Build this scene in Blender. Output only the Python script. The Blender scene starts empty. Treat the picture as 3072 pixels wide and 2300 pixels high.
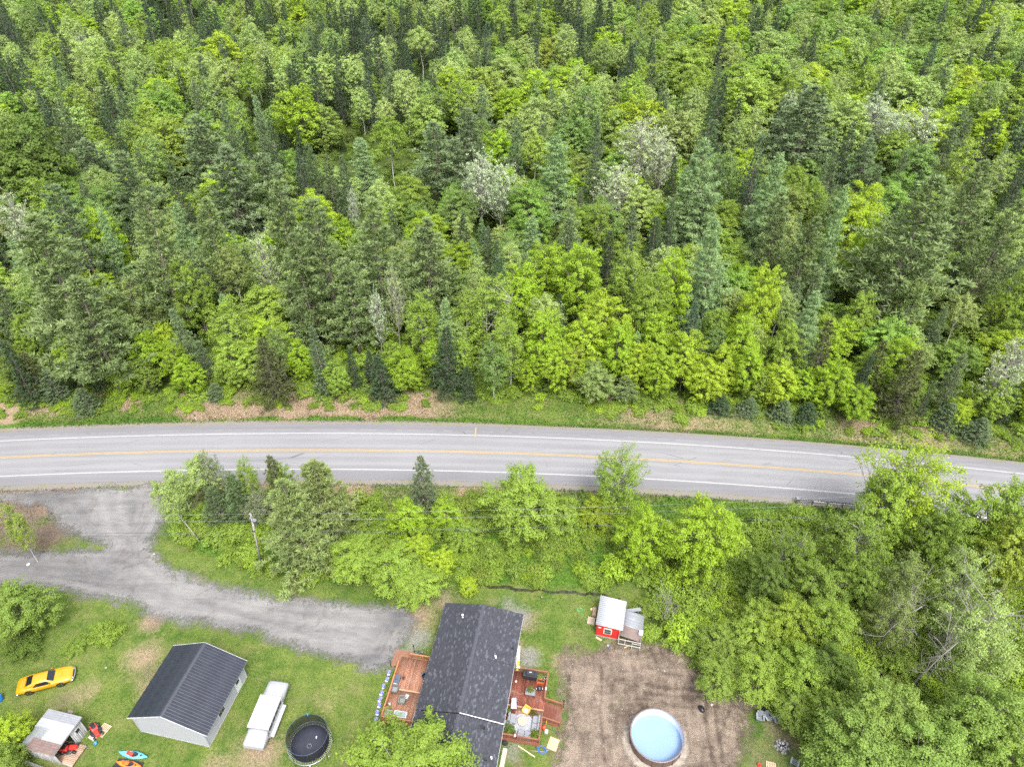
import bpy, bmesh, math, random
import numpy as np
from mathutils import Vector, Matrix

R_ = math.radians
scene = bpy.context.scene
COL = scene.collection

# ------------------------------------------------------------------ camera, sky, sun, exposure
CAM_H, CAM_PITCH, CAM_F = 72.0, R_(38.5), 2133.0        # drone 72 m up, looking 38.5 degrees down
cam_data = bpy.data.cameras.new("camera")
cam_data.sensor_width = 36.0
cam_data.lens = CAM_F * 36.0 / 3072.0
cam_data.clip_start = 0.5
cam_data.clip_end = 4000.0
cam = bpy.data.objects.new("camera", cam_data)
cam.location = (0, 0, CAM_H)
cam.rotation_euler = (R_(90) - CAM_PITCH, 0, 0)
COL.objects.link(cam)
scene.camera = cam

SUN_EL, SUN_AZ = 60.0, 160.0                            # azimuth measured clockwise from +Y
world = bpy.data.worlds.new("World")
scene.world = world
world.use_nodes = True
wn = world.node_tree
wn.nodes.clear()
w_out = wn.nodes.new("ShaderNodeOutputWorld")
w_bg = wn.nodes.new("ShaderNodeBackground")
w_sky = wn.nodes.new("ShaderNodeTexSky")
w_sky.sky_type = 'NISHITA'
w_sky.sun_disc = False
w_sky.sun_elevation = R_(SUN_EL)
w_sky.sun_rotation = R_(SUN_AZ)
w_sky.air_density = 1.0
w_sky.dust_density = 4.0
w_sky.ozone_density = 1.0
w_hsv = wn.nodes.new("ShaderNodeHueSaturation")         # thin overcast: the same sky, greyer
w_hsv.inputs["Saturation"].default_value = 0.28
wn.links.new(w_sky.outputs[0], w_hsv.inputs["Color"])
wn.links.new(w_hsv.outputs[0], w_bg.inputs["Color"])
w_bg.inputs["Strength"].default_value = 0.15
wn.links.new(w_bg.outputs[0], w_out.inputs["Surface"])

sun_data = bpy.data.lights.new("sun", 'SUN')
sun_data.energy = 1.1
sun_data.angle = R_(16)
sun_data.color = (1.0, 0.965, 0.91)
sun = bpy.data.objects.new("sun", sun_data)
az, el = R_(SUN_AZ), R_(SUN_EL)
sdir = Vector((math.sin(az) * math.cos(el), math.cos(az) * math.cos(el), math.sin(el)))
sun.rotation_euler = sdir.to_track_quat('Z', 'Y').to_euler()
sun.location = sdir * 300
COL.objects.link(sun)

scene.view_settings.view_transform = 'Standard'
scene.view_settings.look = 'None'
scene.view_settings.gamma = 1.0
scene.view_settings.use_curve_mapping = False
scene.view_settings.exposure = 1.72
scene.cycles.max_bounces = 6
scene.cycles.diffuse_bounces = 3
scene.cycles.glossy_bounces = 3
scene.cycles.transmission_bounces = 4
scene.cycles.transparent_max_bounces = 8
scene.cycles.use_denoising = False

# ------------------------------------------------------------------ survey: photograph pixel -> point of the ground (or of a level z)
CP, SP = math.cos(CAM_PITCH), math.sin(CAM_PITCH)
K = 3072.0 / 2212.0

def at(u, v, z=0.0):
    x, y = (u - 1536.0) / CAM_F, (1150.0 - v) / CAM_F
    dy, dz = y * SP + CP, y * CP - SP
    t = (z - CAM_H) / dz
    return Vector((x * t, dy * t, z))

def pix(X, Y, Z):
    d = Y * CP - (Z - CAM_H) * SP
    return 1536 + CAM_F * X / d, 1150 - CAM_F * (Y * SP + (Z - CAM_H) * CP) / d

# ------------------------------------------------------------------ naming helpers
def tag(o, label=None, cat=None, group=None, kind=None):
    if label: o['label'] = label
    if cat: o['category'] = cat
    if group: o['group'] = group
    if kind: o['kind'] = kind
    return o

def thing(name, label, cat, loc=(0, 0, 0), rotz=0.0, group=None):
    o = bpy.data.objects.new(name, None)
    o.empty_display_size = 0.3
    o.location = loc
    o.rotation_euler = (0, 0, rotz)
    COL.objects.link(o)
    return tag(o, label, cat, group)

def copy_tree(root, loc, rotz, label=None, group=None):
    r = root.copy(); COL.objects.link(r)
    r.location = loc; r.rotation_euler = (0, 0, rotz)
    tag(r, label, None, group)
    for ch in list(root.children):
        c = ch.copy(); COL.objects.link(c); c.parent = r
        for g in list(ch.children):
            d = g.copy(); COL.objects.link(d); d.parent = c
    return r

class MB:
    """collects simple shapes into ONE mesh"""
    def __init__(s):
        s.v, s.f, s.m, s.sm = [], [], [], []
    def add(s, vs, fs, mi=0, smooth=False):
        o = len(s.v)
        s.v += [tuple(p) for p in vs]
        s.f += [tuple(i + o for i in f) for f in fs]
        s.m += [mi] * len(fs); s.sm += [smooth] * len(fs)
        return s
    def box(s, x0, x1, y0, y1, z0, z1, mi=0):
        return s.add([(x0,y0,z0),(x1,y0,z0),(x1,y1,z0),(x0,y1,z0),(x0,y0,z1),(x1,y0,z1),(x1,y1,z1),(x0,y1,z1)],
                     [(0,3,2,1),(4,5,6,7),(0,1,5,4),(1,2,6,5),(2,3,7,6),(3,0,4,7)], mi)
    def cbox(s, c, d, mi=0):
        return s.box(c[0]-d[0]/2, c[0]+d[0]/2, c[1]-d[1]/2, c[1]+d[1]/2, c[2]-d[2]/2, c[2]+d[2]/2, mi)
    def hexa(s, pts, mi=0):
        """eight corners: bottom ring then top ring"""
        return s.add(pts, [(0,3,2,1),(4,5,6,7),(0,1,5,4),(1,2,6,5),(2,3,7,6),(3,0,4,7)], mi)
    def bar(s, a, b, w, h=None, mi=0):
        a, b = Vector(a), Vector(b); h = h or w
        d = (b - a).normalized()
        u = d.cross(Vector((0, 0, 1)))
        u = Vector((1, 0, 0)) if u.length < 1e-4 else u.normalized()
        n = u.cross(d).normalized()
        u, n = u * w / 2, n * h / 2
        return s.hexa([a-u-n, a+u-n, a+u+n, a-u+n, b-u-n, b+u-n, b+u+n, b-u+n], mi)
    def tube(s, pts, rads, n=8, mi=0, cap=True, smooth=True):
        pts = [Vector(p) for p in pts]
        if not hasattr(rads, '__len__'): rads = [rads] * len(pts)
        vs = []
        for i, p in enumerate(pts):
            d = (pts[min(i+1, len(pts)-1)] - pts[max(i-1, 0)]).normalized()
            u = d.cross(Vector((0.02, 0.03, 1))); u = Vector((1,0,0)) if u.length < 1e-3 else u.normalized()
            w = d.cross(u).normalized()
            for k in range(n):
                a = 2*math.pi*k/n
                vs.append(p + u*math.cos(a)*rads[i] + w*math.sin(a)*rads[i])
        fs = [(i*n+k, i*n+(k+1)%n, (i+1)*n+(k+1)%n, (i+1)*n+k) for i in range(len(pts)-1) for k in range(n)]
        s.add(vs, fs, mi, smooth)
        if cap:
            o = len(s.v) - len(vs)
            s.f += [tuple(o+k for k in reversed(range(n))), tuple(o+(len(pts)-1)*n+k for k in range(n))]
            s.m += [mi]*2; s.sm += [False]*2
        return s
    def lathe(s, prof, c=(0,0,0), n=24, mi=0, smooth=True, sx=1.0, sy=1.0, caps=True):
        """prof: list of (radius, z), outside from bottom to top"""
        vs = [(c[0]+r*math.cos(2*math.pi*k/n)*sx, c[1]+r*math.sin(2*math.pi*k/n)*sy, c[2]+z) for r, z in prof for k in range(n)]
        fs = [(i*n+k, i*n+(k+1)%n, (i+1)*n+(k+1)%n, (i+1)*n+k) for i in range(len(prof)-1) for k in range(n)]
        s.add(vs, fs, mi, smooth)
        o = len(s.v) - len(vs)
        for i, rev in ((0, True), (len(prof)-1, False)) if caps else ():
            if prof[i][0] > 1e-4:
                ring = [o+i*n+k for k in range(n)]
                s.f.append(tuple(reversed(ring)) if rev else tuple(ring)); s.m.append(mi); s.sm.append(False)
        return s
    def prism(s, poly, z0, z1, mi=0):
        n = len(poly)
        return s.add([(p[0],p[1],z0) for p in poly] + [(p[0],p[1],z1) for p in poly],
                     [tuple(reversed(range(n))), tuple(range(n, 2*n))] + [(i,(i+1)%n,n+(i+1)%n,n+i) for i in range(n)], mi)
    def loft(s, rings, mi=0, smooth=True, cap=True):
        n = len(rings[0])
        vs = [p for r in rings for p in r]
        fs = [(i*n+k, i*n+(k+1)%n, (i+1)*n+(k+1)%n, (i+1)*n+k) for i in range(len(rings)-1) for k in range(n)]
        s.add(vs, fs, mi, smooth)
        if cap:
            o = len(s.v) - len(vs)
            s.f += [tuple(o+k for k in reversed(range(n))), tuple(o+(len(rings)-1)*n+k for k in range(n))]
            s.m += [mi]*2; s.sm += [False]*2
        return s
    def build(s, name, mats, parent=None, loc=None, rot=None, label=None, kind=None, bevel=0.0):
        me = bpy.data.meshes.new(name)
        me.from_pydata(s.v, [], s.f)
        for m in (mats if isinstance(mats, (list, tuple)) else [mats]): me.materials.append(m)
        me.polygons.foreach_set("material_index", s.m)
        me.polygons.foreach_set("use_smooth", s.sm)
        me.update()
        o = bpy.data.objects.new(name, me)
        COL.objects.link(o)
        if parent: o.parent = parent
        if loc is not None: o.location = loc
        if rot is not None: o.rotation_euler = rot
        if bevel:
            b = o.modifiers.new("edge", 'BEVEL'); b.width = bevel; b.segments = 2; b.limit_method = 'ANGLE'
        return tag(o, label, None, None, kind)

def twin(o, parent=None, loc=None, rot=None, name=None):
    c = o.copy(); COL.objects.link(c)
    c.parent = parent or o.parent
    if loc is not None: c.location = loc
    if rot is not None: c.rotation_euler = rot
    return c

def np_mesh(name, V, F, attrs=(), mats=(), midx=None, smooth=None):
    V = np.asarray(V, np.float32); F = np.asarray(F, np.int32)
    k = F.shape[1]
    me = bpy.data.meshes.new(name)
    me.vertices.add(len(V)); me.vertices.foreach_set("co", V.ravel())
    me.loops.add(F.size); me.loops.foreach_set("vertex_index", F.ravel())
    me.polygons.add(len(F)); me.polygons.foreach_set("loop_start", np.arange(0, F.size, k, dtype=np.int32))
    for m in mats: me.materials.append(m)
    if midx is not None: me.polygons.foreach_set("material_index", np.asarray(midx, np.int32))
    if smooth is not None: me.polygons.foreach_set("use_smooth", np.asarray(smooth, bool))
    for an, arr in attrs:
        a = me.attributes.new(an, 'FLOAT', 'POINT'); a.data.foreach_set("value", np.asarray(arr, np.float32))
    me.update(calc_edges=True)
    return me

def link_mesh(name, me, parent=None):
    o = bpy.data.objects.new(name, me); COL.objects.link(o)
    if parent: o.parent = parent
    return o

# ------------------------------------------------------------------ materials
class NT:
    """tiny node-graph writer"""
    def __init__(s, name):
        s.mat = bpy.data.materials.new(name); s.mat.use_nodes = True
        s.t = s.mat.node_tree; s.t.nodes.clear()
        s.out = s.t.nodes.new("ShaderNodeOutputMaterial")
    def n(s, typ, ins=None, **props):
        nd = s.t.nodes.new("ShaderNode" + typ)
        for k, v in props.items(): setattr(nd, k, v)
        for k, v in (ins or {}).items(): s.set(nd.inputs[k], v)
        return nd
    def set(s, sock, v):
        if hasattr(v, 'is_linked') or isinstance(v, bpy.types.NodeSocket): s.t.links.new(v, sock)
        elif isinstance(v, (tuple, list)) and len(v) == 3 and sock.type == 'RGBA': sock.default_value = (*v, 1)
        else: sock.default_value = v
    def math(s, op, a, b=0.0, clamp=False):
        nd = s.n("Math", operation=op, use_clamp=clamp); s.set(nd.inputs[0], a); s.set(nd.inputs[1], b); return nd.outputs[0]
    def mix(s, fac, a, b, mode='MIX'):
        nd = s.n("MixRGB", blend_type=mode); s.set(nd.inputs[0], fac); s.set(nd.inputs[1], a); s.set(nd.inputs[2], b); return nd.outputs[0]
    def coord(s, kind="Object"):
        if kind == "World": return s.n("NewGeometry").outputs["Position"]
        return s.n("TexCoord").outputs[kind]
    def scale(s, vec, sc, rot=0.0):
        nd = s.n("Mapping", {"Vector": vec}); nd.inputs["Scale"].default_value = sc; nd.inputs["Rotation"].default_value = (0, 0, rot); return nd.outputs[0]
    def noise(s, scale, vec=None, detail=3.0, rough=0.55, dist=0.0):
        nd = s.n("TexNoise", {"Scale": scale, "Detail": detail, "Roughness": rough, "Distortion": dist})
        if vec is not None: s.set(nd.inputs["Vector"], vec)
        return nd.outputs["Fac"]
    def ramp(s, fac, lo, hi):
        nd = s.n("MapRange", {"Value": fac, "From Min": lo, "From Max": hi}); nd.clamp = True; return nd.outputs[0]
    def attr(s, name):
        return s.n("Attribute", attribute_name=name).outputs["Fac"]
    def bsdf(s, **ins):
        return s.n("BsdfPrincipled", ins)
    def bump(s, h, strength=0.3, dist=0.05):
        return s.n("Bump", {"Height": h, "Strength": strength, "Distance": dist}).outputs[0]
    def done(s, shader):
        s.t.links.new(shader, s.out.inputs["Surface"]); return s.mat

_mats = {}
def paint(name, c, rough=0.6, metal=0.0, vary=0.14, scale=3.0, spec=0.4, dirt=None, coat=0.0):
    """plain painted / plastic / wood surface with some wear; DIRT (colour) settles in blotches"""
    if name in _mats: return _mats[name]
    t = NT(name)
    p = t.coord("Object")
    a, b = t.noise(scale, p, 5), t.noise(scale * 9, p, 2)
    f = t.math('ADD', t.math('MULTIPLY', a, 0.7), t.math('MULTIPLY', b, 0.3))
    k = t.ramp(f, 0.3, 0.7)
    lo = tuple(x * (1 - vary) for x in c); hi = tuple(min(1, x * (1 + vary)) for x in c)
    col = t.mix(k, lo, hi)
    if dirt: col = t.mix(t.math('MULTIPLY', t.ramp(t.noise(scale * 0.6, p, 6, 0.7), 0.5, 0.75), 0.6), col, dirt)
    s = t.bsdf(**{"Base Color": col, "Roughness": rough, "Metallic": metal, "Specular IOR Level": spec, "Coat Weight": coat})
    _mats[name] = t.done(s.outputs[0])
    return _mats[name]

def wood(name, c, along='x', gap=0.0):
    if name in _mats: return _mats[name]
    t = NT(name)
    p = t.coord("Object")
    sc = {'x': (0.6, 9, 9), 'y': (9, 0.6, 9), 'z': (9, 9, 0.6)}[along]
    g = t.noise(1.6, t.scale(p, sc), 4)
    pl = t.attr("tint")
    f = t.math('ADD', t.math('MULTIPLY', g, 0.6), t.math('MULTIPLY', pl, 0.4))
    col = t.mix(t.ramp(f, 0.2, 0.75), tuple(x * 0.62 for x in c), tuple(min(1, x * 1.3) for x in c))
    col = t.mix(t.math('MULTIPLY', t.ramp(t.noise(0.8, p, 5), 0.5, 0.75), 0.35), col, (0.30, 0.24, 0.2))
    s = t.bsdf(**{"Base Color": col, "Roughness": 0.75, "Specular IOR Level": 0.25})
    _mats[name] = t.done(s.outputs[0])
    return _mats[name]

def glass_dark(name="window_glass", c=(0.015, 0.018, 0.02)):
    if name in _mats: return _mats[name]
    t = NT(name)
    s = t.bsdf(**{"Base Color": c, "Roughness": 0.06, "Specular IOR Level": 0.6})
    _mats[name] = t.done(s.outputs[0]); return _mats[name]

# value noise in numpy, for shapes (not for shade)
_rs = np.random.RandomState(7)
_lat = _rs.rand(257, 257)
def vnoise(x, y):
    x = np.asarray(x, float); y = np.asarray(y, float)
    xi, yi = np.floor(x).astype(int), np.floor(y).astype(int)
    fx, fy = x - xi, y - yi
    fx, fy = fx*fx*(3-2*fx), fy*fy*(3-2*fy)
    L = lambda i, j: _lat[i % 256, j % 256]
    return (L(xi,yi)*(1-fx)+L(xi+1,yi)*fx)*(1-fy)+(L(xi,yi+1)*(1-fx)+L(xi+1,yi+1)*fx)*fy
def fnoise(x, y, o=4):
    s = 0; a = 0.5
    for i in range(o):
        s = s + a * vnoise(np.asarray(x)*2**i + 17.3*i, np.asarray(y)*2**i + 5.1*i); a /= 2
    return s
def sstep(a, b, x):
    t = np.clip((np.asarray(x) - a) / (b - a), 0, 1); return t*t*(3-2*t)
def sd_poly(X, Y, poly):
    """signed distance (negative inside) to a polygon"""
    X = np.asarray(X, float); Y = np.asarray(Y, float)
    d = np.full(X.shape, 1e9); ins = np.zeros(X.shape, bool)
    n = len(poly)
    for i in range(n):
        ax, ay = poly[i][0], poly[i][1]; bx, by = poly[(i+1) % n][0], poly[(i+1) % n][1]
        ex, ey = bx-ax, by-ay
        t = np.clip(((X-ax)*ex+(Y-ay)*ey)/(ex*ex+ey*ey+1e-9), 0, 1)
        d = np.minimum(d, np.hypot(X-ax-t*ex, Y-ay-t*ey))
        c = ((ay > Y) != (by > Y)) & (X < (bx-ax)*(Y-ay)/((by-ay) if abs(by-ay) > 1e-9 else 1e-9)+ax)
        ins ^= c
    return np.where(ins, -d, d)
def sd_line(X, Y, pts):
    X = np.asarray(X, float); Y = np.asarray(Y, float)
    d = np.full(X.shape, 1e9)
    for (ax, ay), (bx, by) in zip(pts[:-1], pts[1:]):
        ex, ey = bx-ax, by-ay
        t = np.clip(((X-ax)*ex+(Y-ay)*ey)/(ex*ex+ey*ey+1e-9), 0, 1)
        d = np.minimum(d, np.hypot(X-ax-t*ex, Y-ay-t*ey))
    return d
def PP(*uv):
    """photograph points (2212-wide view) -> ground polygon"""
    return [tuple(at(u*K, v*K))[:2] for u, v in uv]
# ------------------------------------------------------------------ GROUND
ROADC = [-2.93294758e-07, -8.20893963e-04, -4.71870137e-02, 7.42326880e+01]
def road_y(x):
    x = np.asarray(x, float); xc = np.clip(x, -85, 85)
    y = np.polyval(ROADC, xc); s = np.polyval(np.polyder(np.array(ROADC)), xc)
    return y + s * (x - xc)
def terr(x, y):
    """height of the ground"""
    x = np.asarray(x, float); y = np.asarray(y, float)
    d = y - road_y(x)
    h = -0.55 * np.exp(-((d - 7.6) / 1.3) ** 2) * sstep(-10, 10, x)
    h = h + sstep(9, 22, d) * (0.9 * (fnoise(x / 18, y / 18) - 0.47) + 0.5)
    return h

GRAVEL = PP((0,1062),(365,1046),(362,1090),(352,1130),(330,1160),(333,1190),(352,1213),(400,1238),(480,1262),(560,1280),(680,1298),
            (790,1303),(880,1312),(905,1335),(880,1370),(862,1410),(845,1445),(800,1450),(740,1425),(640,1400),(560,1372),(470,1352),
            (400,1345),(330,1332),(270,1302),(150,1282),(60,1268),(0,1262),(-60,1262),(-60,1185),(30,1186),(150,1190),(230,1182),(170,1165),
            (125,1130),(95,1095),(0,1082),(-80,1080),(-80,1066))
DIRT = PP((1225,1405),(1300,1400),(1370,1390),(1430,1385),(1470,1400),(1510,1440),(1560,1480),(1600,1490),(1640,1500),(1650,1530),(1620,1540),
          (1625,1575),(1590,1640),(1575,1720),(1180,1720),(1205,1600),(1218,1540),(1215,1470),(1208,1430))
WOODS = PP((1400,1300),(1330,1190),(1560,1140),(1720,1120),(1900,1120),(2400,1150),(2600,1400),(2600,1800),(1770,1760),(1770,1640),(1740,1540),(1650,1500),
           (1560,1475),(1480,1400),(1400,1380))
BRUSH = PP((375,1080),(560,1060),(740,1085),(900,1075),(1100,1060),(1400,1110),(1440,1200),(1300,1275),(1010,1258),(900,1265),(700,1265),(520,1235),(400,1190),(360,1140))

NO_GRASS = []      # footprints of buildings
def blobs(X, Y, lst):
    w = np.zeros_like(X)
    for u, v, r, a in lst:
        c = at(u*K, v*K)
        w = np.maximum(w, a * np.exp(-((X-c.x)**2 + (Y-c.y)**2) / (r*r)))
    return w

def zone_weights(X, Y):
    d = Y - road_y(X)
    n = fnoise(X/3.1, Y/3.1); n2 = fnoise(X/9+40, Y/9)
    dry = np.zeros_like(X)
    # verge north of the road: straw on the western half, mown mixed grass to the east
    band = sstep(6.6, 7.6, d + (n-.5)*2) * (1 - sstep(12.5, 15, d + (n-.5)*3))
    west = 1 - sstep(-16, -4, X)
    dry = np.maximum(dry, band * (west*(0.85 - 0.75*sstep(0.50, 0.62, n2)) + (1-west)*(0.5 + 0.5*(n2-.5)*3)))
    dry = np.maximum(dry, 0.9 * sstep(-0.5, 0.3, -np.abs(d-6.2) + (n-.5)*1.0))          # thin tan line on the very edge
    # south bank
    sb = sstep(6.2, 7.2, -d) * (1 - sstep(10.5, 13, -d + (n-.5)*4))
    dry = np.maximum(dry, sb * (0.35 + 0.9*sstep(.42, .58, n2)) * (1-sstep(10, 22, X)) )
    dry = np.maximum(dry, blobs(X, Y, [(560,1625,2.6,.8),(470,1655,1.8,.6),(330,1340,1.6,.9),(310,1420,2.2,.75),(1140,1340,1.6,.6),(900,1335,2.6,.8),(960,1300,2.0,.6),
                                       (1215,1430,1.6,.7),(1330,1395,2.4,.5),(700,1520,3,.25),(180,1500,2,.55),(330,1480,2,.6),(1120,1400,1.5,.5),(430,1250,1.5,.5),(640,1300,1.4,.5)]))
    soil = blobs(X, Y, [(335,1345,1.3,.6),(320,1450,1.6,.5),(130,1515,1.8,.55),(1700,1590,3.0,.6),(1640,1640,2.5,.5),(1730,1560,2,.6),(40,1115,4.5,1),(110,1150,3.5,1),(60,1165,4,.9),
                        (1120,1650,1.2,.5),(1190,1620,1,.5),(555,1640,1.2,.35),(2050,960,4,.4),(1850,900,4,.4)])
    gpatch = blobs(X, Y, [(1120,1330,1.6,.8),(1140,1420,1.5,.8),(1130,1470,1.2,.8),(900,1380,2,.7),(880,1420,1.6,.8),(1105,1620,1.2,.6),(1100,1310,2,.5),(960,1290,1.5,.3)])
    forest = np.maximum(sstep(12.5, 15.5, d + (n-.5)*3), sstep(-0.8, 0.8, -sd_poly(X, Y, WOODS) + (n-.5)*2))
    lush = sstep(5.8, 6.6, d) * (1 - sstep(7.0, 8.2, d + (n-.5)*1.5)) * 0.9
    lush = np.maximum(lush, sstep(-0.8, 0.8, -sd_poly(X, Y, BRUSH) + (n-.5)*2) * 0.8)
    lush = np.maximum(lush, sb * (1-sstep(.3, .7, dry)) * .6)
    return dry, soil, gpatch, forest, lush

def ground_material():
    t = NT("ground")
    p = t.coord("World")
    big, mid, fin, gr = t.noise(0.09, p, 4), t.noise(0.55, p, 5, 0.65), t.noise(3.2, p, 4, 0.7), t.noise(14, p, 2, 0.7)
    f = t.math('ADD', t.math('ADD', t.math('MULTIPLY', big, .3), t.math('MULTIPLY', mid, .4)), t.math('MULTIPLY', fin, .3))
    c = t.mix(t.ramp(f, .40, .60), (0.042, 0.092, 0.014), (0.150, 0.182, 0.044))
    c = t.mix(t.math('MULTIPLY', t.ramp(t.noise(0.33, p, 6, .7), .50, .66), .7), c, (0.175, 0.165, 0.07))
    c = t.mix(t.math('MULTIPLY', t.ramp(gr, .3, .7), .5), c, t.mix(.5, c, (0.03, 0.05, 0.008)))
    def over(c, w, c2, hard=.22):
        k = t.ramp(t.math('ADD', t.attr(w), t.math('MULTIPLY', t.math('SUBTRACT', t.math('ADD', t.math('MULTIPLY', mid, .5), t.math('MULTIPLY', fin, .5)), .5), 1.5)), .5-hard, .5+hard)
        return t.mix(k, c, c2)
    c = over(c, "lush", t.mix(t.ramp(fin, .35, .65), (0.035, 0.085, 0.010), (0.09, 0.165, 0.022)))
    c = over(c, "dry", t.mix(t.ramp(t.noise(6, t.scale(p, (1, .5, 1)), 4, .75), .35, .65), (0.17, 0.12, 0.078), (0.31, 0.24, 0.165)), .3)
    c = over(c, "soil", t.mix(t.ramp(fin, .3, .7), (0.08, 0.06, 0.044), (0.175, 0.135, 0.10)), .3)
    c = over(c, "gpatch", t.mix(t.ramp(gr, .3, .7), (0.11, 0.108, 0.105), (0.26, 0.25, 0.24)), .3)
    c = over(c, "forest", t.mix(t.ramp(fin, .35, .7), (0.022, 0.034, 0.008), (0.07, 0.10, 0.02)), .25)
    s = t.bsdf(**{"Base Color": c, "Roughness": .95, "Specular IOR Level": .1, "Normal": t.bump(t.math('ADD', fin, gr), .6, .12)})
    return t.done(s.outputs[0])

def build_ground():
    near_x = np.arange(-92, 92.01, 0.55); near_y = np.arange(14, 100.01, 0.55)
    xs = np.concatenate([[-1500, -900, -600, -450], np.arange(-400, -92, 8), near_x, np.arange(96, 401, 8), [450, 600, 900, 1500]])
    ys = np.concatenate([[-400, -150, -60, -20, 0, 8], near_y, np.arange(103, 480, 5), [520, 650, 900, 1500, 2500]])
    X, Y = np.meshgrid(xs, ys)
    Z = terr(X, Y) + 0.05*(fnoise(X/1.3, Y/1.3, 3)-.47)*sstep(0, 1.2, sd_poly(X, Y, GRAVEL))*sstep(0, 1.2, sd_poly(X, Y, DIRT)) - 0.03*(np.abs(Y-road_y(X)) < 6.5) - 0.008 - .14*sstep(.2, 1.1, -sd_poly(X, Y, DIRT)) - .12*sstep(.2, 1.1, -sd_poly(X, Y, GRAVEL))
    w = zone_weights(X, Y)
    nx, ny = len(xs), len(ys)
    i = np.arange(nx*ny).reshape(ny, nx)
    F = np.stack([i[:-1,:-1], i[:-1,1:], i[1:,1:], i[1:,:-1]], -1).reshape(-1, 4)
    V = np.stack([X, Y, Z], -1).reshape(-1, 3)
    me = np_mesh("ground", V, F, [(n, a.ravel()) for n, a in zip(("dry","soil","gpatch","forest","lush"), w)], [ground_material()], None, np.ones(len(F)))
    return tag(link_mesh("ground", me), "uneven lawn, verge and forest floor of the whole place", None, None, 'structure')
build_ground()

def ragged_sheet(name, mat, poly, step, z, label, extra=1.0, marks=None):
    """a thin sheet with a worn, ragged rim: an attribute runs inward from the rim, the material cuts it with noise"""
    px = [p[0] for p in poly]; py = [p[1] for p in poly]
    xs = np.arange(min(px)-extra, max(px)+extra, step); ys = np.arange(min(py)-extra, max(py)+extra, step)
    X, Y = np.meshgrid(xs, ys)
    sd = sd_poly(X, Y, poly)
    keep = sd < extra
    i = np.arange(X.size).reshape(X.shape)
    q = keep[:-1,:-1] & keep[:-1,1:] & keep[1:,1:] & keep[1:,:-1]
    F = np.stack([i[:-1,:-1][q], i[:-1,1:][q], i[1:,1:][q], i[1:,:-1][q]], -1)
    Z = z + terr(X, Y) + 0.05*(fnoise(X/2.2, Y/2.2, 3)-.3)*sstep(0, 2.5, -sd)
    mk = np.full(X.shape, .5) if marks is None else marks(X, Y)
    Z = Z - .05*np.clip(.5-mk, 0, .5)
    used = np.unique(F); m = np.full(X.size, -1); m[used] = np.arange(len(used))
    V = np.stack([X, Y, Z], -1).reshape(-1, 3)[used]
    me = np_mesh(name, V, m[F], [("rim", (-sd).ravel()[used]), ("marks", mk.ravel()[used])], [mat], None, np.ones(len(F)))
    return tag(link_mesh(name, me), label, None, None, 'structure')

def rim_cut(t, shader, p, amp=1.0, sc=.5, soft=.25):
    n = t.math('ADD', t.math('MULTIPLY', t.noise(sc, p, 5, .65), .7), t.math('MULTIPLY', t.noise(sc*8, p, 3, .7), .5))
    k = t.ramp(t.math('ADD', t.attr("rim"), t.math('MULTIPLY', t.math('SUBTRACT', n, .6), 2.4*amp)), -soft*.7, soft)
    tr = t.n("BsdfTransparent"); ms = t.n("MixShader")
    t.set(ms.inputs[0], k); t.set(ms.inputs[1], tr.outputs[0]); t.set(ms.inputs[2], shader)
    return ms.outputs[0]

def gravel_material():
    t = NT("driveway_gravel")
    p = t.coord("World")
    fine, mid, big = t.noise(9, p, 3, .8), t.noise(.7, p, 5, .6), t.noise(.16, p, 3)
    # tyre tracks run along the drive: long stretched noise
    cv_ = t.n("CombineXYZ", {0: t.math('MULTIPLY', t.attr('rim'), 1.0), 1: t.math('MULTIPLY', t.noise(.12, p, 2), 2.5), 2: 0.0}).outputs[0]
    trk = t.math('ADD', t.math('MULTIPLY', t.noise(1.5, cv_, 4, .65), .4), t.math('MULTIPLY', t.noise(.9, t.scale(p, (.10, 1.0, 1), R_(13)), 5, .6, .6), .6))
    f = t.math('ADD', t.math('ADD', t.math('MULTIPLY', trk, .55), t.math('MULTIPLY', mid, .2)), t.math('MULTIPLY', big, .25))
    f = t.math('ADD', f, t.math('MULTIPLY', t.math('SUBTRACT', t.attr('marks'), .5), .22))
    c = t.mix(t.ramp(f, .36, .62), (0.098, 0.095, 0.097), (0.215, 0.208, 0.202))
    c = t.mix(t.math('MULTIPLY', t.ramp(fine, .35, .7), .5), c, t.mix(.5, c, (0.09, 0.09, 0.095)))
    c = t.mix(t.math('MULTIPLY', t.ramp(t.noise(.35, p, 5, .7, 1.), .56, .66), .5), c, (0.085, 0.072, 0.063))
    c = t.mix(t.math('MULTIPLY', t.ramp(t.noise(30, p, 1), .72, .76), .5), c, (0.26, 0.26, 0.26))
    s = t.bsdf(**{"Base Color": c, "Roughness": .95, "Specular IOR Level": .15, "Normal": t.bump(t.math('ADD', fine, trk), .5, .06)})
    return t.done(rim_cut(t, s.outputs[0], p, 2.4, .33, .9))
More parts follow.
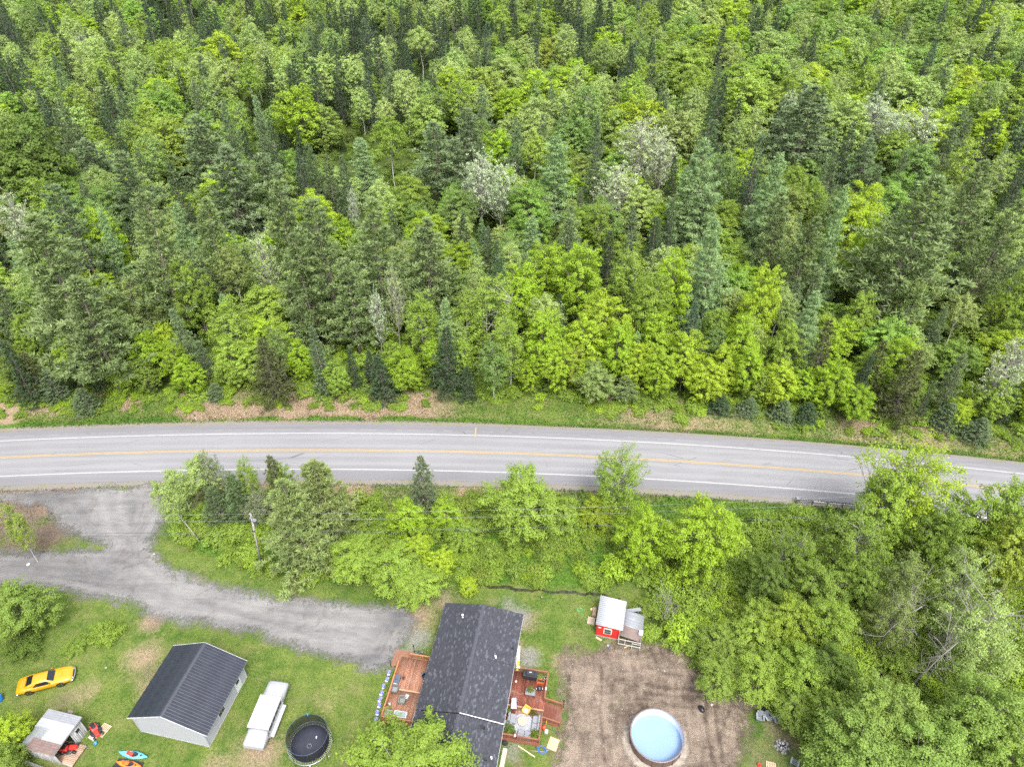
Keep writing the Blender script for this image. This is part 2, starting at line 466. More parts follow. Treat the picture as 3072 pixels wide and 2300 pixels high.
def gravel_marks(X, Y):
    """pale wheel tracks and dark loose patches"""
    m = np.full(X.shape, .5)
    m = m - blobs(X, Y, [(70,1225,4.5,.4),(180,1245,4,.4),(150,1275,3,.3),(280,1215,2.5,.25),(862,1338,1.3,.6),(830,1360,1.4,.4),(805,1418,1.6,.6),(120,1078,4,.35),(300,1085,3,.2),(60,1120,3,.4)])
    for pts, w, a in ((((215,1060),(230,1130),(265,1195),(330,1245),(440,1292),(600,1330),(760,1352),(870,1372)),.45,.32), (((255,1060),(268,1125),(300,1180),(370,1232),(480,1275),(640,1308),(800,1330)),.45,.32), (((0,1240),(150,1262),(300,1285),(450,1325),(620,1362),(800,1408)),.4,.28),
                      (((320,1058),(325,1110),(318,1160),(330,1210)),.4,.22), (((420,1300),(560,1340),(720,1385)),.35,-.2), (((160,1075),(205,1150),(215,1190)),.35,-.25), (((290,1090),(285,1140),(300,1170)),.3,-.25)):
        d = sd_line(X + (fnoise(X*.5, Y*.5)-.5)*1.2, Y + (fnoise(X*.5+9, Y*.5)-.5)*1.2, PP(*pts))
        m = m + a*np.exp(-(d/w)**2)
    return m
ragged_sheet("gravel_driveway", gravel_material(), GRAVEL, .4, .004, "grey gravel driveway with tyre tracks leading from the road to the house", 1.0, gravel_marks)

def dirt_material():
    t = NT("bare_dirt")
    p = t.coord("World")
    fine, mid, big = t.noise(7, p, 4, .8), t.noise(.9, p, 6, .68), t.noise(.22, p, 4)
    rut = t.noise(1.1, t.scale(p, (1.0, .22, 1), R_(-8)), 5, .65, 1.2)
    rut2 = t.noise(1.3, t.scale(p, (.22, 1.0, 1), R_(-10)), 5, .65, .8)
    f = t.math('ADD', t.math('ADD', t.math('MULTIPLY', mid, .4), t.math('MULTIPLY', big, .25)), t.math('ADD', t.math('MULTIPLY', rut, .2), t.math('MULTIPLY', rut2, .15)))
    c = t.mix(t.ramp(f, .41, .57), (0.098, 0.075, 0.059), (0.275, 0.218, 0.172))
    f = t.math('ADD', f, t.math('MULTIPLY', t.math('SUBTRACT', t.attr('marks'), .5), .12))
    c = t.mix(t.ramp(f, .41, .57), (0.098, 0.075, 0.059), (0.275, 0.218, 0.172))
    c = t.mix(t.math('MULTIPLY', t.ramp(fine, .3, .7), .4), c, t.mix(.55, c, (0.034, 0.026, 0.02)))
    c = t.mix(t.math('MULTIPLY', t.ramp(t.noise(16, p, 2), .68, .74), .7), c, (0.24, 0.21, 0.185))
    c = t.mix(t.math('MULTIPLY', t.ramp(t.noise(.5, p, 6, .7), .60, .70), .45), c, (0.06, 0.085, 0.02))
    s = t.bsdf(**{"Base Color": c, "Roughness": .97, "Specular IOR Level": .1, "Normal": t.bump(t.math('ADD', t.math('ADD', fine, mid), rut), .9, .2)})
    return t.done(rim_cut(t, s.outputs[0], p, 2.8, .3, .9))
def dirt_marks(X, Y):
    """wheel ruts (low) and damp or dry blotches of the yard"""
    m = np.full(X.shape, .5)
    m = m + blobs(X, Y, [(1265,1500,1.9,.35),(1262,1570,2.2,.45),(1250,1640,2.4,.45),(1490,1435,1.6,.3),(1580,1600,1.6,.2),(1330,1620,1.8,.25)])
    m = m - blobs(X, Y, [(1420,1412,1.5,.5),(1450,1400,1.0,.4),(1315,1462,1.3,.45),(1385,1505,1.6,.4),(1330,1545,1.2,.4),(1255,1462,.9,.35),(1500,1500,1.2,.3),(1560,1560,1.3,.3),(1340,1590,1.0,.3)])
    for pts, w, a in ((((1395,1478),(1450,1487),(1510,1491),(1562,1500)),.22,.5), (((1388,1494),(1450,1501),(1550,1512)),.2,.45), (((1430,1520),(1500,1526),(1560,1524)),.2,.35), (((1526,1498),(1522,1540),(1530,1600),(1545,1665)),.24,.55),
                      (((1550,1500),(1546,1560),(1562,1640)),.22,.5), (((1578,1500),(1574,1540),(1560,1575)),.2,.45), (((1300,1440),(1296,1540),(1305,1656)),.2,.35), (((1325,1470),(1318,1560)),.18,.3), (((1400,1440),(1440,1455),(1500,1462)),.2,.3), (((1235,1430),(1226,1520),(1215,1640)),.2,.25)):
        d = sd_line(X + (fnoise(X*1.1, Y*1.1)-.5)*.6, Y + (fnoise(X*1.1+9, Y*1.1)-.5)*.6, PP(*pts))
        m = m - a*np.exp(-(d/w)**2) + a*.4*np.exp(-((d-w*1.8)/w)**2)
    return m
ragged_sheet("dirt_yard", dirt_material(), DIRT, .22, .006, "bare brown dirt yard with wheel ruts around the round pool", 1.0, dirt_marks)

# ------------------------------------------------------------------ ROAD
def road_strip(name, o0, o1, n, z, mat, x0=-150, x1=150, step=1.5, crown=0.0, label=None, parent=None, rim=False, kind='structure'):
    xs = np.arange(x0, x1+.01, step); os_ = np.linspace(o0, o1, n)
    X = np.repeat(xs[:, None], n, 1); O = np.repeat(os_[None, :], len(xs), 0)
    Y = road_y(X) + O
    Z = z + crown*(1-(O/5.8)**2)
    if rim: Z = Z + terr(X, Y) * (np.abs(O) > 6.2)
    i = np.arange(X.size).reshape(X.shape)
    F = np.stack([i[:-1,:-1], i[1:,:-1], i[1:,1:], i[:-1,1:]], -1).reshape(-1, 4)
    at_ = [("across", O.ravel())]
    if rim: at_.append(("rim", np.minimum(O-o0, o1-O).ravel() - .1))
    me = np_mesh(name, np.stack([X, Y, Z], -1).reshape(-1, 3), F, at_, [mat], None, np.ones(len(F)))
    return tag(link_mesh(name, me, parent), label, None, None, kind)

def asphalt_material():
    t = NT("asphalt")
    p = t.coord("World"); a = t.attr("across")
    grain, blot = t.noise(12, p, 3, .8), t.noise(.25, t.scale(p, (.35, 1, 1)), 5, .6)
    long_ = t.noise(1.6, t.scale(p, (.012, 1, 1)), 4, .6)
    f = t.math('ADD', t.math('ADD', t.math('MULTIPLY', blot, .45), t.math('MULTIPLY', long_, .4)), t.math('MULTIPLY', grain, .15))
    c = t.mix(t.ramp(f, .3, .7), (0.150, 0.149, 0.156), (0.205, 0.203, 0.211))
    lane = t.math('ABSOLUTE', t.math('SUBTRACT', t.math('ABSOLUTE', a), 1.85))
    trk = t.math('SUBTRACT', 1.0, t.ramp(t.math('ABSOLUTE', t.math('SUBTRACT', lane, .85)), .15, .55))
    c = t.mix(t.math('MULTIPLY', trk, t.math('MULTIPLY', t.noise(.3, t.scale(p, (.1, 1, 1)), 3), .55)), c, (0.245, 0.243, 0.25))
    sh = t.ramp(t.math('ABSOLUTE', a), 3.9, 4.3)                                   # shoulders: older, darker asphalt
    c = t.mix(t.math('MULTIPLY', sh, .8), c, t.mix(t.ramp(f, .3, .7), (0.118, 0.116, 0.125), (0.170, 0.168, 0.177)))
    old = t.math('LESS_THAN', t.math('ABSOLUTE', t.math('SUBTRACT', a, 4.45)), .07)
    c = t.mix(t.math('MULTIPLY', t.math('MULTIPLY', old, t.ramp(t.noise(.7, p, 4), .4, .55)), .35), c, (0.30, 0.30, 0.305))
    wv = t.n("TexVoronoi", {"Vector": t.scale(p, (.05, .35, 1)), "Scale": 1.6}, feature='DISTANCE_TO_EDGE').outputs["Distance"]
    crack = t.math('MULTIPLY', t.math('LESS_THAN', wv, .006), t.ramp(t.noise(.2, p, 2), .5, .6))
    c = t.mix(t.math('MULTIPLY', crack, .6), c, (0.07, 0.07, 0.075))
    s = t.bsdf(**{"Base Color": c, "Roughness": .85, "Specular IOR Level": .3, "Normal": t.bump(grain, .15, .02)})
    return t.done(s.outputs[0])

def line_material(name, c, wear=.35):
    t = NT(name)
    p = t.coord("World")
    n = t.math('ADD', t.math('MULTIPLY', t.noise(3, t.scale(p, (.3, 2, 1)), 5, .7), .6), t.math('MULTIPLY', t.noise(25, p, 2), .4))
    col = t.mix(t.math('MULTIPLY', t.ramp(n, .46, .66), wear), c, (0.14, 0.138, 0.145))
    s = t.bsdf(**{"Base Color": col, "Roughness": .7, "Specular IOR Level": .3})
    return t.done(s.outputs[0])

def shoulder_material():
    t = NT("gravel_shoulder")
    p = t.coord("World")
    c = t.mix(t.ramp(t.noise(8, p, 4, .8), .3, .7), (0.11, 0.097, 0.085), (0.24, 0.22, 0.20))
    c = t.mix(t.math('MULTIPLY', t.ramp(t.noise(.6, p, 5, .7), .5, .62), .6), c, (0.15, 0.16, 0.06))
    s = t.bsdf(**{"Base Color": c, "Roughness": .95, "Specular IOR Level": .1})
    return t.done(rim_cut(t, s.outputs[0], p, .35, .8))
M_LINE_W = line_material("white_road_paint", (0.37, 0.37, 0.37), .55); M_LINE_Y = line_material("yellow_road_paint", (0.36, 0.25, 0.08), .5)
road = road_strip("road", -5.75, 5.65, 13, .005, asphalt_material(), crown=.05, label="grey two-lane asphalt road curving across the place")
road_strip("road_shoulder", -7.0, -5.5, 6, .001, shoulder_material(), label="gravel shoulder on the house side of the road", rim=True)
road_strip("road_shoulder", 5.4, 6.7, 6, .001, shoulder_material(), label="thin gravel shoulder on the forest side of the road", rim=True)
for nm, o0, o1, m, lb in (("edge_line", 3.54, 3.68, M_LINE_W, "crisp white edge line on the forest side"), ("edge_line", -3.93, -3.78, M_LINE_W, "fainter white edge line on the house side"),
                          ("centre_line", .06, .18, M_LINE_Y, None), ("centre_line", -.18, -.06, M_LINE_Y, None)):
    road_strip(nm, o0, o1, 2, .010, m, crown=.05, label=lb, parent=road, kind=None)
_x = at(1427, 1296).x
road_strip("shoulder_mark", 3.2, 5.35, 3, .014, M_LINE_Y, x0=_x-.12, x1=_x+.13, step=.1, crown=.05, label="short yellow bar across the shoulder", parent=road, kind=None)
for u, v, du, dv in ((116,1462,-14,24), (505,1470,30,2)):                       # tar seams where the drive meets the road
    a, b = at(u, v, .02), at(u+du, v+dv, .02)
    MB().bar(a, b, .09, .012).build("tar_seam", paint("tar", (0.06, 0.06, 0.065), .7), road)

# little stream behind the house
def stream():
    pts = PP((972,1195),(976,1222),(992,1247),(1015,1263),(1080,1268),(1150,1273),(1215,1279),(1290,1284),(1340,1296))
    t = NT("stream_water")
    p = t.coord("World")
    c = t.mix(t.ramp(t.noise(3, p, 4), .4, .6), (0.012, 0.012, 0.008), (0.05, 0.045, 0.025))
    mat = t.done(t.bsdf(**{"Base Color": c, "Roughness": .25, "Specular IOR Level": .5}).outputs[0])
    mb = MB(); L, Rr = [], []
    n = 60
    tt = np.linspace(0, len(pts)-1.001, n)
    for k, q in enumerate(tt):
        i = int(q); f = q-i
        a, b = Vector((*pts[i], 0)), Vector((*pts[i+1], 0))
        c0 = a.lerp(b, f); d = (b-a).normalized(); s = Vector((-d.y, d.x, 0))
        c0 += s*(float(vnoise(k*.7, 3))-.5)*.5
        w = .12 + .14*float(vnoise(k*.45, 9))
        L.append(c0+s*w); Rr.append(c0-s*w)
    mb.add([(v.x, v.y, .022) for v in L] + [(v.x, v.y, .022) for v in Rr], [(n+i, n+i+1, i+1, i) for i in range(n-1)])
    mb.build("stream", mat, label="narrow dark stream running through grass behind the house", kind='structure')
stream()
# ------------------------------------------------------------------ TREES: one set of prototypes per species
def leaf_material(name, trans=.35, spread=.55, rough=.65):
    t = NT(name)
    oi = t.n("ObjectInfo")
    k = t.attr("tint")
    lo = t.mix(1.0, oi.outputs["Color"], (1-spread*.66, 1-spread*.62, 1-spread*.62), 'MULTIPLY')
    hi = t.mix(1.0, oi.outputs["Color"], (1+spread*.72, 1+spread*.60, 1+spread*.5), 'MULTIPLY')
    c = t.mix(k, lo, hi)
    s = t.bsdf(**{"Base Color": c, "Roughness": rough, "Specular IOR Level": .25})
    tr = t.n("BsdfTranslucent", {"Color": c})
    ms = t.n("MixShader", {0: trans}); t.set(ms.inputs[1], s.outputs[0]); t.set(ms.inputs[2], tr.outputs[0])
    return t.done(ms.outputs[0])

def bark_material(name, lo, hi, marks=None, sc=3.0):
    t = NT(name)
    p = t.coord("World")
    c = t.mix(t.ramp(t.noise(sc, t.scale(p, (1, 1, .35)), 5, .7), .35, .65), lo, hi)
    if marks: c = t.mix(t.ramp(t.noise(2.2, t.scale(p, (1, 1, 2.2)), 4, .7), .58, .64), c, marks)
    return t.done(t.bsdf(**{"Base Color": c, "Roughness": .9, "Specular IOR Level": .15}).outputs[0])

LEAF = leaf_material("broad_leaves", .44, .42)
NEEDLE = leaf_material("needles", .18, .55)
SILVER = leaf_material("silver_leaves", .25, .45)
BARK = bark_material("grey_bark", (0.10, 0.085, 0.07), (0.24, 0.21, 0.185))
BARK_PINE = bark_material("pine_bark", (0.10, 0.08, 0.065), (0.26, 0.22, 0.19))
BARK_BIRCH = bark_material("birch_bark", (0.30, 0.285, 0.26), (0.46, 0.44, 0.41), (0.10, 0.09, 0.08))
BARK_PALE = bark_material("pale_bark", (0.19, 0.18, 0.15), (0.34, 0.33, 0.29))
BARK_DEAD = bark_material("dead_wood", (0.15, 0.14, 0.125), (0.28, 0.265, 0.245))

def unit(v):
    return v / (np.linalg.norm(v, axis=-1, keepdims=True) + 1e-9)

class Geo:
    def __init__(s): s.V, s.F, s.T, s.n = [], [], [], 0
    def add(s, V, F, T):
        s.V.append(np.asarray(V, float)); s.F.append(np.asarray(F) + s.n); s.T.append(np.broadcast_to(T, (len(V),)).astype(float)); s.n += len(V)
    def tube(s, P, r, n=5):
        P = np.asarray(P, float); r = np.broadcast_to(r, (len(P),))
        D = unit(np.gradient(P, axis=0))
        U = unit(np.cross(D, np.array([.13, .31, .94]) if abs(D[0] @ np.array([.13,.31,.94])) < .95 else np.array([1., 0, 0]))); W = np.cross(D, U)
        a = np.arange(n) * 2*np.pi/n
        ring = P[:, None] + r[:, None, None]*(np.cos(a)[None, :, None]*U[:, None] + np.sin(a)[None, :, None]*W[:, None])
        i = np.arange(len(P)*n).reshape(len(P), n); j = np.roll(i, -1, 1)
        s.add(ring.reshape(-1, 3), np.stack([i[:-1], j[:-1], j[1:], i[1:]], -1).reshape(-1, 4), .5)
    def leaves(s, rng, C, N, L, asp=.62, tint=.5, along=None):
        """kite-shaped leaves: centres C, normals N, half-length L; ALONG gives the direction of the long axis"""
        N = unit(N); n = len(C)
        A = unit(np.cross(N, rng.normal(size=(n, 3)))) if along is None else unit(along)
        B = unit(np.cross(N, A) + 1e-6)
        L = np.broadcast_to(L, (n,))[:, None]
        V = np.stack([C-A*L, C+B*L*asp-A*L*.1, C+A*L, C-B*L*asp-A*L*.1], 1).reshape(-1, 3)
        s.add(V, np.arange(4*n).reshape(n, 4), np.repeat(np.broadcast_to(tint, (n,)), 4))
    def arrays(s):
        if not s.V: return np.zeros((0, 3)), np.zeros((0, 4), int), np.zeros(0)
        return np.concatenate(s.V), np.concatenate(s.F), np.concatenate(s.T)

PROTO = {}     # species -> list of dict(trunk mesh, crown mesh, whole mesh, H, R)
def proto(species, name, trunk, crown, H, R, bark, leaf):
    tv, tf, tt = trunk.arrays(); cv, cf, ct = crown.arrays()
    mt = np_mesh(name + "_trunk", tv, tf, [("tint", tt)], [bark], None, np.ones(len(tf))) if len(tf) else None
    mc = np_mesh(name + "_crown", cv, cf, [("tint", ct)], [leaf]) if len(cf) else None
    if len(cf) > 3000:
        q = cv.reshape(-1, 4, 3)[::2]; m = q.mean(1, keepdims=True)
        cv = (m + (q-m)*1.36).reshape(-1, 3); ct = ct.reshape(-1, 4)[::2].ravel(); cf = np.arange(len(cv)).reshape(-1, 4)
    mw = np_mesh(name, np.concatenate([tv, cv]), np.concatenate([tf, cf + len(tv)]), [("tint", np.concatenate([tt, ct]))], [bark, leaf],
                 np.concatenate([np.zeros(len(tf), int), np.ones(len(cf), int)])) if len(cf) and len(tf) else None
    PROTO.setdefault(species, []).append(dict(trunk=mt, crown=mc, whole=mw, H=H, R=R))

def wobble(rng, H, n=7, amp=.15):
    z = np.linspace(0, H, n)
    o = np.cumsum(rng.normal(0, amp, (n, 2)), 0); o -= o[0]
    return np.column_stack([o, z])

def broadleaf(species, name, seed, H, R, base, nclump, per, leaf, bark, mat, squash=.55, tr=.14, egg=.15, lobes=.25, limbs=22, clump=(.20, .34), shell=.5, stems=1, up=.5, limb_r=.035, rag=.07):
    rng = np.random.default_rng(seed)
    T, C = Geo(), Geo()
    zc, hh = H*(1+base)/2, H*(1-base)/2
    tips = []
    ph = rng.uniform(0, 6.28, 6)
    for i in range(nclump):
        k = (i+.5)/nclump
        ze = 1-2*k; a = i*2.39996 + rng.normal(0, .35)
        rr = math.sqrt(max(0, 1-ze*ze))
        d = np.array([math.cos(a)*rr, math.sin(a)*rr, ze])
        lob = 1 + lobes*(math.sin(2*a+ph[0]+ze*2)*.5 + math.sin(3*a+ph[1]-ze*3)*.5) + rng.normal(0, .08)
        f = rng.uniform(shell, 1.0)**.6 * lob + rng.normal(0, rag)
        prof = 1 - egg*ze
        c = np.array([d[0]*R*f*prof, d[1]*R*f*prof, zc + d[2]*hh*min(f, 1.08)])
        cr = R*rng.uniform(*clump)
        n = int(per*rng.uniform(.7, 1.3))
        dd = rng.normal(size=(n, 3)); dd[:, 2] += .3; dd = unit(dd)
        rad = cr*(rng.uniform(.0, 1.0, n)**.55)[:, None]*rng.uniform(.8, 1.25, (n, 1))
        o = np.array([d[0], d[1], .35]); o /= np.linalg.norm(o)
        P = dd*rad*np.array([1, 1, squash]); P = c + P + o*(P@o)[:, None]*.9         # clumps drawn out into sprays
        P[:, 2] -= (np.hypot(P[:, 0]-c[0], P[:, 1]-c[1])/cr)**2*cr*.18
        N = dd*.55 + np.array([0, 0, up]) + d*.35 + rng.normal(0, .38, (n, 3))
        ct = rng.uniform(.15, .85)
        C.leaves(rng, P, N, leaf*rng.uniform(.7, 1.35, n), .62, np.clip(ct*.55 + rng.uniform(0, .45, n), 0, 1))
        tips.append(c)
    tips = np.array(tips)
    for sI in range(stems):
        sp = wobble(rng, H*.86, 8, .05*H/8)
        if stems > 1: sp[:, :2] += np.outer(np.linspace(.1, 1, 8), rng.normal(0, R*.33, 2))
        T.tube(sp, np.linspace(tr/math.sqrt(stems), tr*.16, 8), 6)
        pick = rng.permutation(nclump)[:limbs // stems]
        for q in pick:
            tip = tips[q]
            zb = max(H*base*.8, tip[2] - np.hypot(tip[0], tip[1])*rng.uniform(.6, 1.3))
            zb = min(zb, H*.8)
            b = np.array([np.interp(zb, sp[:, 2], sp[:, 0]), np.interp(zb, sp[:, 2], sp[:, 1]), zb])
            m = (b+tip)/2 + np.array([0, 0, -.06*np.linalg.norm(tip-b)]) + rng.normal(0, .08*R/3, 3)
            T.tube([b, m, tip], [limb_r*H/10*1.5, limb_r*H/10, limb_r*H/10*.35], 4)
            for _ in range(2):
                e = tip + rng.normal(0, R*.16, 3) + np.array([0, 0, R*.06])
                T.tube([m*.5+tip*.5, (tip+e)/2+rng.normal(0, .04, 3), e], [limb_r*H/10*.5, limb_r*H/10*.35, .008], 3)
    proto(species, name, T, C, H, R, bark, mat)

def conifer(species, name, seed, H, R, base, dz, nb, nspray, nblade, blade, width, mat, bark, droop=-.15, tipup=.1, power=.9, irr=.12, up=.5, tuft=.35, gap=.3, tr=.16, hang=0.0, side=.28, bare=0):
    """whorls of branches; needle sprays along the outer part of every branch"""
    rng = np.random.default_rng(seed)
    T, C = Geo(), Geo()
    sp = wobble(rng, H, 9, .03*H/10)
    T.tube(sp, np.linspace(tr, .015, 9), 6)
    z = H*base
    while z < H*.985:
        k = (z/H-base)/(1-base)
        Lmax = R*(1-k)**power * (min(1, .55+k*3) if base > .12 else 1) + .12*R*(k < .95)*.4
        n = max(3, int(round(nb*(.55+.45*(1-k)))))
        a0 = rng.uniform(0, 6.28)
        sec = rng.uniform(1-irr*1.6, 1+irr)
        for b in range(n):
            a = a0 + b*6.283/n + rng.normal(0, .22)
            L = Lmax*sec*rng.uniform(1-irr*2.2, 1+irr)
            if L < .12: continue
            zz = z + rng.normal(0, dz*.22)
            cx, cy = np.interp(zz, sp[:, 2], sp[:, 0]), np.interp(zz, sp[:, 2], sp[:, 1])
            q = np.linspace(0, 1, 5)
            dr = droop*(1.15-k*1.3) + .25*k
            h = L*(dr*q + tipup*q*q)
            P = np.column_stack([cx+np.cos(a)*L*q, cy+np.sin(a)*L*q, zz+h])
            if L > .8: T.tube(P[:4], np.linspace(.012+.011*L, .01, 4), 3)
            m = max(2, int(nspray*(.3+.7*L/R)))
            q = rng.uniform(gap, 1.0, m)**.8
            px = np.column_stack([np.interp(q, np.linspace(0, 1, 5), P[:, j]) for j in range(3)])
            out = np.array([math.cos(a), math.sin(a), dr+tipup]); out /= np.linalg.norm(out)
            sd = np.array([-math.sin(a), math.cos(a), 0])
            off = rng.uniform(-1, 1, m)*side*L*(1.15-q)
            px = px + sd*off[:, None] + np.array([0, 0, 1])*rng.normal(0, .03*L, m)[:, None]
            bt = rng.uniform(.1, .9)
            px = np.repeat(px, nblade, 0); M = len(px)
            dirn = out*.55 + sd*(np.sign(np.repeat(off, nblade))*.45)[:, None] + rng.normal(0, tuft, (M, 3)) + np.array([0, 0, up-hang*1.5])
            dirn = unit(dirn)
            N = np.cross(dirn, rng.normal(size=(M, 3))) + np.array([0, 0, .9])
            N = N - (N*dirn).sum(1, keepdims=True)*dirn
            Lb = blade*rng.uniform(.65, 1.25, M)
            C.leaves(rng, px + dirn*Lb[:, None]*.7, N, Lb, width, np.clip(bt*.5 + rng.uniform(0, .5, M), 0, 1), dirn)
        z += dz*rng.uniform(.8, 1.2)
    proto(species, name, T, C, H, R, bark, mat)

def bare_tree(species, name, seed, H, spread, bark, tr=.16, depth=4, lean=0.0):
    rng = np.random.default_rng(seed)
    T = Geo()
    def grow(p, d, L, r, lv):
        n = 4
        P = [p]; q = p.copy(); dd = d.copy()
        for i in range(n):
            dd = unit(dd + rng.normal(0, .10, 3)); q = q + dd*L/n; P.append(q.copy())
        T.tube(P, np.linspace(r, r*.5, n+1), 6 if lv == depth else 4 if lv > 1 else 3)
        if lv == 0: return
        for _ in range(rng.integers(3, 5) if lv < depth else 9):
            f = rng.uniform(.35, 1)
            b = P[min(n, int(f*n+.5))]
            nd = unit(dd*.55 + rng.normal(0, spread, 3) + np.array([0, 0, .18]))
            grow(b, nd, L*rng.uniform(.35, .6), r*.5*(1.1-f*.3), lv-1)
    grow(np.zeros(3), unit(np.array([lean, 0, 1.])), H*.72, tr, depth)
    proto(species, name, T, Geo(), H, H*.25, bark, LEAF)

for i in range(4): broadleaf("maple_tree", "maple", 11+i, 10, 3.1, .16+.05*(i % 2), 270, 100, .090, BARK, LEAF, squash=.5, lobes=.3+.06*i, egg=.16, clump=(.09, .19), limbs=40, rag=.09)
for i in range(3): broadleaf("birch_tree", "birch", 31+i, 12, 1.9, .28+.14*i, 160, 60, .085, BARK_BIRCH, LEAF, squash=.8, egg=.34, lobes=.35, limbs=34, clump=(.13, .26), tr=.105, up=.3, limb_r=.02, rag=.12)
for i in range(2): broadleaf("aspen_tree", "aspen", 41+i, 12, 2.3, .22, 210, 64, .078, BARK_PALE, LEAF, squash=.8, egg=.25, lobes=.3, limbs=40, clump=(.11, .22), tr=.13, up=.25, limb_r=.024, stems=1+i, rag=.1)
for i in range(3): broadleaf("silver_poplar", "silver_poplar", 51+i, 14, 2.7, .26, 190, 24, .088, BARK_PALE, SILVER, squash=1.1, egg=.06, lobes=.15, limbs=100, clump=(.07, .15), tr=.17, up=.1, shell=.25, limb_r=.026, rag=.07)
for i in range(3): broadleaf("ash_tree", "ash", 61+i, 10, 3.4, .2, 230, 64, .082, BARK_PALE, LEAF, squash=.6, egg=.05, lobes=.45, limbs=70, clump=(.09, .19), tr=.17, up=.35, shell=.35, limb_r=.034, rag=.12)
for i in range(3): broadleaf("leafy_bush", "bush", 71+i, 2.6, 1.5, .02, 90, 66, .070, BARK, LEAF, squash=.7, egg=.0, lobes=.35, limbs=12, clump=(.15, .3), tr=.05, stems=2, limb_r=.04, rag=.12)
for i in range(4): conifer("pine_tree", "white_pine", 81+i, 24, 4.6+.3*i, .10+.05*i, 1.05, 7, 20, 12, .36, .17, NEEDLE, BARK_PINE, droop=-.06, tipup=.20, power=.82, irr=.2, up=.42, tuft=.5, gap=.24, tr=.30, side=.34)
for i in range(4): conifer("spruce_tree", "spruce", 91+i, 14, 2.15+.15*i, .05+.03*i, .42, 8, 8, 7, .20, .26, NEEDLE, BARK, droop=-.28, tipup=.12, power=.95, irr=.14, up=.12, tuft=.3, gap=.2, tr=.14)
for i in range(3): conifer("larch_tree", "larch", 101+i, 20, 3.3, .12, .62, 8, 14, 10, .32, .11, NEEDLE, BARK, droop=-.22, tipup=.22, power=.8, irr=.22, up=.0, tuft=.5, gap=.2, tr=.19, hang=.35, side=.3)
for i in range(2): conifer("cedar_tree", "cedar", 111+i, 9, 2.0, .03, .34, 8, 9, 7, .17, .22, NEEDLE, BARK, droop=.05, tipup=.05, power=.8, irr=.16, up=.25, tuft=.45, gap=.25, tr=.13)
for i in range(2): bare_tree("bare_tree", "bare_tree", 121+i, 11, .55, BARK_DEAD, tr=.13)

SPEC = {   # words for labels
    "pine_tree": "white pine", "spruce_tree": "spruce", "maple_tree": "maple", "birch_tree": "birch", "aspen_tree": "aspen", "silver_poplar": "silver poplar",
    "ash_tree": "ash", "leafy_bush": "bush", "larch_tree": "larch", "cedar_tree": "cedar", "bare_tree": "bare tree"}
TRS = random.Random(5)
PLANTED = []           # (x, y, radius) of trees that stand already
LABELS = set()

def plant(species, x, y, h, r=None, color=None, label=None, group=None, parts=True, rot=None, variant=None, lean=None, z=None):
    pr = PROTO[species][TRS.randrange(len(PROTO[species])) if variant is None else variant % len(PROTO[species])]
    sz = h/pr['H']; sr = (r/pr['R']) if r else sz*TRS.uniform(.88, 1.15)
    loc = (x, y, float(terr(x, y)) - .05 if z is None else z)
    rz = TRS.uniform(0, 6.28) if rot is None else rot
    ex = lean[0] if lean else TRS.gauss(0, .025); ey = lean[1] if lean else TRS.gauss(0, .025)
    if parts or pr['whole'] is None:
        root = thing(species, label, "bush" if species == "leafy_bush" else "tree", loc, 0, group)
        root.rotation_euler = (ex, ey, rz); root.scale = (sr, sr, sz)
        link_mesh("trunk", pr['trunk'], root)
        if pr['crown']: link_mesh("crown", pr['crown'], root).color = (*(color or (.08, .14, .02)), 1)
    else:
        root = link_mesh(species, pr['whole'])
        root.location = loc; root.rotation_euler = (ex, ey, rz); root.scale = (sr, sr, sz)
        root.color = (*(color or (.08, .14, .02)), 1)
        tag(root, label, "bush" if species == "leafy_bush" else "tree", group)
    PLANTED.append((x, y, (r or pr['R']*sr), h))
    return root

# base colours of the young spring leaves
LIME, YLIME, LEAFG, MIDG, DEEPG = (.275, .415, .034), (.325, .445, .038), (.235, .345, .052), (.190, .280, .048), (.125, .195, .036)
PALE, OLIVE, GOLD = (.300, .400, .120), (.205, .270, .075), (.300, .365, .060)
PINEG, PINEB, SPRUCEG, SPRUCEB, LARCHG = (.165, .228, .084), (.150, .215, .098), (.054, .092, .040), (.108, .160, .074), (.195, .300, .120)
HEMLOCK, SILVERG, SILVERB = (.095, .115, .040), (.36, .45, .27), (.33, .39, .22)
def jig(c, a=.12):
    k = TRS.uniform(1-a, 1+a)
    return tuple(min(1, x*k*TRS.uniform(1-a*.25, 1+a*.25)) for x in c)

ROUND = ('maple_tree', 'ash_tree', 'aspen_tree', 'leafy_bush', 'silver_poplar')
def hero(species, u, v, h, w=None, color=LEAFG, label=None, group=None, **kw):
    """a tree whose tip the photograph shows at (u, v) of the 2212-wide view, H metres tall, crown W view-pixels wide"""
    p = at(u*K, v*K, h)
    d = p.y*CP - (h*.6-CAM_H)*SP
    r = w*K/2*d/CAM_F if w else None
    if species == 'pine_tree' and r: r *= 1.12
    if species in ROUND and r:                          # the photograph's highest point of a round crown lies on its far shoulder
        r *= .84
        sup = math.hypot(r*1.05*SP, h*.40*CP)
        p = at(u*K, v*K + CAM_F*sup/d, h*.60)
    return plant(species, p.x, p.y, h, r, jig(color, .06), label, group, **kw)
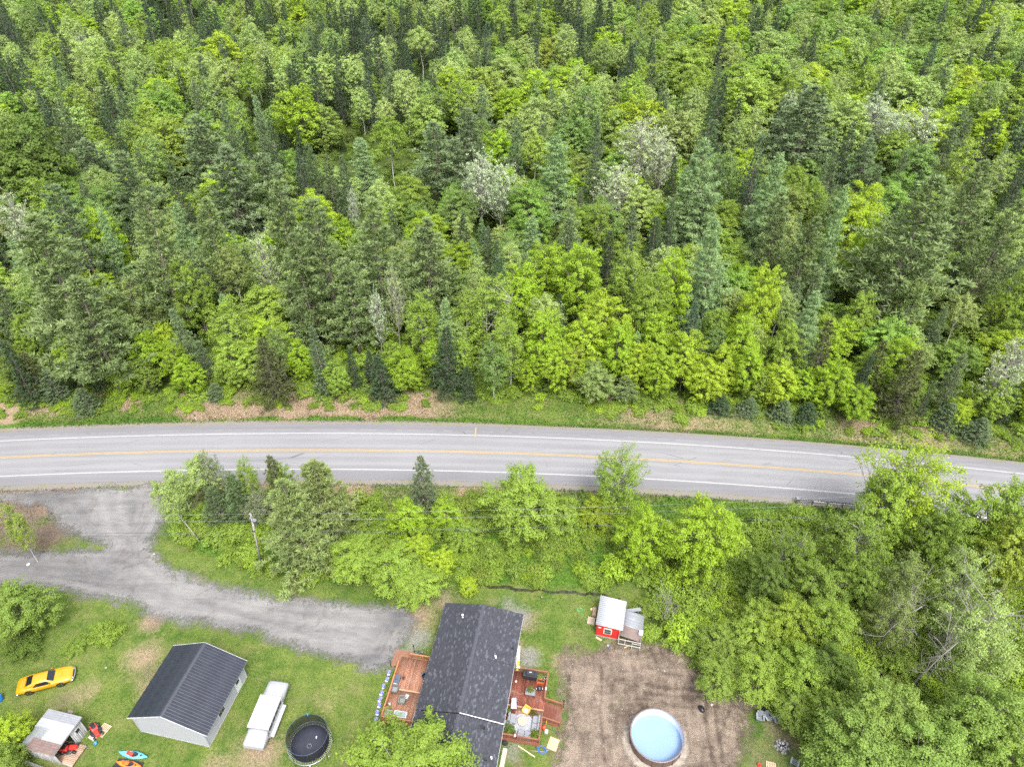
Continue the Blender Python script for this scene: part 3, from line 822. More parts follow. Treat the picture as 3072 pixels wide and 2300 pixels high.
# ------------------------------------------------------------------ THE WOOD NORTH OF THE ROAD: trees one can point to
G_PINE, G_LARCH, G_SILV, G_MAPLE, G_SPR, G_ASP = ("white pines of the roadside wood", "larches in the wood", "pale silver poplars in the wood", "lime green maples along the forest edge",
                                                "firs and spruces along the forest edge", "mid green aspens and birches at the forest edge")
for u, v, h, w, c, lb in (
    (60,470,28,230,PINEG,"huge grey-green pine at the forest edge nearest the frame's left side"),
    (150,600,21,210,PINEG,"broad pine with layered boughs right above the straw verge, leftmost on the verge"),
    (130,395,25,150,PINEB,"tall pine behind the huge leftmost pine"),
    (35,290,20,110,PINEB,"dull pine standing high at the left frame edge, mid wood"),
    (265,330,20,130,PINEB,"rounded pine left of the larch in the western wood"),
    (300,420,27,165,PINEG,"dark full pine with trunk glimpses, third of the western front pines"),
    (420,255,20,150,PINEB,"broad pine top below the tall pale birch in the western wood"),
    (470,320,23,170,PINEB,"widest pine in the middle of the western wood"),
    (430,430,24,140,PINEG,"pine with a bare grey stem stretch, west of the sparse silver poplar"),
    (560,335,19,120,PINEB,"greyish pine south-west of the shrubby clearing"),
    (600,390,24,140,PINEG,"dense pine just west of the small pale poplar tip"),
    (640,510,22,130,PINEG,"pine behind the sparse silver poplar, east side"),
    (690,425,27,170,PINEG,"tall fluffy front pine above the blue spruce"),
    (745,560,19,130,PINEG,"low wide pine above the two slim white poplars"),
    (800,425,26,165,PINEG,"large rounded pine left of the dark twin pine"),
    (910,470,21,145,PINEG,"pine with visible stem foot left of the white twin poplar"),
    (935,265,20,145,PINEB,"pine with bare lower trunk standing behind the white twin poplar"),
    (1010,235,17,95,PINEB,"slim grey pine right of the bare-stemmed pine"),
    (985,300,16,90,PINEB,"small pine tucked beneath the slim grey pine"),
    (180,300,16,110,PINEB,"pine among pale maples, west wood second row"),
    (1760,185,25,180,PINEB,"great blue-grey pine left of the eastern pale poplars"),
    (1705,215,18,100,PINEB,"smaller pine leaning on the great blue-grey pine"),
    (1885,300,18,110,PINEB,"young dark pine in front of the eastern pale poplars"),
    (2010,385,29,265,PINEG,"giant open pine with bare limbs above the guardrail bend"),
    (2130,345,24,150,PINEG,"pine behind the giant open pine on its east"),
    (2060,275,16,80,PINEB,"small pine right of the eastern pale poplars"),
    (2192,430,24,120,PINEG,"pine cut by the right frame edge"),
    (1700,410,22,110,PINEG,"narrow pine right of the middle larch"),
    (1745,470,21,110,PINEG,"pine between the middle larch and the leaning larch"),
    (1545,262,15,75,PINEB,"small pine tip above the big larch pair"),
    (1352,815,5,72,PINEG,"little young pine on the verge below the lime maples")):
    hero("pine_tree", u, v, h, w, c, lb, G_PINE)
for u, v, h, w, lb in (
    (1200,292,21,125,"feathery larch right of the white twin poplar"), (1150,465,13,72,"narrow short larch below the white twin poplar"),
    (1530,300,25,130,"tall soft larch right of the beige poplars"), (1500,360,20,90,"second larch tucked in front of the tall soft larch"),
    (1560,465,24,115,"drooping blue-green larch reaching down to the lime maples"), (1690,325,24,110,"middle larch east of the larch pair"),
    (1835,400,26,88,"tall slender larch leaning in front of a lime maple"), (1768,630,16,90,"low larch above the dark hemlock"),
    (780,300,16,90,"pale larch beside the shrubby clearing"), (372,435,21,85,"slim larch between western pines"), (212,455,20,62,"thin larch left of the bright green maple")):
    hero("larch_tree", u, v, h, w, LARCHG, lb, G_LARCH)
for u, v, h, w, c, lb, vr in (
    (1038,330,20,95,SILVERG,"left stem of the white-leaved twin poplar",0), (1082,348,19,90,SILVERG,"right stem of the white-leaved twin poplar",1),
    (1385,262,20,130,SILVERB,"rear beige poplar in the middle of the wood",2), (1428,292,18,95,SILVERB,"beige poplar leaning right in the middle group",0),
    (1335,350,17,120,SILVERB,"front beige poplar with fan of bare limbs",1), (1878,208,18,105,SILVERG,"left pale poplar of the eastern trio",0),
    (1925,238,17,95,SILVERG,"middle pale poplar of the eastern trio",1), (1985,240,18,110,SILVERG,"right pale poplar of the eastern trio",2),
    (570,500,19,70,(.34,.42,.20),"sparse silver poplar with a long pale stem over the western edge",1), (852,575,18,55,(.30,.36,.16),"taller of two slim white poplars at the edge",0),
    (815,632,14,52,SILVERG,"shorter and whiter of two slim poplars",2), (175,75,13,40,SILVERG,"white puff of a poplar far up the left slope",1),
    (45,425,18,95,SILVERB,"beige poplar at the left frame edge",2), (1700,205,16,60,SILVERG,"white poplar tip behind the great blue-grey pine",0), (762,410,14,36,SILVERG,"small white poplar tip between western pines",1)):
    hero("silver_poplar", u, v, h, w, c, lb, G_SILV, variant=vr)
plant("silver_poplar", *at(2075*K, 905*K)[:2], 17, 3.0, SILVERB, "silvery flowering tree leaning right near the right frame edge", G_SILV, variant=2, lean=(0, .30), rot=0)
for sp, u, v, h, w, c, lb in (
    ("aspen_tree",910,640,14,85,LEAFG,"mid green aspen next to the dark roadside spruce"), ("aspen_tree",1060,608,17,125,LEAFG,"large fine-leaved aspen above the yellow shoulder bar"),
    ("birch_tree",1105,690,14,60,LEAFG,"birch showing a white stem foot right above the verge"), ("aspen_tree",1365,555,15,110,LEAFG,"soft green aspen among the lime maples"),
    ("aspen_tree",500,645,14,115,LEAFG,"light aspen above the olive hemlock"), ("birch_tree",492,535,17,65,OLIVE,"yellowish birch left of the sparse silver poplar"),
    ("aspen_tree",300,610,14,95,OLIVE,"olive aspen between western front pines"), ("birch_tree",1010,650,13,70,LEAFG,"thin birch between spruce and large aspen"),
    ("birch_tree",480,135,19,62,PALE,"tall birch with long grey stem in the western wood"), ("birch_tree",168,108,19,50,PALE,"leaning birch with bare stem high up the left slope"),
    ("birch_tree",1625,150,17,90,LEAFG,"open tree with branching grey trunk in the eastern wood"), ("birch_tree",905,62,17,55,PALE,"pale birch among dark spruces near the top")):
    hero(sp, u, v, h, w, c, lb, G_ASP)
for u, v, h, w, c, lb in (
    (1180,530,15,110,LIME,"lime maple highest on the left of the maple mass"), (1250,540,16,120,LIME,"lime maple under the front beige poplar"), (1128,582,14,110,LIME,"lime maple right of the large aspen's top"),
    (1300,640,14,110,YLIME,"yellow-lime maple in the middle of the maple mass"), (1175,680,13,112,LIME,"bright maple on the verge right of the birch stem foot"), (1262,690,12,92,YLIME,"yellowish maple on the verge by the golden one"),
    (1335,700,12,90,LIME,"lime maple behind the little young pine"), (1238,752,8,62,GOLD,"golden-leaved small maple at the verge"), (1400,600,16,100,LEAFG,"green maple left of the drooping larch"),
    (1445,560,17,100,LIME,"lime maple touching the drooping larch"), (1422,680,12,100,LIME,"lime maple two right of the little young pine"), (1382,742,9,80,YLIME,"low yellow-lime maple right of the little young pine"),
    (1482,720,11,92,YLIME,"bright yellow-lime maple below the drooping larch"), (1525,775,8,90,YLIME,"low bushy yellow maple at the verge below the drooping larch"), (1600,680,13,92,LIME,"lime maple right of the drooping larch foot"),
    (1565,742,9,84,YLIME,"yellow maple on the verge, east of the larch foot"), (1612,745,10,82,LIME,"spreading fern-like maple left of the low larch"), (1682,782,8,92,YLIME,"yellowish maple near the verge left of the hemlock"),
    (1692,700,12,90,LEAFG,"green maple under the low larch"), (1640,590,17,92,YLIME,"maple between drooping and middle larches"), (1850,408,19,122,YLIME,"tall lime maple behind the slender leaning larch"),
    (1872,485,18,100,LIME,"lime maple right of the slender leaning larch"), (1880,760,9,76,LEAFG,"maple beneath the giant pine on the west"), (1938,732,11,82,LIME,"lime maple beneath the giant pine"),
    (2190,590,16,84,LEAFG,"deep lime maple at the right frame edge"), (1850,640,12,80,LEAFG,"shaded green maple between larch and giant pine"), (422,575,16,80,LEAFG,"green maple under the slim larch"),
    (320,720,9,92,LIME,"vivid lime sapling maple between the western pines and hemlock"), (262,765,7,70,LIME,"low lime maple beside the broad layered pine"), (405,770,7,72,LIME,"low lime maple west of the olive hemlock"),
    (235,470,18,92,LIME,"bright green maple glowing between western pines"), (60,690,10,62,LEAFG,"green maple under the huge leftmost pine"), (645,738,8,62,LIME,"small lime maple left of the blue spruce"),
    (725,775,7,70,LEAFG,"small green maple right of the blue spruce"), (850,745,7,60,LEAFG,"small maple below the slim white poplars"), (1092,128,17,105,PALE,"large pale maple in the upper middle of the wood"),
    (1102,200,13,82,LIME,"vivid layered maple below the large pale maple"), (1480,100,19,135,LEAFG,"big round maple in the upper wood left of the open tree"), (1185,90,14,64,GOLD,"golden maple high in the middle of the wood"),
    (2075,860,5,60,YLIME,"low yellow maple on the verge by the guardrail bend"), (1740,800,7,66,LIME,"small lime maple left of the hemlock's foot")):
    hero("maple_tree", u, v, h, w, c, lb, G_MAPLE)
for sp, u, v, h, w, c, lb in (
    ("spruce_tree",957,698,13.5,92,SPRUCEG,"dark green dense spruce standing on the verge"), ("spruce_tree",818,765,8.5,78,SPRUCEG,"dark low fir on the straw verge"), ("spruce_tree",680,700,13.5,64,SPRUCEB,"blue spruce spire on the western verge"),
    ("cedar_tree",568,728,12,105,HEMLOCK,"olive-brown hemlock at the western verge"), ("spruce_tree",460,828,3,52,SPRUCEB,"tiny blue spruce on the straw verge"), ("spruce_tree",100,800,6,84,SPRUCEB,"grey-blue fir low under the leftmost pines"),
    ("cedar_tree",45,760,9,70,HEMLOCK,"brownish hemlock near the left frame edge"), ("spruce_tree",2,735,12,70,SPRUCEG,"dark spruce cut by the left frame edge"), ("spruce_tree",170,838,4.5,70,SPRUCEB,"blue-green fir on the verge, second from the left frame edge"),
    ("cedar_tree",1800,690,15,84,HEMLOCK,"dark slender hemlock in the eastern front row"), ("cedar_tree",1990,758,13,110,HEMLOCK,"broad dark hemlock under the giant pine"), ("cedar_tree",1912,735,12,74,(.10,.12,.04),"olive hemlock left of the broad dark one"),
    ("spruce_tree",1560,852,3.2,64,SPRUCEG,"small layered fir under the yellow maples"), ("spruce_tree",1622,858,3.2,58,SPRUCEB,"greyish layered fir right beside a small layered one"), ("spruce_tree",1700,862,4,62,SPRUCEB,"low blue fir at the verge west of the hemlock"),
    ("spruce_tree",1752,868,4,60,SPRUCEG,"low fir at the hemlock's foot"), ("spruce_tree",2060,870,5,70,SPRUCEB,"low grey fir at the verge by the guardrail bend"), ("spruce_tree",2130,900,4.5,70,SPRUCEB,"low grey fir near the right frame edge"),
    ("spruce_tree",430,735,8,50,SPRUCEB,"thin blue spruce left of the olive hemlock"), ("spruce_tree",571,118,19,46,SPRUCEG,"lone tall dark spruce left of the shrubby clearing"), ("spruce_tree",1010,790,6.5,52,SPRUCEG,"small spruce at the foot of the large aspen"),
    ("spruce_tree",860,85,19,44,SPRUCEG,"tall dark spruce left of the pale birch near the top"), ("spruce_tree",385,150,17,42,SPRUCEG,"dark spruce left of the tall grey-stemmed birch"), ("spruce_tree",616,290,7,34,SPRUCEG,"little dark spruce standing in the shrubby clearing")):
    hero(sp, u, v, h, w, c, lb, G_SPR)

# ------------------------------------------------------------------ TREES BETWEEN ROAD AND YARD
G_ROAD, G_SE = "trees between the road and the yard", "trees of the thicket east of the yard"
for sp, u, v, h, w, c, lb in (
    ("spruce_tree",495,1012,9.5,92,(.09,.14,.055),"green spruce beside the white leaning birch stem"), ("spruce_tree",448,1048,7,78,(.09,.135,.055),"shorter spruce left of the green spruce"), ("ash_tree",462,968,10,64,(.25,.29,.16),"thin half-bare birch reaching over the road edge line"),
    ("birch_tree",420,990,9,62,PALE,"wispy pale birch at the west end of the roadside group"), ("birch_tree",372,1010,8,46,PALE,"thinnest wispy birch beside the gravel junction"), ("aspen_tree",535,986,10,56,LEAFG,"green aspen tip over the road's edge line"),
    ("cedar_tree",580,985,11,82,HEMLOCK,"dark olive cedar behind the big soft pines"), ("maple_tree",612,992,9,56,LEAFG,"green maple top between olive cedar and soft pine"),
    ("pine_tree",668,990,14,150,(.20,.26,.085),"rear soft yellow-green pine beside the road"), ("pine_tree",622,1040,15,165,(.205,.27,.09),"big soft yellow-green pine in front, by the utility pole"), ("ash_tree",560,1050,7,80,(.21,.25,.13),"greyish half-bare tree behind the utility pole"),
    ("cedar_tree",908,978,10,80,(.13,.17,.085),"grey-green cedar standing alone before the road"), ("maple_tree",878,1078,6.5,88,LIME,"lime maple in front of the lone cedar"), ("maple_tree",964,1078,6,70,LIME,"smaller lime maple right of the lone cedar"),
    ("maple_tree",1128,1012,10,165,LEAFG,"big round pale green tree leaning over the lower edge line"), ("ash_tree",1332,963,11.5,132,LEAFG,"tall open tree with split crown rising over the road"), ("maple_tree",1290,1068,5,84,(.25,.33,.03),"yellowish maple at the foot of the tall open tree"),
    ("maple_tree",1220,1075,5,80,LEAFG,"green maple right of the big round tree"), ("maple_tree",1386,1090,10.5,108,LIME,"bright lime maple behind the red shed, slimmer of two"), ("maple_tree",1522,1072,12.5,158,LIME,"largest bright lime maple, right of the slimmer one"),
    ("maple_tree",900,1150,5,70,YLIME,"yellow-tipped maple below the lone cedar"), ("maple_tree",948,1182,4.5,72,YLIME,"low yellow maple by the stream head"), ("maple_tree",1010,1245,2.2,44,YLIME,"tiny yellow maple on the stream bank"),
    ("maple_tree",765,1155,5.5,120,LEAFG,"green maple right of the big soft pine"), ("maple_tree",850,1175,5.5,120,LEAFG,"green maple in the middle above the white pallet"), ("maple_tree",905,1215,4.5,110,LEAFG,"round green maple right above the white pallet"),
    ("maple_tree",1000,1120,4.5,80,LEAFG,"green maple under the power lines by the lone cedar")):
    hero(sp, u, v, h, w, c, lb, G_ROAD)
plant("birch_tree", *at(597, 1622)[:2], 11, 1.3, PALE, "birch with a long bare white stem leaning towards the gravel junction", G_ROAD, variant=1, lean=(0, -.22), rot=0)
for sp, u, v, h, w, c, lb in (
    ("ash_tree",1955,935,17,205,YLIME,"tall yellow-green tree rising over the road by the guardrail"), ("maple_tree",1905,1010,14,130,LEAFG,"green tree in front of the tall yellow-green one"), ("ash_tree",1850,1085,12,170,MIDG,"grey-green half-bare tree below the guardrail end"),
    ("maple_tree",2155,1035,15,165,LEAFG,"green tree at the right frame edge hiding the road"), ("maple_tree",2170,1120,13,140,(.26,.34,.045),"golden-green tree at the right frame edge, lower one"), ("ash_tree",2085,1180,13,130,PALE,"pale tree with a white split trunk, thicket east side"),
    ("ash_tree",2110,1280,12,190,PALE,"broad pale tree full of bare twigs"), ("birch_tree",1985,1195,12,70,OLIVE,"slim olive birch in the middle of the thicket"), ("ash_tree",1925,1260,11,120,OLIVE,"olive twiggy tree left of the leaning trunk"),
    ("maple_tree",1905,1450,11,180,(.215,.32,.065),"pale bushy tree left of the leaning trunk's foot"), ("maple_tree",1850,1540,9.5,200,(.22,.33,.07),"rounded pale tree right of the fire pit"), ("maple_tree",2000,1545,10,200,(.225,.335,.07),"rounded pale tree in the lower right corner, middle one"),
    ("maple_tree",2125,1460,12,200,(.215,.32,.065),"large pale tree against the right frame edge"), ("maple_tree",2170,1570,10,170,(.21,.315,.06),"pale tree filling the lower right corner"), ("maple_tree",1960,1620,8,170,(.205,.31,.06),"low pale tree on the bottom frame edge right of the fire pit"),
    ("maple_tree",1650,1190,8,110,DEEPG,"dark green tree right of the largest lime maple"), ("ash_tree",1722,1135,8,110,MIDG,"mid green tree below the guardrail end"), ("maple_tree",1765,1215,8,120,MIDG,"mid green tree in the upper middle of the thicket"),
    ("maple_tree",1640,1300,6.5,130,LEAFG,"light green tree beside the largest lime maple's foot"), ("maple_tree",1560,1345,5,110,MIDG,"leafy tree behind the dead grey conifer"), ("maple_tree",1705,1290,8,120,(.24,.33,.04),"yellowish tree amid the thicket"),
    ("maple_tree",1800,1290,9,120,LEAFG,"green tree right of the yellowish thicket tree"), ("maple_tree",1640,1400,5.5,130,LEAFG,"leafy tree above the rutted dirt's top corner"), ("maple_tree",1555,1415,4,110,MIDG,"low leafy tree at the dirt yard's upper rim"),
    ("maple_tree",1725,1395,7,130,LEAFG,"leafy tree above the three lawn chairs"), ("maple_tree",1795,1385,8,110,DEEPG,"deep green tree left of the olive twiggy tree"), ("maple_tree",1715,1480,4.5,110,MIDG,"low tree just above the three lawn chairs"),
    ("maple_tree",1800,1490,7,110,MIDG,"mid green tree right of the three lawn chairs"), ("maple_tree",1855,1200,9,110,MIDG,"mid green tree beneath the half-bare one"), ("maple_tree",2030,1090,12,110,MIDG,"mid green tree right below the tall yellow-green tree")):
    hero(sp, u, v, h, w, c, lb, G_SE)
hero("bare_tree", 2085, 1215, 15, None, label="big bare tree with thick leaning trunk in the thicket", group=G_SE, variant=0, lean=(.25, .42), rot=0)
plant("bare_tree", *at(2733, 2060)[:2], 13, 2.3, None, "grey bare trunk rising between the rounded pale trees right of the fire pit", G_SE, variant=1, lean=(-.05, .2), rot=0)
hero("bare_tree", 1985, 1225, 12, None, label="thin bare tree left of the thick leaning trunk", group=G_SE, variant=1, lean=(.1, .2), rot=0)
hero("bare_tree", 1449, 1279, 6, None, label="dead grey conifer leaning out beside the red shed", group=G_SE, variant=1, lean=(-.15, .3), rot=1)
hero("bare_tree", 1695, 1150, 6.5, None, label="short white snag above the thicket by the road bank", group=G_SE, variant=0, rot=2)
G_YARD = "trees around the yard"
hero("maple_tree", 880, 1566, 8.5, 262, (.205, .30, .045), "large bright maple in front of the house's west corner", G_YARD, variant=1)
hero("maple_tree", 42, 1252, 7.5, 130, (.21, .31, .06), "rounded green tree at the left frame edge above the yellow car", G_YARD, variant=2)
hero("birch_tree", 4, 1095, 10, 44, (.25, .34, .06), "thin yellow-green birch at the left frame edge on the gravel", G_YARD, variant=0)
hero("maple_tree", 10, 1535, 5.5, 95, YLIME, "small yellow maple left of the weathered shed", G_YARD, variant=3)
hero("maple_tree", -2, 1605, 5, 100, MIDG, "dark low tree in the lower left corner", G_YARD, variant=0)
for u, v, h, r, c, lb in ((232,1375,1.5,1.5,LEAFG,"low lime bush on the lawn left of the grey garage"), (165,1400,1.0,1.2,MIDG,"flat dark bush on the lawn above the yellow car"), (60,1400,1.7,1.8,DEEPG,"dark bush under the rounded green tree"),
                          (40,1600,2.0,1.6,DEEPG,"dark bush behind the weathered shed"), (1390,1322,1.6,1.2,MIDG,"bush at the back corner of the red shed"), (1400,1372,1.2,1.0,LEAFG,"bush at the front corner of the red shed")):
    p = at(u*K, v*K); plant("leafy_bush", p.x, p.y, h, r, jig(c), lb, "bushes on the lawn")

# ------------------------------------------------------------------ the rest of the wood: sown by rule, the 300 of a kind that show largest as trees of their own
HASH = {}
def _cell(x, y): return int(x//6), int(y//6)
SHOWN = []           # what the tall hand-placed trees cover of the view: (u, v_top, v_low, half width, distance)
for x, y, r, h in PLANTED:
    if h > 9:
        a, b = pix(x, y, h), pix(x, y, h*.35)
        SHOWN.append((a[0]/K, b[0]/K, a[1]/K, b[1]/K, r*CAM_F/(y*CP+CAM_H*SP)/K, y))
def hides(x, y, h):
    u, v = pix(x, y, h*.8); u /= K; v /= K
    for u0, u1, v0, v1, w, yy in SHOWN:
        if y < yy and v0-5 < v < v1 and abs(u - (u0+(u1-u0)*(v-v0)/(v1-v0+.1))) < w*.9: return True
    return False
for x, y, r, h in PLANTED: HASH.setdefault(_cell(x, y), []).append((x, y, r))
def clear_of(x, y, r, f=.62):
    cx, cy = _cell(x, y)
    for i in (-1, 0, 1):
        for j in (-1, 0, 1):
            for a, b, q in HASH.get((cx+i, cy+j), ()):
                if (a-x)**2 + (b-y)**2 < (f*min(q, 3.0) + f*r)**2: return False
    return True
def occupy(x, y, r): HASH.setdefault(_cell(x, y), []).append((x, y, r))

sown = []
def tint_of(c):
    k = rg.uniform(.82, 1.18)
    return tuple(min(1, a*k*rg.uniform(.96, 1.04)) for a in c)
rg = random.Random(21)
y = 82.0
while y < 470:
    s = 5.0 if y < 150 else 6.9 if y < 260 else 8.2
    half = .75*(SP*CAM_H + y*CP) + 14
    x = -half
    while x < half:
        px, py = x + rg.uniform(-.48, .48)*s, y + rg.uniform(-.48, .48)*s
        x += s
        d = py - float(road_y(px))
        if d < 12.8 + 1.5*math.sin(px*.35): continue
        u, v = pix(px, py, 0); u /= K; v /= K
        cl = float(fnoise(px/26+9, py/26)); hu = float(fnoise(px/40+70, py/40+13))
        clearing = ((u-800)/235)**2 + ((v-375)/62)**2
        if clearing < 1 and rg.random() < .86: continue
        if u > 1450 and v < 330: wt = dict(maple_tree=.60, birch_tree=.22, spruce_tree=.15 + 1.2*max(0, cl-.5), pine_tree=.06)
        elif 820 < u < 1480 and v < 230: wt = dict(bare_tree=.07, maple_tree=.15, birch_tree=.30, spruce_tree=.62 + 1.6*(cl-.47), pine_tree=.06)
        elif v < 330: wt = dict(bare_tree=.03, maple_tree=.17, birch_tree=.46, spruce_tree=.36 + 2.4*(cl-.47), pine_tree=.08)
        else: wt = dict(maple_tree=.40, birch_tree=.22, spruce_tree=.14 + .6*(cl-.47), pine_tree=.14, larch_tree=.05)
        ks = list(wt); sp = rg.choices(ks, [max(.02, wt[k]) for k in ks])[0]
        if sp == 'spruce_tree': h = rg.uniform(14, 24); r = h*.16; c = rg.choice((SPRUCEG, SPRUCEG, (.065,.11,.042), (.075,.12,.065)))
        elif sp == 'pine_tree': h = rg.uniform(13, 21); r = h*.17; c = PINEB
        elif sp == 'bare_tree': h = rg.uniform(11, 17); r = 1.1; c = (.3, .3, .28)
        elif sp == 'larch_tree': h = rg.uniform(11, 18); r = h*.15; c = LARCHG
        elif sp == 'birch_tree': h = rg.uniform(12, 20); r = h*.18; c = rg.choice((PALE, PALE, LEAFG, (.20,.30,.08)))
        else:
            h = rg.uniform(11, 18) if v < 420 else rg.uniform(8, 14); r = h*(.38 if v < 330 else .34)
            c = rg.choice((PALE, LEAFG, (.20,.33,.06), LIME, (.19,.30,.075))) if hu < .5 else rg.choice((PALE, YLIME, LIME, (.25,.36,.06), (.25,.345,.08)))
            if False: c = GOLD
        if v > 560: h *= .75; r *= .85
        if hides(px, py, h) and rg.random() < .9: h *= .42; r *= .55
        if sp != 'maple_tree' and h < 5: continue
        if not clear_of(px, py, r, .62 if v > 330 else .52): continue
        occupy(px, py, r)
        sown.append(dict(sp=sp, x=px, y=py, h=h, r=r, c=tint_of(c)))
    y += s*.92

for k in range(64):                                                     # the outermost row, crowns down to the grass
    px = -78 + k*2.5 + rg.uniform(-.9, .9); py = float(road_y(px)) + rg.uniform(13.2, 15.2)
    u = pix(px, py, 0)[0]/K
    sp = rg.choices(('maple_tree', 'birch_tree', 'spruce_tree'), (.66, .2, .14) if u > 1080 else (.42, .28, .30))[0]
    h = rg.uniform(6, 10.5); r = h*(.25 if sp == 'maple_tree' else .17)
    c = SPRUCEG if sp == 'spruce_tree' else rg.choice((LIME, YLIME, LEAFG)) if u > 1080 else rg.choice((LEAFG, MIDG, LIME))
    if not clear_of(px, py, r, .5): continue
    occupy(px, py, r); sown.append(dict(sp=sp, x=px, y=py, h=h, r=r, c=tint_of(c)))
ROWS = ((330, "along the wood's far edge"), (262, "far back in the wood"), (205, "deep in the wood"), (158, "midway up the wood"), (118, "some rows in"), (0, "near forest edge"))
COLS = ((260, "at its western end"), (530, "above the gravel junction"), (800, "above soft roadside pines"), (1090, "above yellow shoulder bar"), (1340, "above open roadside tree"),
        (1620, "above bright lime maples"), (1900, "above the guardrail end"), (9999, "at its eastern end"))
ORD = ["first","second","third","fourth","fifth","sixth","seventh","eighth","ninth","tenth","eleventh","twelfth","thirteenth","fourteenth","fifteenth","sixteenth","seventeenth","eighteenth","nineteenth","twentieth"]
TENS = ("twenty", "thirty", "forty", "fifty", "sixty")
def ordinal(i):
    if i < 20: return ORD[i]
    return TENS[(i+1)//10-2][:-1] + 'ieth' if (i+1) % 10 == 0 else TENS[(i+1)//10-2] + '-' + ORD[(i+1) % 10 - 1]
def tone(c):
    if abs(c[0]-c[2]) < .05 and c[0] > .2: return "grey"
    l = c[1]
    if c[0] > .9*c[1]: return "golden"
    return "dark" if l < .085 else "mid green" if l < .17 else "bright" if c[2] < .03 else "pale"
CAP = {"spruce_tree": 262, "maple_tree": 205, "birch_tree": 270, "pine_tree": 235, "larch_tree": 120, "bare_tree": 70}
def visible(d, m=30):
    u, v = pix(d['x'], d['y'], d['h']); return -m*K < u < (2212+m)*K and v < 2300 + 200 and pix(d['x'], d['y'], 0)[1] > -30*K
near, far = [], []
for sp in CAP:
    L = sorted((d for d in sown if d['sp'] == sp), key=lambda d: -(d['h']/math.hypot(d['y'], CAM_H)))
    vis = [d for d in L if visible(d)]
    near += vis[:CAP[sp]]
    ids = set(map(id, vis[:CAP[sp]]))
    far += [d for d in L if id(d) not in ids]
cells = {}
for d in near:
    u, v = pix(d['x'], d['y'], d['h']); d['u'] = u/K
    d['row'] = next(w for q, w in ROWS if d['y'] >= q); d['col'] = next(w for q, w in COLS if d['u'] < q)
    cells.setdefault((d['sp'], tone(d['c']), d['row'], d['col']), []).append(d)
for (sp, tn, row, col), L in cells.items():
    L.sort(key=lambda d: d['u'])
    for i, d in enumerate(L):
        if len(L) == 1: lb = f"the one {tn} {SPEC[sp]} {row}, {col}"
        else: lb = f"{ordinal(i)} {tn} {SPEC[sp]} from left {row}, {col}"
        plant(sp, d['x'], d['y'], d['h'], d['r'], d['c'], lb, SPEC[sp] + ("es" if sp == "birch_tree" else "s") + " scattered through the wood", parts=d['y'] < 165)

def scatter_material(base):
    """the same leaves, coloured by an attribute of the scattered point"""
    m = base.copy(); m.name = base.name + "_scattered"
    t = m.node_tree
    oi = next(n for n in t.nodes if n.type == 'OBJECT_INFO')
    at_ = t.nodes.new("ShaderNodeAttribute"); at_.attribute_type = 'INSTANCER'; at_.attribute_name = "hue"
    for l in list(oi.outputs["Color"].links): t.links.new(at_.outputs["Color"], l.to_socket)
    return m
SCAT = {m: scatter_material(m) for m in (LEAF, NEEDLE)}

def scatter(name, label, items, sources):
    """one object of stuff: points that carry copies of the source meshes; item = place, rotation, scale, source, colour"""
    src = bpy.data.collections.new(name + "_kinds")
    for i, me in enumerate(sources):
        o = bpy.data.objects.new(f"{name}_kind_{i:03d}", me); src.objects.link(o)
        for sl in o.material_slots:
            m = SCAT.get(sl.material)
            if m: sl.link = 'OBJECT'; sl.material = m
    me = bpy.data.meshes.new(name)
    me.vertices.add(len(items)); me.vertices.foreach_set("co", np.array([i[0] for i in items], np.float32).ravel())
    for an, k in (("rot", 1), ("scl", 2), ("hue", 4)):
        a = me.attributes.new(an, 'FLOAT_VECTOR', 'POINT'); a.data.foreach_set("vector", np.array([i[k] for i in items], np.float32).ravel())
    a = me.attributes.new("pick", 'INT', 'POINT'); a.data.foreach_set("value", np.array([i[3] for i in items], np.int32))
    ng = bpy.data.node_groups.new(name, 'GeometryNodeTree')
    ng.interface.new_socket("Geometry", in_out='INPUT', socket_type='NodeSocketGeometry'); ng.interface.new_socket("Geometry", in_out='OUTPUT', socket_type='NodeSocketGeometry')
    gi, go = ng.nodes.new("NodeGroupInput"), ng.nodes.new("NodeGroupOutput")
    ci = ng.nodes.new("GeometryNodeCollectionInfo"); ci.inputs["Collection"].default_value = src
    ci.inputs["Separate Children"].default_value = True; ci.inputs["Reset Children"].default_value = True
    ip = ng.nodes.new("GeometryNodeInstanceOnPoints"); ip.inputs["Pick Instance"].default_value = True
    def na(n, ty):
        nd = ng.nodes.new("GeometryNodeInputNamedAttribute"); nd.data_type = ty; nd.inputs["Name"].default_value = n; return nd.outputs["Attribute"]
    e2r = ng.nodes.new("FunctionNodeEulerToRotation")
    L = ng.links.new
    L(gi.outputs[0], ip.inputs["Points"]); L(ci.outputs[0], ip.inputs["Instance"]); L(na("pick", 'INT'), ip.inputs["Instance Index"])
    L(na("rot", 'FLOAT_VECTOR'), e2r.inputs[0]); L(e2r.outputs[0], ip.inputs["Rotation"]); L(na("scl", 'FLOAT_VECTOR'), ip.inputs["Scale"]); L(ip.outputs[0], go.inputs[0])
    o = link_mesh(name, me)
    o.modifiers.new("scatter", 'NODES').node_group = ng
    return tag(o, label, None, None, 'stuff')

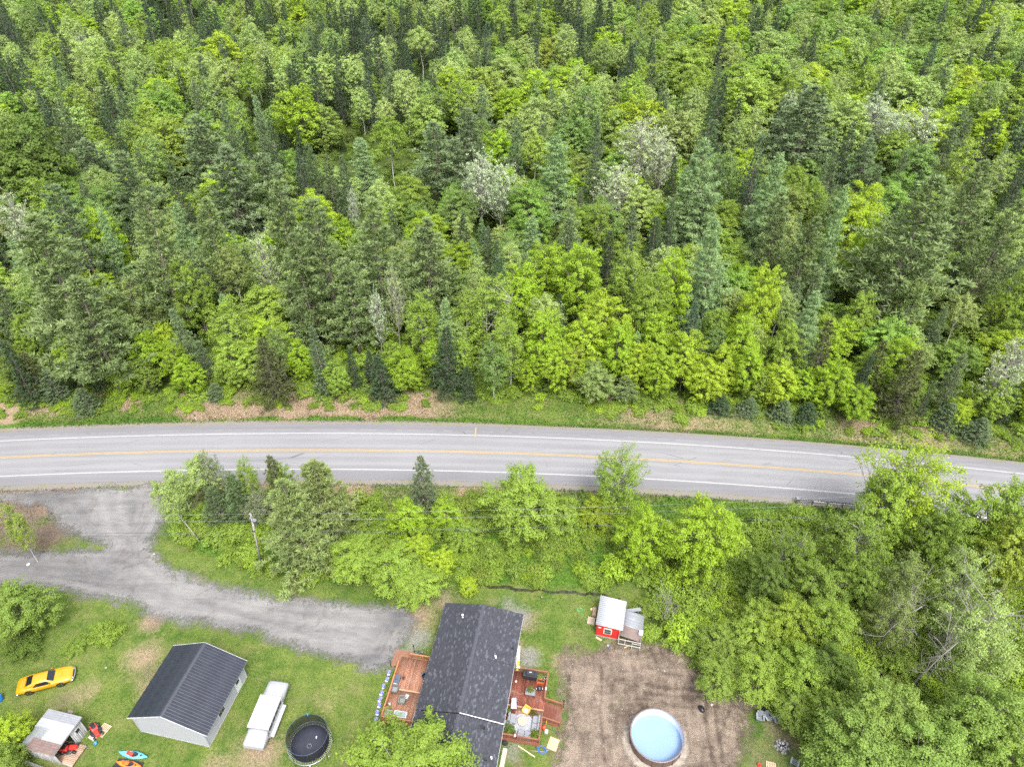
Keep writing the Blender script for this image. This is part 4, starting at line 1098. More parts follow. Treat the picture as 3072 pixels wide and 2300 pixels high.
sources, index = [], {}
for sp in ("maple_tree", "birch_tree", "spruce_tree", "pine_tree", "larch_tree"):
    for pi, pr in enumerate(PROTO[sp][:3]): index[(sp, pi)] = len(sources); sources.append(pr['whole'])
items = []
for d in far:
    if d['sp'] == 'bare_tree': continue
    pi = rg.randrange(3); pr = PROTO[d['sp']][pi]
    items.append(((d['x'], d['y'], float(terr(d['x'], d['y']))-.05), (rg.gauss(0, .03), rg.gauss(0, .03), rg.uniform(0, 6.28)), (d['r']/pr['R'],)*2 + (d['h']/pr['H'],), index[(d['sp'], pi)], d['c']))
scatter("far_forest", "unbroken mixed forest of spruces and spring-green trees filling the distance", items, sources)

# undergrowth between the trunks, on the verges and along the stream
us, ui = [pr['whole'] for pr in PROTO["leafy_bush"]] + [pr['whole'] for pr in PROTO["spruce_tree"][:2]], []
BC = (LEAFG, MIDG, LEAFG, (.23,.31,.05), (.28,.41,.04), LEAFG)
def bc(dark=False):
    k = rg.uniform(.8, 1.2); return tuple(a*k for a in rg.choice((MIDG, MIDG, DEEPG, (.16, .22, .05)) if dark else BC))
nb = len(us) - 2
y = 78.0
while y < 420:
    s = 2.5 if y < 150 else 3.6
    half = .75*(SP*CAM_H + y*CP) + 8; x = -half
    while x < half:
        px, py = x + rg.uniform(-.5, .5)*s, y + rg.uniform(-.5, .5)*s; x += s
        d = py - float(road_y(px))
        if d < 11.6 + 1.2*math.sin(px*.5) + rg.uniform(-.8, .8): continue
        f = rg.uniform(.45, 1.05) * (1.0 if d > 17 else .6)
        sm = rg.random() < .07
        ui.append(((px, py, float(terr(px, py))-.05), (0, 0, rg.uniform(0, 6.28)), ((f*.35,)*3 if sm else (f*1.05, f*1.05, f*rg.uniform(.6, 1.2))), nb + rg.randrange(2) if sm else rg.randrange(nb), SPRUCEG if sm else bc(d > 24)))
    y += s*.9
def fill(poly, s, lo, hi, keep=lambda x, y: True, flat=1.0):
    xs = [p[0] for p in poly]; ys = [p[1] for p in poly]
    gx, gy = np.meshgrid(np.arange(min(xs), max(xs), s), np.arange(min(ys), max(ys), s))
    gx = gx + np.array([rg.uniform(-.5, .5)*s for _ in range(gx.size)]).reshape(gx.shape); gy = gy + np.array([rg.uniform(-.5, .5)*s for _ in range(gy.size)]).reshape(gy.shape)
    sd = sd_poly(gx, gy, poly)
    for a, b, q in zip(gx.ravel(), gy.ravel(), sd.ravel()):
        if q > -.2 or not keep(a, b): continue
        f = rg.uniform(lo, hi)
        ui.append(((a, b, float(terr(a, b))-.03), (0, 0, rg.uniform(0, 6.28)), (f, f, f*flat*rg.uniform(.6, 1.1)), rg.randrange(nb), bc()))
fill(WOODS, 1.7, .5, 1.15)
fill(BRUSH, 1.0, .22, .6, lambda a, b: fnoise(a/2.4, b/2.4) > .46)
fill(BRUSH, 2.1, .5, 1.05, lambda a, b: fnoise(a/4+3, b/4) > .50)
fill(PP((380,1150),(560,1140),(740,1140),(990,1150),(990,1235),(900,1245),(700,1240),(520,1215),(410,1180)), 1.8, .5, 1.0, lambda a, b: fnoise(a/4+8, b/4) > .47)
def strip(d0, d1, x0, x1, n, lo, hi):
    for _ in range(n):
        a = rg.uniform(x0, x1); d = rg.uniform(d0, d1); b = float(road_y(a)) + d
        if fnoise(a/2.2+5, b/2.2) < .5: continue
        f = rg.uniform(lo, hi); ui.append(((a, b, float(terr(a, b))-.03), (0, 0, rg.uniform(0, 6.28)), (f*1.3, f*1.3, f*.7), rg.randrange(nb), bc()))
strip(12.0, 16.5, -84, 80, 500, .3, .75); strip(9.0, 12.5, -80, 75, 800, .14, .42); strip(7.0, 11, 5, 75, 240, .06, .16); strip(-12, -7.5, -15, 45, 200, .08, .25)
scatter("undergrowth", "low green undergrowth between the trees, along verge and stream", ui, us)
# unseen woods past the frame, western ones added to darken the garage roof's reflection
ws = []
for k_ in range(330):
    sx = rg.choice((-1, -1, -1, 1)); px = rg.uniform(-120, -57) if sx < 0 else rg.uniform(60, 110); py = rg.uniform(10, 58)
    if abs(px) < .72*(SP*CAM_H + py*CP) + 6: continue
    h = rg.uniform(9, 15)
    if k_ > 150: px, py, h = -rg.uniform(100, 185), rg.uniform(84, 150), rg.uniform(16, 24)
    pi = rg.randrange(3); pr = PROTO["maple_tree"][pi]
    ws.append(((px, py, 0), (0, 0, rg.uniform(0, 6.28)), (h*.3/pr['R'],)*2 + (h/pr['H'],), pi, rg.choice((MIDG, DEEPG, DEEPG))))
scatter("side_woods", "unseen leafy woods past the yard on both sides", ws, [p['whole'] for p in PROTO["maple_tree"][:3]])
# ------------------------------------------------------------------ HOUSE
def boards(name, parent, x0, x1, y0, y1, z, w, along, mat, gap=.012, th=.035, seed=1, label=None, lens=None):
    """a floor or wall of single boards with open joints, joined because each is only a few pixels wide"""
    rng = np.random.default_rng(seed)
    V, F, T = [], [], []
    a0, a1, l0, l1 = (x0, x1, y0, y1) if along == 'y' else (y0, y1, x0, x1)
    n = int(round((a1-a0)/w)); w = (a1-a0)/n
    for i in range(n):
        cuts = [l0, l1]
        if lens:
            cuts = [l0] + [c for c in lens if l0 < c < l1] + [l1]
        for p, q in zip(cuts[:-1], cuts[1:]):
            a, b = a0+i*w+gap/2, a0+(i+1)*w-gap/2
            p2, q2 = p+.004, q-.004
            dz = rng.normal(0, .002)
            xs = (a, b, p2, q2) if along == 'y' else (p2, q2, a, b)
            o = len(V)
            for zz in (z-th, z+dz):
                V += [(xs[0], xs[2], zz), (xs[1], xs[2], zz), (xs[1], xs[3], zz), (xs[0], xs[3], zz)]
            F += [(o+4, o+5, o+6, o+7), (o, o+1, o+5, o+4), (o+1, o+2, o+6, o+5), (o+2, o+3, o+7, o+6), (o+3, o, o+4, o+7)]
            T += [rng.uniform(0, 1)]*8
    me = np_mesh(name, V, F, [("tint", T)], [mat])
    o = link_mesh(name, me, parent)
    return tag(o, label, None, None, 'stuff')

M_STAIN_W = wood("deck_stain_light", (0.27, 0.135, 0.088), 'y')
M_STAIN_E = wood("deck_stain_red", (0.165, 0.055, 0.036), 'y')
M_STAIN_E2 = wood("deck_stain_faded", (0.22, 0.135, 0.09), 'y')
M_RAIL_W = paint("rail_stain_orange", (0.33, 0.13, 0.065), .6, vary=.25, scale=2)
M_RAIL_E = paint("rail_stain_red", (0.20, 0.075, 0.045), .6, vary=.25, scale=2)
M_WHITE = paint("white_trim", (0.47, 0.47, 0.48), .5, vary=.05)
M_BLACKM = paint("black_metal", (0.022, 0.022, 0.025), .4)
M_GREYM = paint("galvanised_metal", (0.36, 0.37, 0.39), .38, .75, vary=.1)

HO = at(1336, 1808, 2.8).lerp(at(1571, 1841, 2.8), .5)
HTH = R_(-9.6)
def hloc(x, y, z=0.0):
    c, s = math.cos(HTH), math.sin(HTH)
    return Vector((HO.x + x*c - y*s, HO.y + x*s + y*c, z))
def hpoly(*pts): return [tuple(hloc(*p))[:2] for p in pts]
NO_GRASS += [hpoly((-4.2,-.2),(4.2,-.2),(4.2,-26),(-4.2,-26)), hpoly((-9,-5),(-4,-5),(-4,-13.1),(-8,-13.1),(-8,-6.9),(-9,-6.9)), hpoly((4,-5.5),(8,-5.5),(8,-8.5),(9.9,-8.5),(9.9,-10.4),(8,-10.4),(8,-12.8),(4,-12.8))]

def shingle_material():
    t = NT("asphalt_shingles")
    p = t.coord("Object"); k = t.attr("tint")
    c = t.mix(t.ramp(k, .0, .78), (0.027, 0.0285, 0.037), (0.040, 0.0425, 0.054))
    c = t.mix(t.ramp(k, .80, 1.0), c, (0.092, 0.097, 0.118))
    c = t.mix(t.math('MULTIPLY', t.noise(40, p, 2), .3), c, (0.08, 0.08, 0.09))
    return t.done(t.bsdf(**{"Base Color": c, "Roughness": .9, "Specular IOR Level": .3, "Normal": t.bump(t.noise(60, p, 2), .2, .01)}).outputs[0])
M_SHINGLE = shingle_material()

def shingle_roof(parent, name, half, y0, y1, ze, zr, seed=1):
    """gable roof: a solid shell, courses of single shingle tabs on it, ridge caps on top"""
    sh = MB()
    th = .14
    sh.add([(-half,y0,ze),(0,y0,zr),(half,y0,ze),(half,y0,ze-th),(0,y0,zr-th),(-half,y0,ze-th),(-half,y1,ze),(0,y1,zr),(half,y1,ze),(half,y1,ze-th),(0,y1,zr-th),(-half,y1,ze-th)],
           [(0,1,7,6),(1,2,8,7),(2,3,9,8),(3,4,10,9),(4,5,11,10),(5,0,6,11),(0,5,4,1),(1,4,3,2),(6,7,10,11),(7,8,9,10)])
    r = sh.build(name, paint("roof_edge", (0.035, 0.036, 0.042), .8), parent)
    rng = np.random.default_rng(seed)
    L = math.hypot(half, zr-ze); course, tabw = .145, .33
    V, F, T = [], [], []
    n = int(L/course); m = int((y1-y0)/tabw)
    pat = rng.uniform(0, 1, (2, n, m+2))
    for sgn in (-1, 1):
        for j in range(n+1):
            u0, u1 = j*course, min((j+1)*course+.02, L)
            if u0 >= L-.02: continue
            off = (j % 2)*.5*tabw + (j % 5)*.06
            for i in range(-1, m+1):
                a, b = max(y0, y0+i*tabw+off+.006), min(y1, y0+(i+1)*tabw+off-.006)
                if b-a < .03: continue
                def pt(u, y, h):
                    x = half*(1-u/L); z = ze + (zr-ze)*u/L
                    return (sgn*(x + h*(zr-ze)/L), y, z + h*half/L)
                o = len(V)
                V += [pt(u0, a, .018), pt(u0, b, .018), pt(u1, b, .004), pt(u1, a, .004), pt(u0, a, .001), pt(u0, b, .001)]
                q = [(o, o+1, o+2, o+3), (o+4, o+5, o+1, o)]
                F += q if sgn < 0 else [tuple(reversed(f)) for f in q]
                k = rng.uniform(0, 1)
                T += [k]*6
    s = link_mesh("shingles", np_mesh("shingles", V, F, [("tint", T)], [M_SHINGLE]), parent); tag(s, kind='stuff')
    cap = MB()
    cl = .30
    for i in range(int((y1-y0)/cl)):
        a = y0+i*cl
        cap.add([(-.17, a, zr-.035+.022), (0, a, zr+.022), (.17, a, zr-.035+.022), (-.17, a+cl+.02, zr-.035+.034), (0, a+cl+.02, zr+.034), (.17, a+cl+.02, zr-.035+.034), (-.17, a+cl+.02, zr-.035), (0, a+cl+.02, zr), (.17, a+cl+.02, zr-.035)],
                [(0, 3, 4, 1), (1, 4, 5, 2), (3, 6, 7, 4), (4, 7, 8, 5)])
    cap.build("ridge_caps", paint("ridge_cap", (0.05, 0.052, 0.065), .9, vary=.4, scale=6), parent, kind='stuff')
    return r

house = thing("house", "long low house with dark shingled gable roof between two wooden decks", "house", (HO.x, HO.y, 0), HTH)
M_SIDE = paint("cream_siding", (0.42, 0.40, 0.34), .6, vary=.06)
def wall_box(parent, x0, x1, y0, y1, z0, z1, mat, zr=None, name="wall"):
    t = .12
    for (a, b, c, d) in ((x0, x0+t, y0, y1), (x1-t, x1, y0, y1), (x0+t, x1-t, y0, y0+t), (x0+t, x1-t, y1-t, y1)):
        mb = MB().box(a, b, c, d, z0, z1)
        if zr and d-c < .2:
            xm = (x0+x1)/2
            mb.add([(x0, c, z1+.001), (x1, c, z1+.001), (xm, c, zr), (x0, d, z1+.001), (x1, d, z1+.001), (xm, d, zr)], [(0, 1, 2), (5, 4, 3), (0, 2, 5, 3), (2, 1, 4, 5), (1, 0, 3, 4)])
        mb.build(name, mat, parent)
wall_box(house, -4.1, 4.1, -25.6, -.35, 0, 2.58, M_SIDE, 3.3)
sd = MB()
for i in range(20):
    z = .35+i*.115
    sd.hexa([(4.1,-25.6,z),(4.125,-25.6,z),(4.125,-.35,z),(4.1,-.35,z),(4.1,-25.6,z+.11),(4.106,-25.6,z+.11),(4.106,-.35,z+.11),(4.1,-.35,z+.11)])
    sd.hexa([(-4.125,-25.6,z),(-4.1,-25.6,z),(-4.1,-.35,z),(-4.125,-.35,z),(-4.106,-25.6,z+.11),(-4.1,-25.6,z+.11),(-4.1,-.35,z+.11),(-4.106,-.35,z+.11)])
sd.build("siding", M_SIDE, house, kind='stuff')
shingle_roof(house, "roof", 4.46, -12.40, 0.0, 2.8, 3.6, 1)
shingle_roof(house, "roof", 4.44, -26.0, -12.46, 2.70, 3.5, 2)
MB().bar((.05, -12.42, 3.64), (4.46, -12.42, 2.84), .07, .05).build("flashing", paint("white_flashing", (.6, .6, .62), .4), house)
MB().bar((-.9, -12.42, 3.47), (.05, -12.42, 3.64), .05, .03).build("flashing", M_BLACKM, house)
MB().bar((0.1, -6.22, 3.602), (4.46, -6.22, 2.823), .06, .012).build("roof_seam", M_BLACKM, house)
for s, y0, y1, z in ((-1, -12.4, 0, 2.7), (1, -12.4, 0, 2.7), (-1, -26, -12.46, 2.6), (1, -26, -12.46, 2.6)):
    MB().box(s*4.47-.012, s*4.47+.012, y0, y1, z-.06, z+.06).build("fascia", M_WHITE, house)
for y, z in ((-9.0, 1.5), (-14.5, 1.5), (-3.0, 1.5), (-17, 1.5)):
    for s in (1, -1):
        MB().box(s*4.13-.03, s*4.13+.03, y-.6, y+.6, z-.5, z+.5).build("window_frame", M_WHITE, house)
        MB().box(s*4.155-.012, s*4.155+.012, y-.53, y+.53, z-.43, z+.43).build("pane", glass_dark(), house)
def roofz(x): return 2.8 + .8*(1-abs(x)/4.46)
def lhouse(u, v, z): 
    p = at(u, v, z); c, s = math.cos(HTH), math.sin(HTH); dx, dy = p.x-HO.x, p.y-HO.y
    return dx*c+dy*s, -dx*s+dy*c
x, y = lhouse(1388, 1848, 3.35)
ch = MB().lathe([(.09, 0), (.09, .45), (.085, .45)], (0, 0, 0), 12).lathe([(.17, .46), (.17, .52), (.02, .62)], (0, 0, 0), 12)
ch.build("chimney_pipe", paint("bright_steel", (.62, .63, .65), .3, .6), house, (x, y, roofz(x)-.05))
MB().lathe([(.19, 0), (.10, .08)], n=12).build("pipe_boot", M_GREYM, house, (x, y, roofz(x)))
for u, v, sz, m in ((1487, 1972, .13, M_WHITE), (1474, 2269, .12, M_WHITE), (1538, 1942, .12, M_BLACKM), (1447, 2181, .2, M_BLACKM), (1456, 2276, .12, M_BLACKM)):
    x, y = lhouse(u, v, 3.1)
    MB().lathe([(sz*1.25, 0), (sz*.6, .05), (sz*.5, .22), (sz*.55, .24)], n=10).cbox((0, 0, .27), (sz*1.5, sz*1.3, .06)).build("roof_vent", m, house, (x, y, roofz(x)-.02 - (.1 if y < -12.4 else 0)))
# white and yellow boards leaning at the foot of the east wall
tag(MB().bar((4.30, -2.2, .03), (4.62, -5.4, .1), .34, .05).build("white_plank", M_WHITE), "long white plank lying along the house's east wall", "plank")
o = bpy.data.objects["white_plank"]; o.location = (HO.x, HO.y, 0); o.rotation_euler = (0, 0, HTH)
tag(MB().bar((4.55, -4.0, .14), (4.70, -6.3, .16), .22, .06).build("yellow_ladder", paint("yellow_fibreglass", (.75, .62, .05), .5), loc=(HO.x, HO.y, 0), rot=(0, 0, HTH)), "yellow board on the white plank beside the house", "board")
tag(MB().bar((4.75, -13.4, .03), (4.65, -17.2, .03), .45, .06).build("wide_plank", paint("grey_plank", (.36, .32, .28), .8, vary=.25), loc=(HO.x, HO.y, 0), rot=(0, 0, HTH)), "wide weathered plank beside the house's south-east wall", "plank")

# ------------------------------------------------------------------ DECKS
_post = {}
def railing(parent, a, b, z0, h, mat, tag_posts=True, step=1.5, ends=(True, True), zb=None):
    """top rail, bottom rail, posts, balusters between a and b (deck coordinates); z0 may differ at b (zb) on stairs"""
    a, b = Vector((a[0], a[1], z0)), Vector((b[0], b[1], z0 if zb is None else zb))
    up = Vector((0, 0, 1)); d = b-a; L = d.length
    MB().bar(a+up*h, b+up*h, .14, .04).build("top_rail", mat, parent)
    MB().bar(a+up*(h-.09), b+up*(h-.09), .04, .09).build("rail_board", mat, parent)
    MB().bar(a+up*.10, b+up*.10, .04, .09).build("rail_board", mat, parent)
    n = max(1, round(L/step))
    for i in range(n+1):
        if (i == 0 and not ends[0]) or (i == n and not ends[1]): continue
        p = a + d*(i/n)
        MB().box(p.x-.045, p.x+.045, p.y-.045, p.y+.045, p.z-.3, p.z+h-.022).build("rail_post", mat, parent)
    k = int(L/.125); bl = MB()
    for i in range(1, k):
        p = a + d*(i/k); bl.box(p.x-.018, p.x+.018, p.y-.018, p.y+.018, p.z+.14, p.z+h-.13)
    bl.build("balusters", mat, parent, kind='stuff')

def lamp_post(name, p, h, label, group="black lamp posts by the stairs"):
    t = thing(name, label, "lamp", p, 0, group)
    MB().lathe([(.05, 0), (.035, .03), (.03, h-.12), (.05, h-.11)], n=10).build("post", M_BLACKM, t)
    MB().lathe([(.05, h-.11), (.075, h-.02), (.075, h+.10), (.09, h+.11), (.02, h+.2)], n=10).build("lantern", M_BLACKM, t)
    return t

dw = thing("wooden_deck", "orange wooden deck with corner steps on the house's west side", "deck", (HO.x, HO.y, 0), HTH)
ZW = .56
boards("deck_boards", dw, -8.0, -4.12, -13.05, -5.9, ZW, .14, 'y', M_STAIN_W, seed=4, lens=[-9.55])
MB().box(-7.9, -4.12, -9.62, -9.48, ZW-.01, ZW+.006).build("joint_board", paint("joint_board", (.42, .25, .15), .7), dw)
for a, b in (((-8.0, -13.05), (-4.12, -13.05)), ((-8.0, -13.05), (-8.0, -5.9)), ((-8.0, -5.9), (-4.12, -5.9))):
    MB().bar((*a, ZW-.17), (*b, ZW-.17), .04, .24).build("fascia_board", M_RAIL_W, dw)
for x, y in ((-7.8, -12.8), (-7.8, -9.5), (-7.8, -6.2), (-4.5, -12.8), (-4.5, -6.2)):
    MB().box(x-.06, x+.06, y-.06, y+.06, 0, ZW-.05).build("footing_post", M_RAIL_W, dw)
railing(dw, (-7.95, -6.95), (-7.95, -13.0), ZW, .92, M_RAIL_W)
railing(dw, (-7.95, -13.0), (-4.2, -13.0), ZW, .92, M_RAIL_W, ends=(False, True))
railing(dw, (-7.0, -5.95), (-4.2, -5.95), ZW, .92, M_RAIL_W)
for i in range(3):                                                    # corner steps wrap round the deck's corner
    o = .34*(i+1); z = ZW - .165*(i+1)
    MB().box(-8.0-o, -8.0-o+.335, -6.9, -5.9+o, z-.04, z).build("step_board", M_STAIN_W, dw)
    MB().box(-8.0-o+.337, -7.02, -5.9+o-.335, -5.9+o, z-.04, z).build("step_board", M_STAIN_W, dw)
    MB().box(-8.0-o+.02, -8.0-o+.05, -6.9, -5.92+o, 0, z-.042).build("riser", M_RAIL_W, dw)
    MB().box(-8.0-o+.05, -7.02, -5.95+o, -5.92+o, 0, z-.042).build("riser", M_RAIL_W, dw)
lamp_post("lamp_post", hloc(-8.95, -6.98), 1.05, "black lamp post at the foot of the west deck's steps, by the lawn")
lamp_post("lamp_post", hloc(-6.95, -4.85), 1.15, "black lamp post at the west deck's steps, by the gravel")

de = thing("wooden_deck", "red-brown wooden deck with side stairs on the house's east side", "deck", (HO.x, HO.y, 0), HTH)
ZE = .66
boards("deck_boards", de, 4.14, 8.0, -9.25, -5.55, ZE, .14, 'y', M_STAIN_E, seed=5)
boards("deck_boards", de, 4.14, 8.0, -12.75, -9.40, ZE, .14, 'y', M_STAIN_E, seed=6)
boards("faded_boards", de, 5.2, 7.98, -10.35, -9.40, ZE+.004, .14, 'y', M_STAIN_E2, seed=7)
MB().box(4.14, 8.0, -9.40, -9.25, ZE-.03, ZE+.005).build("joint_board", paint("joint_board_red", (.36, .2, .12), .7), de)
for a, b in (((4.14, -12.78), (8.0, -12.78)), ((8.0, -12.75), (8.0, -5.55)), ((4.14, -5.55), (8.0, -5.55))):
    MB().bar((*a, ZE-.19), (*b, ZE-.19), .04, .30).build("fascia_board", M_RAIL_E, de)
for x, y in ((7.8, -12.5), (7.8, -9.5), (7.8, -5.8), (4.5, -12.5), (4.5, -5.8)):
    MB().box(x-.06, x+.06, y-.06, y+.06, 0, ZE-.05).build("footing_post", M_RAIL_E, de)
railing(de, (4.3, -5.6), (7.97, -5.6), ZE, .9, M_RAIL_E)
railing(de, (7.97, -5.6), (7.97, -8.45), ZE, .9, M_RAIL_E, ends=(False, True))
railing(de, (7.97, -10.42), (7.97, -12.72), ZE, .9, M_RAIL_E)
railing(de, (7.97, -12.72), (4.3, -12.72), ZE, .9, M_RAIL_E, ends=(False, True))
for i in range(6):
    z = ZE - .11*(i+.6); x = 8.03 + .305*i
    MB().box(x, x+.285, -10.38, -8.50, z-.04, z).build("tread", M_STAIN_E, de)
    MB().box(x+.29, x+.302, -10.38, -8.50, max(0, z-.15), z-.01).build("riser", M_RAIL_E, de)
for y in (-8.47, -10.41): MB().bar((8.0, y, ZE-.14), (9.85, y, .02), .04, .22).build("stringer", M_RAIL_E, de)
railing(de, (8.02, -8.45), (9.82, -8.45), ZE, .9, M_RAIL_E, ends=(False, True), zb=.06, step=1.8)
railing(de, (8.02, -10.43), (9.82, -10.43), ZE, .9, M_RAIL_E, ends=(False, True), zb=.06, step=1.8)
lamp_post("lamp_post", hloc(9.95, -8.35), 1.35, "black lamp post at the bottom of the east deck's stairs")
for x, y, zz, lb in ((4.75, -5.6, ZE+.93, "white box lying on the east deck's rear rail"), (7.97, -7.45, ZE+.93, "white lantern on the east deck's side rail by the stairs"), (5.6, -12.72, ZE+.93, "small white lamp on the east deck's front rail")):
    p = hloc(x, y, zz-.01)
    t = thing("rail_lamp", lb, "lamp", p, HTH, "white lamps on the east deck's rails")
    d = (.42, .2) if x < 5 else (.17, .3)
    MB().box(-d[0]/2, d[0]/2, -d[1]/2, d[1]/2, 0, .05).build("base", M_WHITE, t)
    MB().lathe([(.07, .05), (.09, .12), (.06, .2), (.02, .22)], n=10, sx=d[0]/.2, sy=d[1]/.2).build("cover", M_WHITE, t)

# ------------------------------------------------------------------ GARAGE
def metal_roofing():
    t = NT("charcoal_roofing")
    p = t.coord("Object")
    c = t.mix(t.ramp(t.noise(1.2, p, 5), .35, .65), (0.014, 0.0165, 0.026), (0.022, 0.026, 0.038))
    return t.done(t.bsdf(**{"Base Color": c, "Roughness": t.ramp(t.noise(2, p, 4), -.3, 2.6), "Specular IOR Level": .55}).outputs[0])
M_ROOFING = metal_roofing()
FL, FR = at(427, 2192), at(632, 2239)
GTH = math.atan2(FR.y-FL.y, FR.x-FL.x)
garage = thing("garage", "grey garage with a ribbed charcoal metal gable roof", "garage", (FL.x, FL.y, 0), GTH)
GW, GD, GE, GR = 7.45, 7.45, 2.72, 4.78
M_GWALL = paint("grey_vinyl", (0.27, 0.277, 0.295), .55, vary=.06, scale=1)
wall_box(garage, 0, GW, 0, GD, 0, GE-.05, M_GWALL, GR-.22)
sd = MB()
for i in range(36):                                                   # lapped siding on the four walls
    z = .12 + i*.125
    if z < GE-.15:
        for x, o in ((0, -1), (GW, 1)):
            sd.hexa([(x,0,z),(x+o*.022,0,z),(x+o*.022,GD,z),(x,GD,z),(x,0,z+.12),(x+o*.005,0,z+.12),(x+o*.005,GD,z+.12),(x,GD,z+.12)] if o > 0 else
                    [(x+o*.022,0,z),(x,0,z),(x,GD,z),(x+o*.022,GD,z),(x+o*.005,0,z+.12),(x,0,z+.12),(x,GD,z+.12),(x+o*.005,GD,z+.12)])
    f = min(1, max(0, (GR-.25-z-.12)/(GR-GE)))
    if f > .03:
        xa, xb = GW/2-f*GW/2, GW/2+f*GW/2
        sd.hexa([(xa,-.022,z),(xb,-.022,z),(xb,0,z),(xa,0,z),(xa,-.005,z+.12),(xb,-.005,z+.12),(xb,0,z+.12),(xa,0,z+.12)])
sd.build("siding", M_GWALL, garage, kind='stuff')
for x, y in ((-.02, -.02), (GW+.02, -.02), (GW+.02, GD+.02), (-.02, GD+.02)):
    MB().box(x-.06, x+.06, y-.06, y+.06, .02, GE-.12).build("corner_trim", paint("grey_trim", (.34, .35, .37), .5), garage)
ov = .62; RY0, RY1 = -.14, GD+.38
xm = (GW-.05)/2
slope = (GR-GE)/(xm+ov)
npan = 9; pw = (RY1-RY0)/npan
for s in (-1, 1):
    pb = MB()
    ang = math.atan(slope); L = math.hypot(xm+ov, GR-GE)
    def rp(u, y, h):
        f = u/L
        return (xm + s*((xm+ov)*f + h*math.sin(ang)), y, GR - (GR-GE)*f + h*math.cos(ang))
    prof = [(0, 0), (.03, .007), (.06, .007), (.09, 0), (pw/3, 0), (pw/3+.03, .007), (pw/3+.06, .007), (pw/3+.09, 0), (2*pw/3, 0), (2*pw/3+.03, .007), (2*pw/3+.06, .007), (2*pw/3+.09, 0), (pw, 0)]
    vs = [rp(u, y, h) for u in (.0, L) for y, h in prof] + [rp(u, y, -.05) for u in (.0, L) for y in (0, pw)]
    n = len(prof)
    fs = [(i, i+1, n+i+1, n+i) if s > 0 else (i, n+i, n+i+1, i+1) for i in range(n-1)] + [(2*n, 2*n+2, 2*n+3, 2*n+1) if s > 0 else (2*n, 2*n+1, 2*n+3, 2*n+2)]
    fs += [tuple(range(n, 2*n)) + (2*n+3, 2*n+2)]
    pb.add(vs, fs)
    o0 = pb.build("roof_panel", M_ROOFING, garage, (0, RY0, 0))
    for i in range(1, npan): twin(o0, garage, (0, RY0+i*pw, .0005*(i % 2)))
    for y in (RY0-.012, RY1+.012): MB().bar(rp(0, y, -.03), rp(L, y, -.03), .025, .16).build("rake_trim", paint("pale_rake", (.45, .46, .49), .45), garage)
    MB().bar(rp(L-.02, RY0, -.07), rp(L-.02, RY1, -.07), .03, .10).build("eave_trim", paint("pale_rake", (.45, .46, .49), .45), garage)
MB().add([(xm-.2, RY0-.02, GR-.07), (xm, RY0-.02, GR+.04), (xm+.2, RY0-.02, GR-.07), (xm-.2, RY1+.02, GR-.07), (xm, RY1+.02, GR+.04), (xm+.2, RY1+.02, GR-.07)], [(0, 3, 4, 1), (1, 4, 5, 2)]).build("ridge_cap", paint("ridge_metal", (.04, .044, .056), .45), garage)
dr = MB().box(GW-.02, GW+.05, 5.62, 6.58, .08, 2.12).build("door", paint("white_door", (.52, .52, .53), .45), garage)
MB().box(GW+.045, GW+.058, 5.83, 6.37, 1.2, 1.9).build("pane", glass_dark(), dr)
MB().lathe([(.03, 0), (.04, .05)], n=8).build("handle", M_GREYM, dr, (GW+.05, 5.72, 1.05), (0, R_(90), 0))
wf = MB().box(GW-.02, GW+.06, 2.35, 3.45, 1.05, 2.25).build("window", M_WHITE, garage)
for i in range(2):
    for j in range(4): MB().box(GW+.05, GW+.068, 2.42+i*.49, 2.42+i*.49+.46, 1.12+j*.27, 1.12+j*.27+.245).build("pane", glass_dark(), wf)
MB().box(GW+.02, GW+.12, GD-.25, GD-.12, 1.9, 2.1).build("wall_light", M_WHITE, garage)
MB().box(-.05, GW+.05, -.05, GD+.05, -.02, .1).build("foundation", paint("concrete", (.3, .3, .29), .85), garage)
_c, _s = math.cos(GTH), math.sin(GTH)
gl = lambda x, y: (FL.x+x*_c-y*_s, FL.y+x*_s+y*_c)
NO_GRASS.append([gl(-.1, -.1), gl(GW+.1, -.1), gl(GW+.1, GD+.1), gl(-.1, GD+.1)])

# ------------------------------------------------------------------ WEATHERED SHED (lower left)
STH = R_(-14.5)
sp_ = at(255/4.87, 1960+1350/4.87, 2.4); sq_ = at(700/4.87, 1960+805/4.87, 2.5)
S0 = (-47.35, 31.75)
shed = thing("weathered_shed", "weathered grey shed under a patchwork of metal roof sheets", "shed", (*S0, 0), STH)
